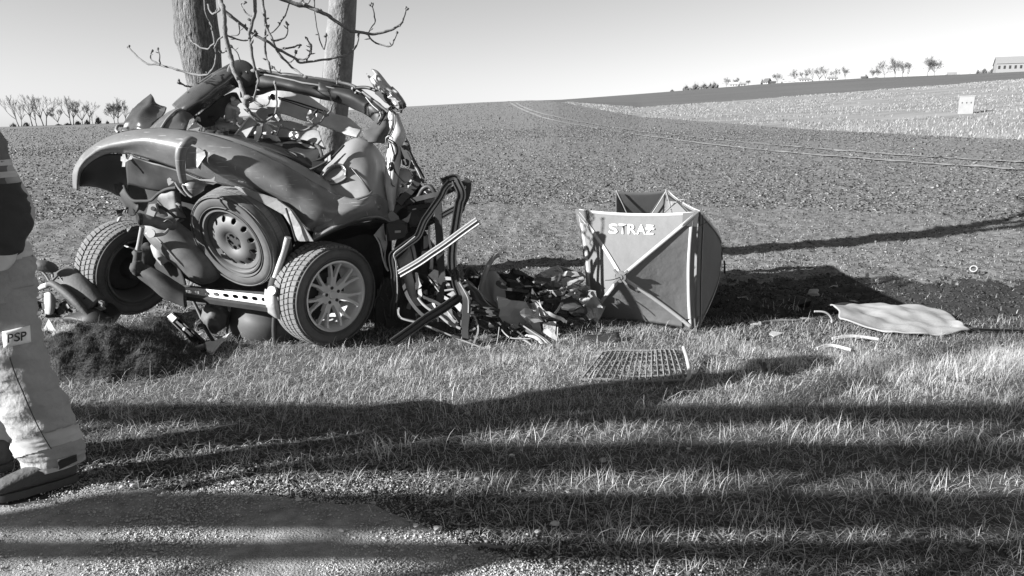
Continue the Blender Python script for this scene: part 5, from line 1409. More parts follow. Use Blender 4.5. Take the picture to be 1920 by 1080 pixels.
plate('white_tab', Z6([(470, 70, 4.94), (500, 70, 4.94), (520, 160, 4.94), (545, 215, 4.94), (500, 255, 4.94), (470, 255, 4.94), (480, 160, 4.94)]), M_white, car, .008, raw=True)
plate('white_tab', Z6([(500, 260, 4.94), (540, 250, 4.94), (550, 320, 4.94), (530, 360, 4.94), (505, 330, 4.94)]), M_white, car, .008, raw=True)
plate('white_tab', Z6([(620, 110, 5.02), (680, 50, 5.04), (730, 60, 5.04), (725, 150, 5.04), (740, 230, 5.02), (690, 190, 5.02)]), M_white, car, .01, cuts=1, crumple=.02, raw=True)
plate('white_tab', Z6([(800, 110, 5.02), (880, 120, 5.02), (890, 150, 5.02), (810, 150, 5.02)]), M_light, car, .01, raw=True)
# curved sill and wing sheets low down
for k, (m_, pts) in enumerate([
 (M_light, [(600, 430), (690, 400), (700, 500), (640, 470)]), (M_light, [(790, 330), (870, 370), (850, 390), (790, 360)]),
 (M_panel, [(760, 540), (840, 520), (930, 620), (950, 660), (870, 665), (830, 600)]),
 (M_light, [(890, 430), (960, 400), (1010, 440), (1005, 550), (950, 480)]),
 (M_light, [(820, 320), (900, 270), (920, 310), (880, 335)]), (M_inner, [(810, 200), (850, 180), (890, 250), (830, 250)])]):
    plate('sill_sheet', Z6([(x, y, 4.98 - (y - 300) * .0004) for x, y in pts]), m_, car, .008, cuts=1, crumple=.012, cscale=16, seed=k, raw=True)
for k, (r_, m_, pts) in enumerate([
 (.010, M_panel, [(500, 350), (560, 420), (650, 490), (760, 560), (860, 640), (980, 700)]),
 (.012, M_black, [(520, 320), (600, 360), (700, 400), (800, 460), (900, 540), (1000, 640)]),
 (.007, M_alu, [(830, 500), (880, 560), (940, 655)]), (.012, M_black, [(860, 480), (920, 540), (980, 620), (1000, 660)]),
 (.009, M_black, [(280, 480), (290, 560), (340, 590), (450, 610), (560, 650), (680, 700), (860, 770), (970, 800)]),
 (.006, M_panel, [(290, 460), (280, 520), (300, 570), (350, 595), (470, 620)]),
 (.008, M_alu, [(800, 270), (870, 262), (920, 262)]), (.006, M_panel, [(1080, 550), (1130, 555), (1170, 640), (1175, 740), (1130, 860)]),
 (.005, M_panel, [(610, 110), (650, 170), (700, 230), (740, 280)]), (.006, M_panel, [(1080, 720), (1110, 710), (1150, 690)]),
 (.008, M_under, [(380, 20), (330, 90), (300, 110), (260, 120)]), (.012, M_under, [(330, 140), (360, 260), (430, 400), (530, 520), (600, 560)])]):
    tube('bent_strip', Z6([(x, y, 4.93 - (y - 300) * .0003 + .03 * math.sin(k)) for x, y in pts]), r_, m_, car, raw=True, prof=FLAT if k % 2 else None, crumple=.004)
sheet('lower_shroud', [
 Z6([(100, 100, 5.3), (300, 60, 5.3), (500, 80, 5.3), (640, 240, 5.3), (760, 380, 5.3)]),
 Z6([(60, 400, 5.25), (260, 400, 5.25), (450, 500, 5.2), (620, 560, 5.2), (900, 600, 5.2)]),
 Z6([(0, 800, 5.3), (220, 700, 5.3), (500, 740, 5.2), (760, 800, 5.1), (1050, 880, 5.1)])], M_under, car, thick=.02, sub=4, raw=True, crumple=.05, cscale=6)
for k, pts in enumerate([[(738, 420), (790, 425), (826, 470), (842, 560), (800, 600), (745, 590)], [(735, 560), (800, 570), (880, 610), (870, 650), (760, 660), (720, 640)], [(800, 470), (835, 500), (880, 560), (890, 620), (840, 620), (810, 560)], [(735, 350), (780, 345), (815, 380), (812, 430), (760, 440), (735, 420)]]):
    plate('crushed_body', [(u, v, 5.28 + .05 * math.sin(i * 2 + k)) for i, (u, v) in enumerate(pts)], M_under if k % 2 else M_black, car, .01, cuts=3, crumple=.06, cscale=9, seed=k * 2.1)
rnd = random.Random(31)
for k in range(46):
    x = rnd.uniform(430, 1050); y = rnd.uniform(60, 640)
    if y < (x - 500) * .35 - 60: y += 200
    Yk = rnd.uniform(5.0, 5.25); a = rnd.uniform(0, math.pi); L = rnd.uniform(40, 160)
    dx, dy = math.cos(a) * L, abs(math.sin(a)) * L * .8
    tube('torn_strip', Z6([(x, y, Yk), (x + dx * .5 + rnd.uniform(-15, 15), y + dy * .5, Yk + rnd.uniform(-.05, .05)), (x + dx, y + dy, Yk + rnd.uniform(-.06, .06))]), rnd.uniform(.006, .016), rnd.choice([M_black, M_under, M_panel, M_black, M_under, M_black, M_inner]), car, raw=True, prof=FLAT, crumple=.01, cscale=14)
for k in range(10):
    x = rnd.uniform(40, 300); y = rnd.uniform(60, 560); Yk = rnd.uniform(5.0, 5.2)
    tube('hanging_wire', Z6([(x, y, Yk), (x + rnd.uniform(-20, 20), y + 60, Yk), (x + rnd.uniform(-30, 30), y + 130, Yk), (x + rnd.uniform(-40, 40), y + 200, Yk)]), rnd.uniform(.003, .008), rnd.choice([M_black, M_under, M_cable]), car, raw=True)
# bonnet sheet folded out to the right
sheet('folded_bonnet', [
 Z6([(960, 165, 5.12), (1040, 150, 5.14), (1080, 190, 5.14), (1180, 270, 5.14), (1280, 400, 5.12), (1400, 500, 5.08)]),
 Z6([(1000, 260, 5.04), (1060, 240, 5.02), (1120, 290, 5.0), (1180, 380, 5.0), (1260, 450, 5.0), (1350, 500, 5.0)]),
 Z6([(1060, 380, 5.02), (1100, 380, 4.98), (1140, 400, 4.97), (1200, 450, 4.97), (1240, 480, 4.98), (1300, 505, 5.0)])], M_black, car, thick=.008, sub=5, raw=True, crumple=.025, cscale=9)
tube('bonnet_edge', Z6([(1030, 150, 5.1), (1085, 195, 5.08), (1190, 280, 5.06), (1260, 390, 5.04), (1360, 480, 5.02)]), .006, M_panel, car, raw=True, crumple=.004)
tube('cross_member', Z6([(1080, 480, 5.0), (1200, 490, 4.98), (1320, 510, 4.96), (1410, 520, 4.95)]), .030, M_under, car, raw=True, prof=CHAN, crumple=.01)
tube('sill_rod', Z6([(600, 665, 4.76), (780, 735, 4.76), (980, 820, 4.76), (1250, 920, 4.76), (1330, 958, 4.76), (1460, 970, 4.76)]), .0055, M_inner, car, raw=True)
plate('sill_shred', Z6([(1240, 910, 4.77), (1300, 880, 4.78), (1340, 930, 4.78), (1460, 965, 4.77), (1400, 975, 4.76)]), M_light, car, .006, raw=True)

# ================================================================ THE FRONT OF THE CAR, CRUSHED INTO A HEAP
heapP = Vector((.05, 5.3, 0))
heap = top('torn_front_end', 'crushed heap of torn car body panels between the wreck and the screen', 'car wreckage', heapP)
tube('bent_tube', [(903, 575, 5.2), (902, 545, 5.2), (906, 522, 5.2), (916, 498, 5.2), (927, 482, 5.2), (936, 478, 5.2)], .018, M_panel, heap, crumple=.004)
tube('bent_tube', [(872, 520, 5.3), (880, 505, 5.3), (889, 512, 5.3), (890, 530, 5.3)], .014, M_black, heap)
sheet('crumpled_wing', [[(905, 518, 5.3), (920, 508, 5.34), (936, 520, 5.34), (950, 530, 5.3)], [(902, 545, 5.2), (918, 548, 5.26), (932, 552, 5.2), (950, 560, 5.24)], [(908, 575, 5.2), (920, 590, 5.16), (935, 598, 5.2), (950, 600, 5.2)]], M_panel, heap, thick=.008, crumple=.05, cscale=9)
for k, (m_, pts, Yk) in enumerate([
 (M_black, [(870, 505), (882, 498), (893, 515), (905, 505), (912, 530), (900, 560), (880, 550)], 5.35),
 (M_inner, [(862, 515), (872, 508), (880, 540), (868, 545)], 5.32), (M_under, [(893, 500), (903, 520), (915, 512), (922, 540), (900, 548)], 5.4),
 (M_under, [(935, 520), (975, 500), (1010, 530), (1000, 580), (960, 590), (930, 570)], 5.35),
 (M_panel, [(925, 500), (960, 515), (985, 545), (950, 560), (925, 545)], 5.42),
 (M_inner, [(1005, 512), (1040, 500), (1080, 508), (1090, 530), (1060, 545), (1020, 540)], 5.45),
 (M_under, [(985, 520), (1010, 525), (1030, 545), (1000, 560), (980, 545)], 5.38),
 (M_black, [(1030, 560), (1070, 545), (1100, 570), (1095, 600), (1050, 605), (1025, 590)], 5.25),
 (M_inner, [(975, 575), (1010, 570), (1030, 595), (1005, 615), (975, 605)], 5.15),
 (M_light, [(985, 588), (1000, 580), (1010, 596), (995, 606)], 5.10),
 (M_inner, [(1085, 560), (1115, 555), (1130, 580), (1110, 600), (1085, 590)], 5.3),
 (M_panel, [(1060, 540), (1095, 535), (1110, 560), (1075, 568)], 5.38),
 (M_under, [(935, 580), (980, 570), (990, 610), (950, 620)], 5.15), (M_black, [(900, 575), (940, 585), (960, 612), (915, 625), (895, 610)], 5.05),
 (M_under, [(1000, 545), (1040, 550), (1035, 580), (1000, 575)], 5.22)]):
    plate('crumpled_panel', [(u, v, Yk + .05 * math.sin(i * 2 + k)) for i, (u, v) in enumerate(pts)], m_, heap, .005, cuts=3, crumple=.06, cscale=13, seed=k * 1.3, smooth=False)
for k, (m_, pts, Yk) in enumerate([
 (M_under, [(940, 525), (975, 515), (1010, 522), (1012, 560), (980, 600), (945, 575)], 5.5), (M_light, [(1005, 515), (1045, 500), (1088, 506), (1094, 535), (1050, 545), (1010, 538)], 5.55),
 (M_inner, [(1010, 545), (1060, 540), (1075, 590), (1050, 612), (1015, 600)], 5.32), (M_inner, [(1070, 550), (1110, 548), (1135, 575), (1120, 606), (1080, 600)], 5.40),
 (M_panel, [(935, 560), (985, 565), (1000, 612), (950, 618)], 5.1), (M_inner, [(975, 582), (1010, 575), (1015, 605), (985, 612)], 5.04)]):
    plate('crumpled_panel', [(u, v, Yk + .11 * math.sin(i * 2.6 + k)) for i, (u, v) in enumerate(pts)], m_, heap, .004, cuts=2, crumple=.04, cscale=9, seed=20 + k * 1.3, smooth=False)
rnd = random.Random(77)
for k in range(45):
    u0, v0 = rnd.uniform(880, 1090), rnd.uniform(512, 610); Yk = rnd.uniform(5.05, 5.35)
    tube('torn_strip', [(u0, v0, Yk), (u0 + rnd.uniform(-20, 20), v0 + rnd.uniform(-6, 14), Yk + rnd.uniform(-.08, .08)), (u0 + rnd.uniform(-45, 45), v0 + rnd.uniform(-5, 20), Yk)], rnd.uniform(.004, .014), rnd.choice([M_black, M_under, M_panel, M_black, M_under]), heap, prof=FLAT, crumple=.02, cscale=12)
tube('chassis_leg', Z8([(380, 150, 5.1), (500, 330, 5.02), (620, 400, 4.98), (760, 560, 4.9), (820, 690, 4.78)]), [.02, .03, .04, .03, .02], M_under, heap, raw=True, prof=CHAN, crumple=.012)
tube('wing_edge', Z8([(640, 270, 5.02), (760, 350, 4.98), (880, 430, 4.94), (940, 480, 4.90), (1010, 560, 4.84), (1105, 660, 4.78)]), [.012, .02, .024, .022, .016, .01], M_black, heap, raw=True, prof=FLAT, crumple=.006)
tube('wing_rim', Z8([(650, 265, 5.0), (770, 345, 4.96), (890, 425, 4.92), (1010, 552, 4.82), (1105, 650, 4.76)]), .006, M_panel, heap, raw=True)
sheet('wing_band', [Z8([(700, 395, 4.95), (800, 420, 4.92), (880, 490, 4.88), (935, 560, 4.84), (950, 680, 4.74)]), Z8([(720, 380, 4.97), (830, 400, 4.94), (900, 470, 4.9), (955, 560, 4.86), (960, 670, 4.76)])], M_light, heap, thick=.006, raw=True)
tube('wing_rim', Z8([(640, 410, 4.9), (760, 480, 4.86), (800, 560, 4.82), (830, 680, 4.74)]), .008, M_panel, heap, raw=True)
tube('chassis_leg', Z8([(700, 480, 4.96), (800, 560, 4.9), (870, 640, 4.82), (900, 700, 4.76)]), .03, M_black, heap, raw=True, prof=FLAT)
plate('door_skin', Z8([(500, 450, 4.98), (640, 490, 4.96), (700, 530, 4.95), (560, 500, 4.96)]), M_inner, heap, .01, raw=True)
plate('door_skin', Z8([(880, 250, 5.04), (1040, 250, 5.04), (1045, 400, 5.0), (1030, 500, 4.96), (980, 525, 4.94), (940, 440, 4.98), (890, 380, 5.0)]), M_inner, heap, .008, cuts=2, crumple=.03, cscale=14, raw=True)
plate('door_skin', Z8([(760, 250, 5.06), (860, 250, 5.06), (890, 400, 5.04), (800, 340, 5.05)]), M_panel, heap, .008, cuts=1, crumple=.01, raw=True)
tube('door_cable', Z8([(1050, 300, 4.96), (1045, 400, 4.95), (1030, 480, 4.93), (1005, 525, 4.92)]), .005, M_inner, heap, raw=True)
tube('door_cable', Z8([(450, 320, 4.92), (500, 380, 4.9), (570, 420, 4.88), (760, 425, 4.88)]), .005, M_inner, heap, raw=True)
tube('door_cable', Z8([(430, 300, 4.86), (415, 420, 4.84), (390, 520, 4.82)]), .003, M_inner, heap, raw=True)
for k, pts in enumerate([[(1000, 600), (1050, 540), (1110, 600), (1090, 640)], [(1000, 540), (1060, 520), (1100, 600), (1030, 600)]]):
    plate('door_skin', Z8([(x, y, 4.86 - .04 * k) for x, y in pts]), M_under, heap, .02, raw=True)

# ================================================================ LOOSE PIECES NEAR THE WRECK
def piece(name, label, cat, mesh_fn, base, group=None):
    t = top(name, label, cat, base, group); mesh_fn(t); return t
piece('body_panel_fragment', 'flat grey torn panel leaning in the grass right of the crushed heap', 'car part', lambda t: plate('panel_sheet', Z8([(1055, 445, 4.98), (1130, 395, 5.05), (1210, 368, 5.1), (1250, 388, 5.08), (1190, 440, 5.0), (1110, 492, 4.92)]), M_inner, t, .012, cuts=1, crumple=.01, raw=True), G(1060, 640))
piece('rubber_strip', 'long black rubber strip lying in the grass in front of the screen', 'car part', lambda t: tube('rubber_profile', [(u, v, G(u, v + 3).y) for u, v in [(1065, 631), (1088, 628), (1110, 626), (1140, 624), (1172, 617)]], .010, M_black, t, prof=FLAT), G(1100, 628))
piece('plastic_slab', 'dark flat plastic slab half sunk in grass below the screen', 'car part', lambda t: sheet('slab', [[(1096, 633, 4.98), (1125, 632, 4.98), (1160, 627, 5.0)], [(1098, 645, 4.86), (1128, 642, 4.86), (1163, 640, 4.88)]], M_black, t, thick=.04, sub=3, crumple=.008), G(1120, 640))
def pot(t):
    tube('rim', [(1080, 670, 4.60), (1090, 663, 4.64), (1104, 660, 4.66), (1120, 662, 4.65), (1136, 668, 4.58)], .006, M_light, t)
    sheet('bowl', [[(1084, 670, 4.6), (1104, 662, 4.68), (1124, 666, 4.62)], [(1086, 674, 4.62), (1104, 672, 4.74), (1124, 670, 4.66)]], M_cable, t, thick=.008, sub=4)
    tube('rim', [(1078, 672, 4.56), (1100, 674, 4.54), (1118, 668, 4.56), (1140, 670, 4.56)], .008, M_inner, t)
piece('headlamp_bowl', 'upturned dark oval cap with a pale rim beside the grille', 'car part', pot, G(1104, 672))

# air intake grille / mesh tray lying in the grass
def grille(t):
    def gp(s, q, z=0.035): 
        a = G(1085 + 10 * 0, 716).lerp(G(1292, 714), s); b = G(1128, 672).lerp(G(1268, 668), s)
        p = a.lerp(b, q); p.z = gz(p.x, p.y) + z - .018 + .006 * math.sin(s * 9) + .015 * q; return p
    nb = 17
    for i in range(nb):
        s = (i + .3) / nb
        tube('grille_bar', [gp(s, 0, .028), gp(s, .3), gp(s, .65), gp(s, 1.0)], .0060, M_grille, t, raw=True, prof=FLAT, sub=2)
    for j in range(7):
        q = .02 + j * .155
        tube('cross_bar', [gp(x, q, .03) for x in (0, .25, .5, .75, 1)], .0055 if j else .008, M_grille, t, raw=True, sub=2, n=6)
    tube('frame', [gp(.97, 0, .03), gp(1.02, .12, .04), gp(1.04, .42, .07), gp(1.035, .7, .10)], .012, M_inner, t, raw=True)
    tube('frame', [gp(1.0, 1.0), gp(.6, 1.03), gp(.2, 1.02), gp(0, 1.0)], .008, M_grille, t, raw=True, sub=2)
M_grille = mat('grille_plastic', 0.15, 0.6, dust=.4, dust_col=.3)
piece('mesh_tray', 'flat plastic grid tray pressed into the grass with one sunlit edge', 'grid tray', grille, G(1190, 700))

# pale crumpled roof lining on the right
def lining(t):
    rows = []
    def gg(u, v, h=.03): p = G(u, v); p.z += h; return p
    rows = [
     [gg(1549, 583, .05), gg(1600, 583, .06), (gg(1650, 583, .05)), gg(1700, 586, .06), gg(1745, 592, .07), gg(1780, 603, .05)],
     [gg(1556, 594, .10), gg(1605, 596, .07), gg(1655, 598, .09), gg(1705, 600, .07), gg(1758, 608, .06), gg(1795, 614, .05)],
     [gg(1562, 606, .13), gg(1612, 612, .08), gg(1660, 614, .06), gg(1712, 616, .06), gg(1762, 620, .04), gg(1812, 624, .04)],
     [gg(1573, 620, .10), gg(1620, 626, .05), gg(1668, 631, .03), gg(1716, 633, .03), gg(1766, 632, .03), gg(1818, 627, .03)]]
    sheet('lining_sheet', rows, M_light2, t, thick=.010, sub=8, raw=True, crumple=.022, cscale=8)
M_light2 = mat('trampled_lining', 0.30, 0.9, nscale=3.5, namt=0.3, dust=.25, dust_col=.2, bump=.3, bscale=12)
piece('roof_lining_sheet', 'large pale crumpled sheet lying flat on the dark ground at right', 'sheet', lining, G(1680, 615))
piece('rubber_trim', 'long black trim strip lying across the end of the pale sheet', 'car part', lambda t: tube('trim_profile', [(u, v, G(u, v + 2).y - .04) for u, v in ((1763, 601), (1780, 609), (1810, 617), (1850, 621), (1900, 622), (1990, 626))], .020, M_cable, t, prof=CHAN), G(1850, 625))
piece('short_trim', 'short black curved trim piece at the right edge above the long strip', 'car part', lambda t: tube('trim_profile', [(u, v, G(u, v + 2).y) for u, v in ((1890, 600), (1905, 605), (1935, 616))], .022, M_black, t, prof=FLAT), G(1905, 612))
piece('cracked_strip', 'thin curved pale strip peeling up at the left end of the sheet', 'car part', lambda t: tube('strip', [(u, v, G(u, 606).y) for u, v in ((1527, 584), (1545, 585), (1556, 592), (1560, 604), (1550, 612))], .008, M_inner, t), G(1545, 612))
def gring(t):
    c = G(1825, 512); c.z += .04
    bm = bmesh.new(); lathe_bm(bm, [(.027, -.02), (.037, -.02), (.040, 0), (.037, .02), (.027, .02), (.026, 0)], 28, frame_mat(c, Vector((-.6, -.6, .45))), close=True)
    bmesh.ops.recalc_face_normals(bm, faces=bm.faces); from_bm('ring', bm, M_panel, t, True, angle=40)
piece('pipe_ring', 'small pale ring lying alone out on the field at right', 'car part', gring, G(1825, 512))
def gball(t, u, v, r, m_, sd):
    c = G(u, v); bm = bmesh.new(); blob_bm(bm, (c.x, c.y, c.z + r * .7), r, r, r * .8, .5, 3, sd, 3); from_bm('lump', bm, m_, t, True)
piece('round_cap', 'grey round cap lying on the dark ground behind the pale sheet', 'car part', lambda t: gball(t, 1525, 556, .045, M_inner, 1), G(1525, 556))
piece('black_shard', 'black broken plastic shard with a pale chip, left of the sheet', 'car part', lambda t: plate('shard', [(u, v, G(1508, 576).y + .02 * k) for k, (u, v) in enumerate(((1496, 569), (1510, 564), (1519, 562), (1516, 572), (1505, 576)))], M_cable, t, .03), G(1505, 575))
piece('white_scrap', 'bright white scrap on the shaded ground between screen and sheet', 'scrap', lambda t: plate('scrap', [(u, v, G(u, v + 1).y) for u, v in ((1404, 603), (1424, 603), (1425, 609), (1408, 610))], M_white, t, .012, cuts=1, crumple=.01), G(1414, 609))
piece('upright_shard', 'black pointed plastic shard sticking up out of the grass', 'car part', lambda t: plate('shard', [(1433, 679, 4.2), (1436, 690, 4.2), (1442, 700, 4.18), (1444, 712, 4.14), (1428, 712, 4.16), (1430, 702, 4.18)], M_cable, t, .02, cuts=1, crumple=.01), G(1436, 712))
for i, (u, v, L, a, lab) in enumerate([(1560, 659, .2, .1, 'pale bent plastic blade lying in grass left of the sunlit tuft'), (1240, 662, .0, 0, ''), (1600, 640, .3, .05, 'thin white strip lying along the front of the pale sheet')]):
    if not L: continue
    c = G(u, v); piece('plastic_sliver', lab, 'scrap', lambda t, c=c, L=L, a=a: tube('sliver', [c + Vector((-L * .5, 0, .02)), c + Vector((0, a * .3, .035)), c + Vector((L * .55, -a * .3, .02))], .010, M_light, t, raw=True, prof=FLAT), c)
rnd = random.Random(44)
for k, (u, v) in enumerate([(1390, 560), (1450, 590), (1480, 545), (1600, 570), (1655, 548), (1720, 566), (1790, 580), (1850, 560), (1880, 590), (1440, 620), (1460, 632), (1530, 640), (1400, 640), (1860, 540), (1560, 540)]):
    c = G(u, v); s = rnd.uniform(.02, .05)
    o = plate('debris_shard', [c + Vector((rnd.uniform(-s, s) * 1.6, rnd.uniform(-s, s), rnd.uniform(.005, s))) for _ in range(4)], rnd.choice([M_light, M_panel, M_black, M_inner, M_cable]), None, .006, raw=True, loc=c)
    tag(o, 'small flat shard of the car scattered on the dark soil', 'shard', 'shards scattered on the dark soil')
# dark plank-like branches on the dark ground
for i, (p, r, lab) in enumerate([([(1425, 612), (1450, 607), (1480, 606), (1500, 605)], .016, 'broken dark branch on the bare ground left of the sheet'), ([(1500, 600), (1520, 601), (1542, 599)], .010, 'short dark stick just left of the pale sheet'),
                                 ([(890, 1030), (905, 1026), (930, 1030), (957, 1032)], .007, 'short forked twig on the road edge at bottom centre'), ([(590, 972), (640, 985), (700, 978)], .0, '')]):
    if not r: continue
    pts = [G(u, v) + Vector((0, 0, r + .005)) for u, v in p]
    piece('fallen_stick', lab, 'stick', lambda t, pts=pts, r=r: tube('stick', pts, [r, r * .8, r * .5], M_twig, t, raw=True, crumple=.01, cscale=20), G(*p[0]))
# small litter scattered over the verge and the shoulder
litter = [(1008, 998), (880, 1000), (700, 950), (440, 915), (425, 918), (300, 937), (305, 932), (250, 918), (230, 922), (365, 935), (345, 918), (820, 995), (1040, 985), (690, 930), (560, 940), (1290, 850), (780, 990), (1060, 640), (1740, 942), (1130, 870), (960, 860), (640, 1000)]
rnd = random.Random(12)
for k, (u, v) in enumerate(litter):
    c = G(u, v); s = rnd.uniform(.008, .018)
    bm = bmesh.new(); blob_bm(bm, (c.x, c.y, s * .5 + gz(c.x, c.y) + .012), s, s * rnd.uniform(.5, 1), s * .5, .7, 4, k, 1)
    o = from_bm('stone_chip', bm, rnd.choice([M_white, M_inner, M_light]), None, False, loc=c)
    tag(o, 'small pale chip lying loose on the verge or the road shoulder', 'stone chip', 'pale chips scattered on verge and shoulder')

# strut, shards and stone under the left of the wreck
def strut(t):
    tube('strut_body', [(322, 592, 4.86), (345, 614, 4.82), (372, 640, 4.78), (394, 662, 4.72)], .030, M_cable, t, prof=CHAN)
    plate('bright_end', [(316, 594, 4.82), (324, 588, 4.82), (334, 596, 4.80), (326, 604, 4.80)], M_alu, t, .03)
    disc_w = frame_mat(P(346, 617, 4.78), camdir(0, 0, 1)); bm = bmesh.new(); lathe_bm(bm, [(0, .004), (.012, .004), (.012, -.01)], 16, disc_w); from_bm('bolt', bm, M_white, t, True)
piece('suspension_strut', 'black suspension strut leaning from the ground under the left wheel', 'car part', strut, G(360, 650))
piece('plastic_shard', 'dark curved shard lying behind the clod of earth under the wreck', 'car part', lambda t: sheet('shard', [[(258, 630, 4.9), (290, 634, 4.95), (320, 632, 5.0), (350, 640, 4.95)], [(268, 646, 4.8), (300, 650, 4.8), (330, 648, 4.82), (360, 652, 4.8)]], M_black, t, thick=.02, crumple=.02), G(300, 650))
piece('pale_stone', 'pale angular stone on the ground under the wreck', 'stone', lambda t: plate('stone_block', [(278, 624, 4.95), (284, 613, 4.97), (300, 618, 4.97), (310, 630, 4.93), (300, 634, 4.9), (280, 632, 4.9)], M_light, t, .06), G(290, 635))
piece('broken_lamp', 'pale split plastic piece with a square end under the axle', 'car part', lambda t: (plate('split_end', [(385, 642, 4.72), (404, 641, 4.72), (432, 625, 4.74), (425, 634, 4.72), (412, 645, 4.68), (400, 662, 4.62), (388, 658, 4.62)], M_light, t, .014), tube('stem', [(385, 648, 4.7), (365, 655, 4.7), (345, 658, 4.7), (330, 656, 4.72)], .018, M_panel, t)), G(395, 660))
rnd = random.Random(5)
for k in range(14):
    u, v = rnd.uniform(320, 420), rnd.uniform(636, 664); c = G(u, v)
    o = plate('splinter', [c + Vector((rnd.uniform(-.05, .05), rnd.uniform(-.03, .03), rnd.uniform(.01, .07))) for _ in range(4)], rnd.choice([M_light, M_panel, M_black, M_inner]), None, .004, raw=True, loc=c)
    tag(o, 'small broken splinter of the car lying under the axle', 'splinter', 'splinters under the axle')

# torn out car seat on the far left
def seat(t):
    sheet('backrest', [[(102, 528, 5.15), (112, 516, 5.2), (124, 510, 5.25), (138, 518, 5.3)], [(118, 545, 5.08), (134, 530, 5.1), (148, 520, 5.15), (158, 532, 5.25)], [(142, 568, 5.02), (160, 550, 5.05), (170, 542, 5.1), (178, 552, 5.2)], [(162, 592, 4.98), (176, 576, 5.0), (188, 566, 5.05), (194, 578, 5.15)]], M_fabric, t, thick=.07, sub=5)
    tube('bolster', [(88, 536, 5.05), (98, 532, 5.02), (122, 548, 4.98), (146, 570, 4.94), (166, 592, 4.92)], [.014, .022, .028, .026, .014], M_fabric, t, n=14)
    tube('bolster', [(112, 512, 5.25), (104, 522, 5.22)], .03, M_fabric, t, n=14, sub=3)
    tube('seam', [(112, 520, 5.10), (128, 540, 5.05), (150, 560, 5.0), (164, 580, 4.97)], .004, M_cable, t)
    bm = bmesh.new(); blob_bm(bm, P(84, 499, 5.1), .085, .06, .042, .12, 2, 1, 3, Matrix.Rotation(.25, 3, 'Y')); from_bm('headrest', bm, M_fabric, t, True)
    for a, b in (((76, 506), (92, 526)), ((94, 508), (99, 520))):
        tube('headrest_post', [(a[0], a[1], 5.1), ((a[0] + b[0]) / 2 + 2, (a[1] + b[1]) / 2, 5.1), (b[0], b[1], 5.1)], .008, M_alu, t)
    tube('seat_rail', [(62, 545, 5.1), (75, 540, 5.08), (90, 534, 5.05)], .02, M_light, t)
    sheet('side_cover', [[(84, 550, 5.0), (95, 548, 4.98), (104, 560, 5.0)], [(84, 575, 5.0), (96, 572, 4.96), (102, 580, 5.0)], [(86, 588, 5.0), (94, 590, 4.98), (100, 586, 5.0)]], M_inner, t, thick=.01)
    for k in range(22):
        u, v = rnd.uniform(66, 200), rnd.uniform(560, 600)
        if v < 560 + abs(u - 130) * .1: v += 10
        tube('seat_frame', [(u, v, 5.05), (u + rnd.uniform(-14, 14), v + rnd.uniform(-8, 8), 5.0), (u + rnd.uniform(-30, 30), v + rnd.uniform(0, 12), 5.05)], rnd.uniform(.008, .024), rnd.choice([M_black, M_cable, M_under, M_panel]), t, prof=FLAT, crumple=.01)
    sheet('cushion', [[(178, 566, 5.2), (200, 574, 5.2), (222, 592, 5.15)], [(150, 590, 5.0), (180, 592, 4.96), (215, 602, 4.98)], [(120, 602, 5.0), (160, 606, 4.92), (205, 606, 4.95)]], M_black, t, thick=.06, sub=4, crumple=.03, cscale=8)
piece('car_seat', 'torn out leather car seat with headrest lying left of the wreck', 'car seat', seat, G(130, 600))
piece('paper_scrap', 'white angular scrap sticking out between trouser leg and clod', 'scrap', lambda t: plate('scrap', [(82, 618, 4.5), (92, 598, 4.55), (100, 612, 4.5), (106, 624, 4.45), (96, 620, 4.45)], M_inner, t, .006), G(95, 640))
# ================================================================ CLOD OF TURNED UP SOD
sodP = G(195, 690)
sod = top('turf_clod', 'large dark clod of upturned turf and roots in front of the wreck', 'turf clod', sodP)
bm = bmesh.new(); N1, N2 = 70, 40
sx0, sx1, sy0, sy1 = -3.02, -1.98, 4.05, 4.78
def sod_z(x, y):
    a = (x - (sx0 + sx1) / 2) / ((sx1 - sx0) / 2); b = (y - (sy0 + sy1) / 2) / ((sy1 - sy0) / 2)
    e = max(0, 1 - (abs(a) ** 2.4 + abs(b) ** 2.2))
    h = .23 * e ** .5 * (1 - .25 * a)
    return h + e ** .3 * (.10 * noise.noise((x * 4.5, y * 4.5, 2)) + .06 * noise.noise((x * 14, y * 14, 6)) + .02 * noise.noise((x * 33, y * 33, 6))) - .01
vs = [[bm.verts.new((sx0 + (sx1 - sx0) * i / N1, sy0 + (sy1 - sy0) * j / N2, sod_z(sx0 + (sx1 - sx0) * i / N1, sy0 + (sy1 - sy0) * j / N2))) for j in range(N2 + 1)] for i in range(N1 + 1)]
for i in range(N1):
    for j in range(N2): bm.faces.new((vs[i][j], vs[i + 1][j], vs[i + 1][j + 1], vs[i][j + 1]))
from_bm('earth', bm, mat('wet_earth', .03, .95, nscale=20, namt=.5, bump=1, bscale=60), sod, True)
n = 16000
xs_ = rng.uniform(sx0, sx1, n); ys_ = rng.uniform(sy0, sy1, n)
xyS = np.stack([xs_, ys_], 1); zS = np.array([sod_z(x, y) for x, y in xyS]); k = zS > .02
xyS, zS = xyS[k], zS[k]
shS = np.where(noise2(xyS, 3.0, 4.0) + (-(xyS[:, 0] + 2.7)) * 1.2 > .12, rng.uniform(.3, 1, len(xyS)), rng.uniform(0, .18, len(xyS)))
V, F, A = blades('so', xyS, rng.uniform(.02, .085, len(xyS)), rng.uniform(.0012, .003, len(xyS)), 1.9, shS, M_grass, None, zoff=zS)
tag(from_np('roots_and_grass', V, F, M_grass, sod, False, A), kind='stuff')

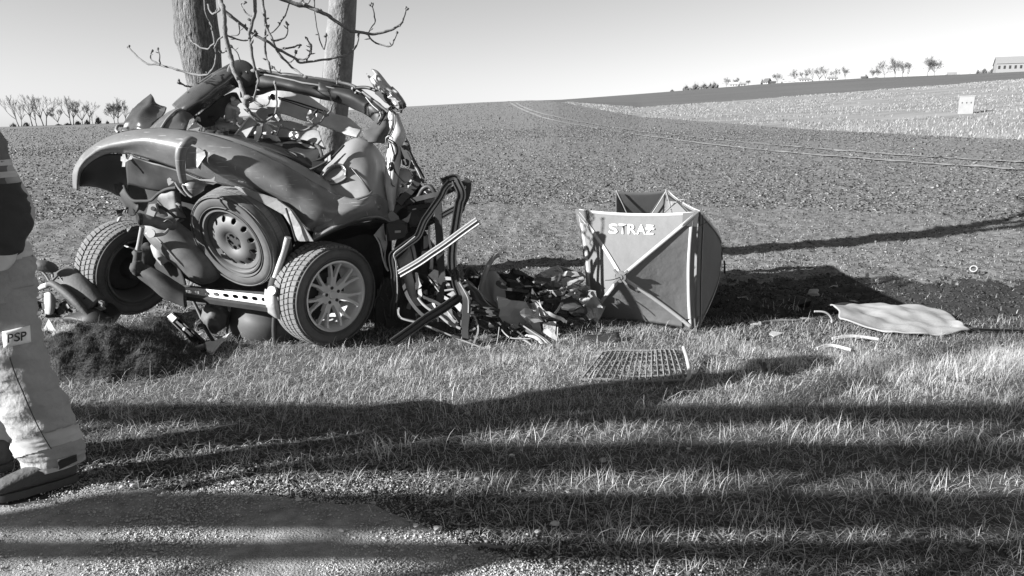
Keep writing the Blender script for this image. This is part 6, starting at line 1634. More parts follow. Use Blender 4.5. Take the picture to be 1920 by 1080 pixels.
# ================================================================ FOLDING PRIVACY SCREENS
M_cloth = mat('screen_cloth', 0.175, 0.75, nscale=3, namt=.08, bump=.5, bscale=5, bdist=.03, spec=.3)
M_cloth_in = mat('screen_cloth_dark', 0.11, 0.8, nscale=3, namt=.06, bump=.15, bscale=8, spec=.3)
add_translucency(M_cloth, .15)
M_strap = mat('reflective_strap', 0.38, 0.6)
M_letter = mat('white_letters', 0.82, 0.6)
M_corner = mat('corner_patch', 0.07, 0.7)

def panel_fn(TL, TR, BR, BL, out, h, bow=.06, dome=0):
    def f(s, t):                                  # s,t in -1..1, t up
        s2 = s * (1 - bow * (1 - t * t)); t2 = t * (1 - bow * (1 - s * s))
        a, b = (s2 + 1) / 2, (t2 + 1) / 2
        p = BL.lerp(BR, a).lerp(TL.lerp(TR, a), b)
        k = 1 - max(abs(s), abs(t))
        return p + out * (h * (math.sin(k * math.pi / 2) if dome else k ** 1.08) - .010 * math.sin(math.pi * min(1, k * 1.0)) * 1.0)
    return f
def hub_panel(parent, name, f, cloth, inset=None, n=28, knob=True):
    bm = bmesh.new()
    ts = [-1 + 2 * i / n for i in range(n + 1)]
    g_ = [[bm.verts.new(crump(f(s, t), .002, 5)) for t in ts] for s in ts]
    for i in range(n):
        for j in range(n):
            a, b, c, d = g_[i][j], g_[i + 1][j], g_[i + 1][j + 1], g_[i][j + 1]
            if (i < n // 2) == (j < n // 2):
                bm.faces.new((a, b, c)); bm.faces.new((a, c, d))
            else:
                bm.faces.new((a, b, d)); bm.faces.new((b, c, d))
    bmesh.ops.recalc_face_normals(bm, faces=bm.faces)
    o = from_bm(name, bm, cloth, parent, True, angle=12)
    s = o.modifiers.new('thickness', 'SOLIDIFY'); s.thickness = .003; s.offset = 0
    return o
def strap(parent, f, pts, w, out, m=None, name='strap', lift=.005, r=None):
    rows = []
    P3 = [f(s, t) for s, t in pts]
    bm = bmesh.new(); L = []
    for i, p in enumerate(P3):
        d = (P3[min(i + 1, len(P3) - 1)] - P3[max(i - 1, 0)]).normalized(); nn = d.cross(out).normalized()
        L.append((p + nn * w / 2 + out * lift, p - nn * w / 2 + out * lift))
    vv = [(bm.verts.new(a), bm.verts.new(b)) for a, b in L]
    for i in range(len(vv) - 1): bm.faces.new((vv[i][0], vv[i][1], vv[i + 1][1], vv[i + 1][0]))
    o = from_bm(name, bm, m or M_strap, parent, True)
    s = o.modifiers.new('thickness', 'SOLIDIFY'); s.thickness = .003
    return o
def seglist(a, b, n=24): return [(a[0] + (b[0] - a[0]) * i / n, a[1] + (b[1] - a[1]) * i / n) for i in range(n + 1)]

BR = G(1306, 622); BL = G(1101, 599)
TR = P(1311, 397, BR.y - .02); TL = P(1079, 392, BL.y + .05)
zt = TR.z
def on_z(u, v, z):
    d = ray(u, v); t = (z - CAM_H) / d.z; return Vector((d.x * t, d.y * t, z))
FT = on_z(1248, 356, zt); ET = on_z(1154, 357, zt); TL = P(1079, 392, BL.y + .05)
screen = top('privacy_screen', 'standing fold-out cloth screen with white lettering and pale crossed straps', 'privacy screen', (BR + BL) / 2)
def outv(A, B): 
    n_ = (B - A).cross(Vector((0, 0, 1))).normalized(); return n_
o1 = outv(TL, TR)
if o1.y > 0: o1 = -o1
f1 = panel_fn(TL, TR, BR, BL, o1, .34, .06)
front = hub_panel(screen, 'front_cloth', f1, M_cloth)
FB = FT.copy(); FB.z = gz(FB.x, FB.y); FB += (FT - FB).normalized() * 0
o2 = outv(TR, FT)
if o2.x < 0: o2 = -o2
f2 = panel_fn(FT, TR, BR, FB, o2, .34, .05, 1)
hub_panel(screen, 'side_cloth', f2, M_cloth)
EB = ET.copy(); EB.z = gz(EB.x, EB.y)
o3 = outv(ET, FT)
if o3.y < 0: o3 = -o3
f3 = panel_fn(ET, FT, FB, EB, o3, .15, .05)
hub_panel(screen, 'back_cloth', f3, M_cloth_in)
for f, o, ins in ((f1, o1, False), (f2, o2, False), (f3, -o3, True)):
    for c in ((-1, 1), (1, 1), (1, -1), (-1, -1)):
        strap(screen, f, seglist((c[0] * .94, c[1] * .94), (c[0] * .04, c[1] * .04)), .026 if not ins else .008, o, m=M_corner if ins else None)
    for a, b in () if ins else (((-1, .985), (1, .985)), ((-.985, 1), (-.985, -1)), ((.985, 1), (.985, -1))):
        strap(screen, f, seglist((a[0] * .93, a[1] * .93 if abs(a[1]) == 1 else a[1]), (b[0] * .93, b[1] * .93 if abs(b[1]) == 1 else b[1])), .024, o)
    if not ins:
        for (s, t) in ((-1, 1), (1, 1), (1, -1), (-1, -1)):
            pts = [f(s, t), f(s * .76, t), f(s * .80, t * .80), f(s, t * .76)]
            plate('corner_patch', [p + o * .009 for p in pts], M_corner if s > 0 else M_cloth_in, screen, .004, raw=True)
        # hub with its knob and the loose pull cord
        c = f(0, 0) + o * .012
        Mx = frame_mat(c, o)
        bm = bmesh.new(); lathe_bm(bm, [(0, .02), (.018, .02), (.022, .012), (.040, .008), (.045, 0), (0, 0)], 24, Mx)
        for k in range(4):
            box_bm(bm, Mx @ Matrix.Rotation(math.pi / 4 + k * math.pi / 2, 4, 'Z') @ Matrix.Translation((.04, 0, .006)), .06, .014, .014)
        bmesh.ops.recalc_face_normals(bm, faces=bm.faces); from_bm('hub', bm, M_cloth_in, screen, True, angle=30)
        tube('pull_cord', [c + o * .02, c + o * .05 + Vector((-.04, 0, -.012)), c + o * .03 + Vector((-.10, 0, -.02))], .003, M_cable, screen, raw=True)
# poles inside the back panel
for c in ((-1, 1), (1, 1)):
    pts = [f3(c[0] * k, c[1] * k) - o3 * (.03 + .02 * math.sin(math.pi * k)) for k in (1, .75, .5, .25, 0)]
    tube('pole', pts, .006, M_inner, screen, raw=True)
# a short return flap at the back, running to the right
F2 = on_z(1262, 364, zt - .02)
tube('pole', [FT, FT.lerp(TR, .3) - Vector((0.02, 0, .12)), FT.lerp(TR, .6) - Vector((.05, 0, .22))], .006, M_alu, screen, raw=True)
tube('pole', [FT.lerp(TR, .25) + Vector((-.06, 0, -.16)), FT.lerp(TR, .5) + Vector((-.02, 0, -.02)), FT.lerp(TR, .62) + Vector((.0, 0, .02))], .006, M_alu, screen, raw=True)
tube('guy_line', [P(1358, 487, BR.y + .6), P(1362, 520, BR.y + .55), P(1376, 570, BR.y + .4), G(1396, 605)], .0022, M_cable, screen, raw=True)
tube('guy_peg', [P(1358, 489, BR.y + .6), P(1359, 512, BR.y + .6)], .008, M_cable, screen, raw=True, sub=2)

# ---- lettering draped on a surface along the sight line
from mathutils.bvhtree import BVHTree
def text2d(body):
    cu = bpy.data.curves.new('lettering', 'FONT'); cu.body = body; cu.offset = .012; cu.resolution_u = 3; cu.space_character = 1.08
    ob = bpy.data.objects.new('lettering', cu); sc.collection.objects.link(ob)
    bpy.context.view_layer.update()
    me = bpy.data.meshes.new_from_object(ob.evaluated_get(bpy.context.evaluated_depsgraph_get()))
    bpy.data.objects.remove(ob); bpy.data.curves.remove(cu)
    return me
def put_text(body, quad, target, name, m, parent, bars=(), lift=.004):
    """quad = picture positions of the text box corners (TL, TR, BR, BL); found on the target's surface"""
    me = text2d(body)
    bm = bmesh.new(); bm.from_mesh(me); bpy.data.meshes.remove(me)
    for (x0, y0, x1, y1) in bars:
        q = [bm.verts.new((x, y, 0)) for x, y in ((x0, y0), (x1, y0), (x1, y1), (x0, y1))]; bm.faces.new(q)
    bmesh.ops.triangulate(bm, faces=bm.faces)
    xs = [v.co.x for v in bm.verts]; ys = [v.co.y for v in bm.verts]
    x0, x1, y0, y1 = min(xs), max(xs), min(ys), max(ys)
    tb = bmesh.new(); tb.from_mesh(target.data); tb.transform(Matrix.Translation(OFF[target]))
    tree = BVHTree.FromBMesh(tb); tb.free()
    for v in bm.verts:
        s, t = (v.co.x - x0) / (x1 - x0), (y1 - v.co.y) / (y1 - y0)
        u = (quad[0][0] * (1 - s) + quad[1][0] * s) * (1 - t) + (quad[3][0] * (1 - s) + quad[2][0] * s) * t
        w = (quad[0][1] * (1 - s) + quad[1][1] * s) * (1 - t) + (quad[3][1] * (1 - s) + quad[2][1] * s) * t
        d = ray(u, w).normalized(); hit = tree.ray_cast(Vector((0, 0, CAM_H)), d)
        v.co = (hit[0] - d * lift) if hit[0] else P(u, w, 5)
    o = from_bm(name, bm, m, parent, False)
    s = o.modifiers.new('thickness', 'SOLIDIFY'); s.thickness = .0015
    return o
for ch, q in zip('STRAZ', [(1142, 1159), (1160, 1176), (1177, 1194), (1194, 1211), (1211, 1227)]):
    v0 = 419 + (q[0] - 1142) * .035; v1 = 438 + (q[0] - 1142) * .022
    put_text(ch, [(q[0], v0), (q[1], v0 + .5), (q[1] - .5, v1 + .3), (q[0] - .5, v1)], front, 'letter', M_letter, screen, lift=.010)
def drape_quad(quad, target, name, m, parent, lift=.004, n=8, thick=.002):
    tb = bmesh.new(); tb.from_mesh(target.data); tb.transform(Matrix.Translation(OFF[target])); tree = BVHTree.FromBMesh(tb); tb.free()
    bm = bmesh.new(); g_ = []
    for i in range(n + 1):
        row = []
        for j in range(n + 1):
            s, t = i / n, j / n
            u = (quad[0][0] * (1 - s) + quad[1][0] * s) * (1 - t) + (quad[3][0] * (1 - s) + quad[2][0] * s) * t
            w = (quad[0][1] * (1 - s) + quad[1][1] * s) * (1 - t) + (quad[3][1] * (1 - s) + quad[2][1] * s) * t
            d = ray(u, w).normalized(); hit = tree.ray_cast(Vector((0, 0, CAM_H)), d)
            row.append(bm.verts.new((hit[0] - d * lift) if hit[0] else P(u, w, 2.7)))
        g_.append(row)
    for i in range(n):
        for j in range(n): bm.faces.new((g_[i][j], g_[i + 1][j], g_[i + 1][j + 1], g_[i][j + 1]))
    o = from_bm(name, bm, m, parent, True); s = o.modifiers.new('thickness', 'SOLIDIFY'); s.thickness = thick
    return o
drape_quad([(1211, 427), (1227, 427.4), (1227, 430.6), (1211, 430.2)], front, 'letter_stroke', M_letter, screen, .012)

# ================================================================ THE FIREFIGHTER AT THE LEFT EDGE
M_suit = mat('sand_suit_cloth', 0.36, 0.85, nscale=16, namt=.10, bump=.5, bscale=30, dust=.35, dust_col=.2, bdist=.02)
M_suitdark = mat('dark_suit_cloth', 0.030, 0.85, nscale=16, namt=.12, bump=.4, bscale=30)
M_band = mat('reflective_band', 0.48, 0.5, nscale=30, namt=.06, bump=.2, bscale=40)
M_boot = mat('dusty_boot_leather', 0.05, 0.65, dust=.5, dust_col=.09, bump=.6, bscale=30, bdist=.02)
M_sole = mat('boot_sole', 0.025, 0.8, dust=.5, dust_col=.12)
M_skin = mat('skin', 0.36, 0.6)
man = top('person', 'firefighter in pale trousers and jacket cropped by the left edge, walking', 'person', (-2.08, 2.80, 0))
def loft(name, rings, m, parent, n=64, amp=.010, sc_=9, seed=0, sub=7, folds=0.0, cap=False, thick=0.0, grow=0.0):
    """rings: (v, uL, uR, Y, depth, tilt) - closed rings seen from the camera's side"""
    cs, aa, bb, tl = [], [], [], []
    for (v, uL, uR, Y, dep, tilt) in rings:
        c = P((uL + uR) / 2, v, Y); a = (P(uR, v, Y) - P(uL, v, Y)).length / 2 + grow
        cs.append(c); aa.append(a); bb.append(dep); tl.append(tilt)
    cs = spline(cs, sub); m_ = len(cs); aa, bb, tl = rads(aa, m_), rads(bb, m_), rads(tl, m_)
    bm = bmesh.new(); R_ = []
    for i, c in enumerate(cs):
        ring = []
        for k in range(n):
            t = 2 * math.pi * k / n; x, y = math.cos(t), math.sin(t)
            p = c + Vector((x * aa[i], y * bb[i], x * aa[i] * tl[i]))
            q = Vector((p.x * sc_, p.y * sc_, p.z * sc_ * 1.8)) + Vector((seed, 0, seed))
            d = amp * (noise.noise(q) + .5 * noise.noise(q * 2.1)) + folds * (.42 - abs(noise.noise((p.x * 5 + p.z * 5, p.y * 5, p.z * 15 + seed))) ** .55 + .5 * (.4 - abs(noise.noise((p.x * 9 - p.z * 12, p.y * 9, p.z * 21 + seed))) ** .6))
            ring.append(bm.verts.new(p + Vector((x, y, 0)) * d))
        R_.append(ring)
    for i in range(m_ - 1):
        for k in range(n): bm.faces.new((R_[i][k], R_[i][(k + 1) % n], R_[i + 1][(k + 1) % n], R_[i + 1][k]))
    if cap: bm.faces.new(R_[0]); bm.faces.new(R_[-1][::-1])
    bmesh.ops.recalc_face_normals(bm, faces=bm.faces)
    o = from_bm(name, bm, m, parent, True)
    if thick: s = o.modifiers.new('thickness', 'SOLIDIFY'); s.thickness = thick; s.offset = -1
    return o
# body underneath: one continuous skin
def skinned(name, joints, bones, m, parent, sub=2, root=0):
    me = bpy.data.meshes.new(name)
    me.from_pydata([Vector(j[0]) - OFF[parent] for j in joints], bones, [])
    o = bpy.data.objects.new(name, me); sc.collection.objects.link(o); o.parent = parent; OFF[o] = OFF[parent]
    me.materials.append(m)
    sk = o.modifiers.new('skin', 'SKIN')
    for i, j in enumerate(joints):
        sv = me.skin_vertices[0].data[i]; r = j[1]; sv.radius = (r, r) if not isinstance(r, tuple) else r; sv.use_root = (i == root)
    sk.use_smooth_shade = True
    ss = o.modifiers.new('subsurf', 'SUBSURF'); ss.levels = sub; ss.render_levels = sub
    return o
h1 = G(140, 905); t1_ = G(-18, 946); h2 = G(18, 880); t2_ = G(-130, 905)
for q in (h1, t1_, h2, t2_): q.z = gz(q.x, q.y) + .006
J = [((-2.08, 2.78, .90), .13), ((-2.09, 2.78, 1.12), .115), ((-2.10, 2.76, 1.34), .13), ((-2.11, 2.74, 1.46), .055), ((-2.12, 2.72, 1.54), .055), ((-2.13, 2.70, 1.62), .085), ((-2.13, 2.70, 1.72), .080),
     ((-1.99, 2.76, .86), .085), ((-1.92, 2.74, .48), .055), (tuple(h1 + (t1_ - h1) * .2 + Vector((0, 0, .11))), .036), (tuple(h1 + (t1_ - h1) * .25 + Vector((0, 0, .06))), .03), (tuple(h1 + (t1_ - h1) * .7 + Vector((0, 0, .055))), .022),
     ((-2.17, 2.80, .86), .085), ((-2.17, 2.84, .48), .055), (tuple(h2 + (t2_ - h2) * .2 + Vector((0, 0, .11))), .036), (tuple(h2 + (t2_ - h2) * .25 + Vector((0, 0, .06))), .03), (tuple(h2 + (t2_ - h2) * .7 + Vector((0, 0, .055))), .022),
     ((-1.94, 2.76, 1.40), .055), ((-1.85, 2.82, 1.13), .042), ((-1.90, 2.68, .92), .028), ((-1.92, 2.64, .87), (.035, .018)),
     ((-2.27, 2.74, 1.40), .055), ((-2.36, 2.74, 1.12), .042), ((-2.40, 2.58, .95), .028), ((-2.42, 2.53, .90), (.035, .018))]
E = [(0, 1), (1, 2), (2, 3), (3, 4), (4, 5), (5, 6), (0, 7), (7, 8), (8, 9), (9, 10), (10, 11), (0, 12), (12, 13), (13, 14), (14, 15), (15, 16), (2, 17), (17, 18), (18, 19), (19, 20), (2, 21), (21, 22), (22, 23), (23, 24)]
for hand, dirv in ((20, Vector((-.25, -.35, -.9)).normalized()), (24, Vector((-.25, -.5, -.8)).normalized())):
    c = Vector(J[hand][0]); sd = dirv.cross(Vector((1, 0, 0))).normalized()
    for k, L in enumerate((.068, .078, .072, .056)):
        b = c + sd * ((k - 1.5) * .019) + dirv * .02
        J += [(tuple(b), .010), (tuple(b + dirv * L * .55), .0088), (tuple(b + dirv * L + Vector((-.016, -.006, .004))), .0075)]
        i = len(J) - 3; E += [(hand, i), (i, i + 1), (i + 1, i + 2)]
    b = c - sd * .03
    J += [(tuple(b), .011), (tuple(b + dirv * .03 - sd * .018), .0095), (tuple(b + dirv * .055 - sd * .02), .008)]
    i = len(J) - 3; E += [(hand, i), (i, i + 1), (i + 1, i + 2)]
skinned('body', J, E, M_skin, man)
# face, hair and helmet (out of the frame, seen only from other places)
hd_ = Vector((-2.13, 2.70, 1.67)); fwd = Vector((-.62, -.78, 0)).normalized(); rt = Vector((-.78, .62, 0))
bm = bmesh.new(); blob_bm(bm, hd_ + fwd * .097 + Vector((0, 0, -.01)), .013, .016, .022, .1, 2, 1)
from_bm('nose', bm, M_skin, man, True)
for s in (-1, 1):
    bm = bmesh.new(); blob_bm(bm, hd_ + fwd * .083 + rt * (s * .032) + Vector((0, 0, .018)), .012, .012, .009, .0, 2, 1); from_bm('eye', bm, M_white, man, True)
    bm = bmesh.new(); blob_bm(bm, hd_ + fwd * .094 + rt * (s * .032) + Vector((0, 0, .018)), .005, .005, .005, .0, 2, 1); from_bm('pupil', bm, M_cable, man, True)
    bm = bmesh.new(); blob_bm(bm, hd_ + rt * (s * .088), .012, .018, .03, .1, 2, 1); from_bm('ear', bm, M_skin, man, True)
tube('mouth', [hd_ + fwd * .088 + rt * -.022 + Vector((0, 0, -.05)), hd_ + fwd * .095 + Vector((0, 0, -.052)), hd_ + fwd * .088 + rt * .022 + Vector((0, 0, -.05))], .005, M_inner, man, raw=True)
bm = bmesh.new(); lathe_bm(bm, [(0, .15), (.05, .145), (.10, .11), (.13, .05), (.137, .0), (.165, -.03), (.16, -.04), (.128, -.01)], 36, Matrix.Translation(hd_ + Vector((0, 0, .03))))
bmesh.ops.recalc_face_normals(bm, faces=bm.faces); from_bm('helmet', bm, M_light, man, True)
# trousers
LEG = [(535, -95, 60, 2.74, .105, 0), (600, -72, 66, 2.73, .10, 0), (645, -58, 76, 2.73, .098, 0), (700, -34, 95, 2.74, .092, 0), (747, -8, 117, 2.76, .09, .05), (790, 16, 136, 2.78, .088, .1), (825, 30, 147, 2.80, .086, .15), (845, 38, 153, 2.82, .085, .15), (858, 44, 156, 2.83, .086, .15), (872, 46, 153, 2.84, .084, .15)]
leg = loft('trouser_leg', LEG, M_suit, man, amp=.007, folds=.020, seed=3)
loft('trouser_leg', [(535, -260, -70, 2.86, .10, 0), (640, -230, -80, 2.88, .095, 0), (720, -170, -40, 2.92, .09, 0), (800, -100, 10, 2.98, .08, 0), (835, -90, 22, 3.02, .075, 0), (850, -85, 24, 3.03, .08, 0)], M_suit, man, amp=.010, folds=.03, seed=9)
def cloth_band(name, rings, keep, m, grow_, **kw):
    """a strip of cloth sewn onto a loft: same rings a little larger, cut to the strip's height"""
    o = loft(name, [(v, uL, uR, Y, d + grow_, t) for v, uL, uR, Y, d, t in rings], m, man, grow=grow_, sub=16, **kw)
    bm = bmesh.new(); bm.from_mesh(o.data); kill = []
    for f in bm.faces:
        u, v = uv_of(f.calc_center_median() + OFF[man])
        if not keep(u, v): kill.append(f)
    bmesh.ops.delete(bm, geom=kill, context='FACES'); bm.to_mesh(o.data); bm.free()
    return o
cloth_band('reflective_band', LEG, lambda u, v: abs(v - (853 - u * .30)) < 15, M_band, .005, amp=.007, folds=.020, seed=3)
cloth_band('trouser_cuff', LEG, lambda u, v: v > 893 - u * .15, M_band, .004, amp=.007, folds=.020, seed=3)
drape_quad([(108, 862), (143, 852), (144, 864), (110, 880)], leg, 'cuff_tab', M_suitdark, man, .012, thick=.004)
patch = drape_quad([(4, 622), (56, 610), (58, 641), (7, 652)], leg, 'name_patch', M_letter, man, .014, n=6)
for ch, q in zip('PSP', [(14, 25), (26, 38), (39, 50)]):
    v0 = 626.5 - (q[0] - 14) * .16; v1 = 643 - (q[0] - 14) * .16
    put_text(ch, [(q[0], v0), (q[1], v0 - 2), (q[1], v1 - 2), (q[0], v1)], patch, 'letter', M_suitdark, man, lift=.016)
tube('side_seam', [(18, 670, 2.64), (28, 700, 2.645), (45, 740, 2.65), (62, 780, 2.67), (78, 812, 2.69), (96, 842, 2.71)], .002, M_suitdark, man)
# jacket
JACKET = [(250, -190, -20, 2.74, .11, 0), (330, -185, -5, 2.74, .13, 0), (400, -180, -5, 2.75, .14, 0), (440, -175, 36, 2.75, .145, 0), (480, -170, 50, 2.75, .15, 0), (520, -165, 58, 2.75, .152, 0), (556, -160, 64, 2.75, .155, -.02)]
loft('jacket', JACKET, M_suit, man, amp=.010, folds=.022, seed=5)
cloth_band('reflective_band', JACKET, lambda u, v: abs(v - (478 - u * .25)) < 16, M_band, .005, amp=.010, folds=.022, seed=5)
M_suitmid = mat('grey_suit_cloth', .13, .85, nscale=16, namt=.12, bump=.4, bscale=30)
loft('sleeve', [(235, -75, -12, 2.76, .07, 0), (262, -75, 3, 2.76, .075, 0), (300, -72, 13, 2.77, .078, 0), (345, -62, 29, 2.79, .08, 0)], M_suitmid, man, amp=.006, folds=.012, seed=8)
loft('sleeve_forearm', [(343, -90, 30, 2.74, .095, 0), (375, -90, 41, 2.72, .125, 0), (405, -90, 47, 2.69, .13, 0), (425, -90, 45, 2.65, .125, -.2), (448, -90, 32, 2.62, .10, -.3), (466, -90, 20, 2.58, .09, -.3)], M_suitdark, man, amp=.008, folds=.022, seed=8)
for v0, u0, u1 in ((306, -72, 15), (328, -66, 24)):
    loft('sleeve_stripe', [(v0 - 5, u0, u1 - 1, 2.772, .082, .05), (v0 + 6, u0 + 3, u1 + 3, 2.776, .083, .05)], M_band, man, amp=.005, folds=.008, seed=8)
loft('cuff', [(460, -92, 24, 2.58, .096, -.3), (478, -92, 18, 2.55, .094, -.3), (492, -92, 8, 2.52, .09, -.3)], M_band, man, amp=.004, seed=2)
loft('sleeve', [(235, -250, -180, 2.72, .07, 0), (330, -290, -200, 2.74, .075, 0), (410, -310, -220, 2.72, .08, 0), (480, -330, -250, 2.58, .07, 0)], M_suit, man, amp=.008, folds=.02, seed=18)
# boots
def boot(heel, toe, name='boot', h=.145):
    f = (toe - heel); f.z = 0; L = f.length; f.normalize(); s = Vector((f.y, -f.x, 0))
    def ring(t, z0, z1, w, n=20):
        out = []
        for k in range(n):
            a = 2 * math.pi * k / n; c_, s_ = math.cos(a), math.sin(a)
            out.append(heel + f * (t * L) + s * (w * (abs(c_) ** .8) * (1 if c_ > 0 else -1)) + Vector((0, 0, z0 + (z1 - z0) * (.5 + .5 * (abs(s_) ** .7) * (1 if s_ > 0 else -1)))))
        return out
    prof = [(-.05, .04, .12, .028), (0, .028, h, .044), (.12, .026, h + .01, .050), (.30, .026, h, .052), (.42, .026, .125, .050), (.55, .026, .105, .051), (.70, .026, .092, .052), (.85, .026, .080, .050), (.96, .028, .064, .038), (1.02, .032, .05, .018)]
    bm = bmesh.new(); rr_ = [[bm.verts.new(crump(p, .004, 14)) for p in ring(*q)] for q in prof]
    for i in range(len(rr_) - 1):
        for k in range(20): bm.faces.new((rr_[i][k], rr_[i][(k + 1) % 20], rr_[i + 1][(k + 1) % 20], rr_[i + 1][k]))
    bm.faces.new(rr_[0]); bm.faces.new(rr_[-1][::-1]); bmesh.ops.recalc_face_normals(bm, faces=bm.faces)
    b = from_bm(name, bm, M_boot, man, True)
    ss = b.modifiers.new('subsurf', 'SUBSURF'); ss.levels = 1; ss.render_levels = 2
    bm = bmesh.new(); out = []
    for k in range(28):
        a = 2 * math.pi * k / 28; t = .48 + .54 * math.cos(a); w = .058 * (abs(math.sin(a)) ** .6) * (1 if math.sin(a) > 0 else -1) * (1.0 if t > .5 else .88)
        out.append(heel + f * (t * L) + s * w)
    lo = [bm.verts.new(p + Vector((0, 0, .004))) for p in out]; mi_ = [bm.verts.new(p * 1.0 + Vector((0, 0, .022))) for p in out]; hi = [bm.verts.new(p + (heel + f * L * .48 - p) * .04 + Vector((0, 0, .034))) for p in out]
    for A_, B_ in ((lo, mi_), (mi_, hi)):
        for k in range(28): bm.faces.new((A_[k], A_[(k + 1) % 28], B_[(k + 1) % 28], B_[k]))
    bm.faces.new(lo[::-1]); bm.faces.new(hi); bmesh.ops.recalc_face_normals(bm, faces=bm.faces)
    o = from_bm('sole', bm, M_sole, b, True, angle=40); OFF[o] = OFF[man]
    return b
boot(h1, t1_)
boot(h2, t2_)
# ================================================================ FAR BACKGROUND
def ground_hit(u, v, rmax=470):
    a = azi(u, v); te = tanel(u, v)
    prev = None
    r = 6.0
    while r < rmax:
        if CAM_H + r * te < far_z(a, r): break
        r *= 1.01
    return r, Vector((r * math.sin(a), r * math.cos(a), far_z(a, r)))

M_fartwig = mat('far_twigs', 0.15, 0.9)
M_farbush = mat('far_bush', 0.10, 0.95, nscale=2, namt=.4)
M_wall = mat('far_white_wall', 0.42, 0.9)
M_roofd = mat('far_dark_roof', 0.08, 0.8)
M_roofl = mat('far_pale_roof', 0.20, 0.8)
M_win = mat('far_window', 0.03, 0.3)

ORD = 'first second third fourth fifth sixth seventh eighth ninth tenth eleventh twelfth thirteenth fourteenth fifteenth sixteenth seventeenth eighteenth nineteenth twentieth'.split()
# six kinds of bare tree, each one metre high, then copied
protos = []
for s in range(6):
    rnd = random.Random(200 + s)
    bm = bmesh.new()
    hgt = rnd.uniform(.26, .36) if s < 3 else rnd.uniform(.18, .24)
    pts = [Vector((0, 0, -.03)), Vector((rnd.uniform(-.01, .01), 0, hgt * .5)), Vector((rnd.uniform(-.02, .02), 0, hgt))]
    sweep_bm(bm, pts, [.017, .014, .012], CIRC(6))
    tm = bpy.data.meshes.new('trunk'); bm.to_mesh(tm); bm.free(); tm.materials.append(M_fartwig)
    bm = bmesh.new()
    sp_r = .42 if s < 3 else .62
    for k in range(4 if s < 3 else 6):
        grow(bm, pts[1].lerp(pts[2], rnd.uniform(.3 if s < 3 else .5, 1)), Vector((rnd.uniform(-.6, .6) * (1 if s < 3 else 1.6), rnd.uniform(-.5, .5), 1)).normalized(), .26 if s < 3 else .27, .011, 5 if s > 2 else 4, rnd, spread=sp_r, nchild=(2, 3) if s < 3 else (2, 4), minr=.0022)
    cm = bpy.data.meshes.new('crown'); bm.to_mesh(cm); bm.free(); cm.materials.append(M_fartwig)
    protos.append((tm, cm))
def far_tree(u, vt, vb, r, kind, label, group, lean=0.0, name='bare_tree', wide=1.0):
    base = at_far(u, vb, r); h = (vb - vt) * r / FPX
    # settle the tree's foot where the sight line meets the ground
    t = top(name, label, 'tree', base, group)
    t.scale = (h * wide, h * wide, h); t.rotation_euler = (0, lean, (u * 7.3) % 6.28 if not lean else 0)
    for nm, me in (('trunk', protos[kind][0]), ('crown', protos[kind][1])):
        o = bpy.data.objects.new(nm, me); sc.collection.objects.link(o); o.parent = t
    return t
def bush_mesh(seed):
    rnd = random.Random(seed); bm = bmesh.new()
    for k in range(60):
        a = rnd.uniform(0, 6.28); rr = rnd.uniform(0, .45)
        p = Vector((rr * math.cos(a) * 1.3, rr * math.sin(a), 0)); d = Vector((math.cos(a) * .4 * rr * 2, math.sin(a) * .4, 1)).normalized()
        grow(bm, p, d, rnd.uniform(.3, .6) * (1 - rr), .012, 1, rnd, spread=.5, nchild=(2, 3), minr=.006)
    for k in range(30):
        a = rnd.uniform(0, 6.28); rr = rnd.uniform(0, .5)
        blob_bm(bm, (rr * math.cos(a) * 1.3, rr * math.sin(a), rnd.uniform(.1, .5) * (1 - rr)), .14, .14, .10, .6, 5, k, 1)
    me = bpy.data.meshes.new('bush'); bm.to_mesh(me); bm.free(); me.materials.append(M_farbush); return me
bushes = [bush_mesh(s) for s in range(3)]
def far_bush(u, vt, vb, w, r, label, group):
    base = at_far(u, vb, r); h = (vb - vt) * r / FPX
    o = bpy.data.objects.new('bush', bushes[int(u) % 3]); sc.collection.objects.link(o); o.location = base
    o.scale = (w * r / FPX / 1.3, w * r / FPX / 1.3, h * 1.6); tag(o, label, 'bush', group)

GL = 'bare trees on the horizon at left'
for i, (x, yt, yb, k, ln) in enumerate([(215, 190, 525, 0, -.28), (245, 250, 520, 1, .12), (365, 175, 512, 2, -.15), (415, 250, 515, 0, -.12), (490, 165, 510, 1, -.2), (520, 195, 510, 2, .15), (660, 300, 492, 3, -.22), (800, 170, 487, 0, -.12), (825, 185, 487, 1, .16), (930, 250, 490, 3, -.1), (1010, 235, 487, 2, .08), (1045, 330, 487, 0, -.1), (1330, 215, 482, 4, .06), (1415, 260, 482, 1, .1), (1290, 260, 482, 5, -.1)]):
    od = ORD[sorted([215, 245, 365, 415, 490, 520, 660, 800, 825, 930, 1010, 1045, 1330, 1415, 1290]).index(x)]
    far_tree(x / 6, 150 + yt / 6, 150 + yb / 6 + .5, 156, k, '%s%s bare tree from the left on the left horizon' % ('tall ' if yb - yt > 290 else 'lower ', od), GL, ln, wide=.95)
for i, (x, yt, yb, w) in enumerate([(1110, 425, 492, 60), (300, 480, 515, 60), (880, 460, 492, 60), (980, 450, 492, 50), (1210, 465, 490, 30), (760, 475, 490, 60), (150, 500, 528, 60), (660, 485, 492, 60)]):
    od = ORD[sorted([1110, 300, 880, 980, 1210, 760, 150, 660]).index(x)]
    far_bush(x / 6, 150 + yt / 6, 150 + yb / 6 + 1, w / 6, 156, od + ' clump of low scrub from the left on the left horizon', 'scrub on the left horizon')
GR = 'bare trees in the village on the ridge'
def zr(x, y): return 1200 + x / 2.667, 60 + y / 2.667
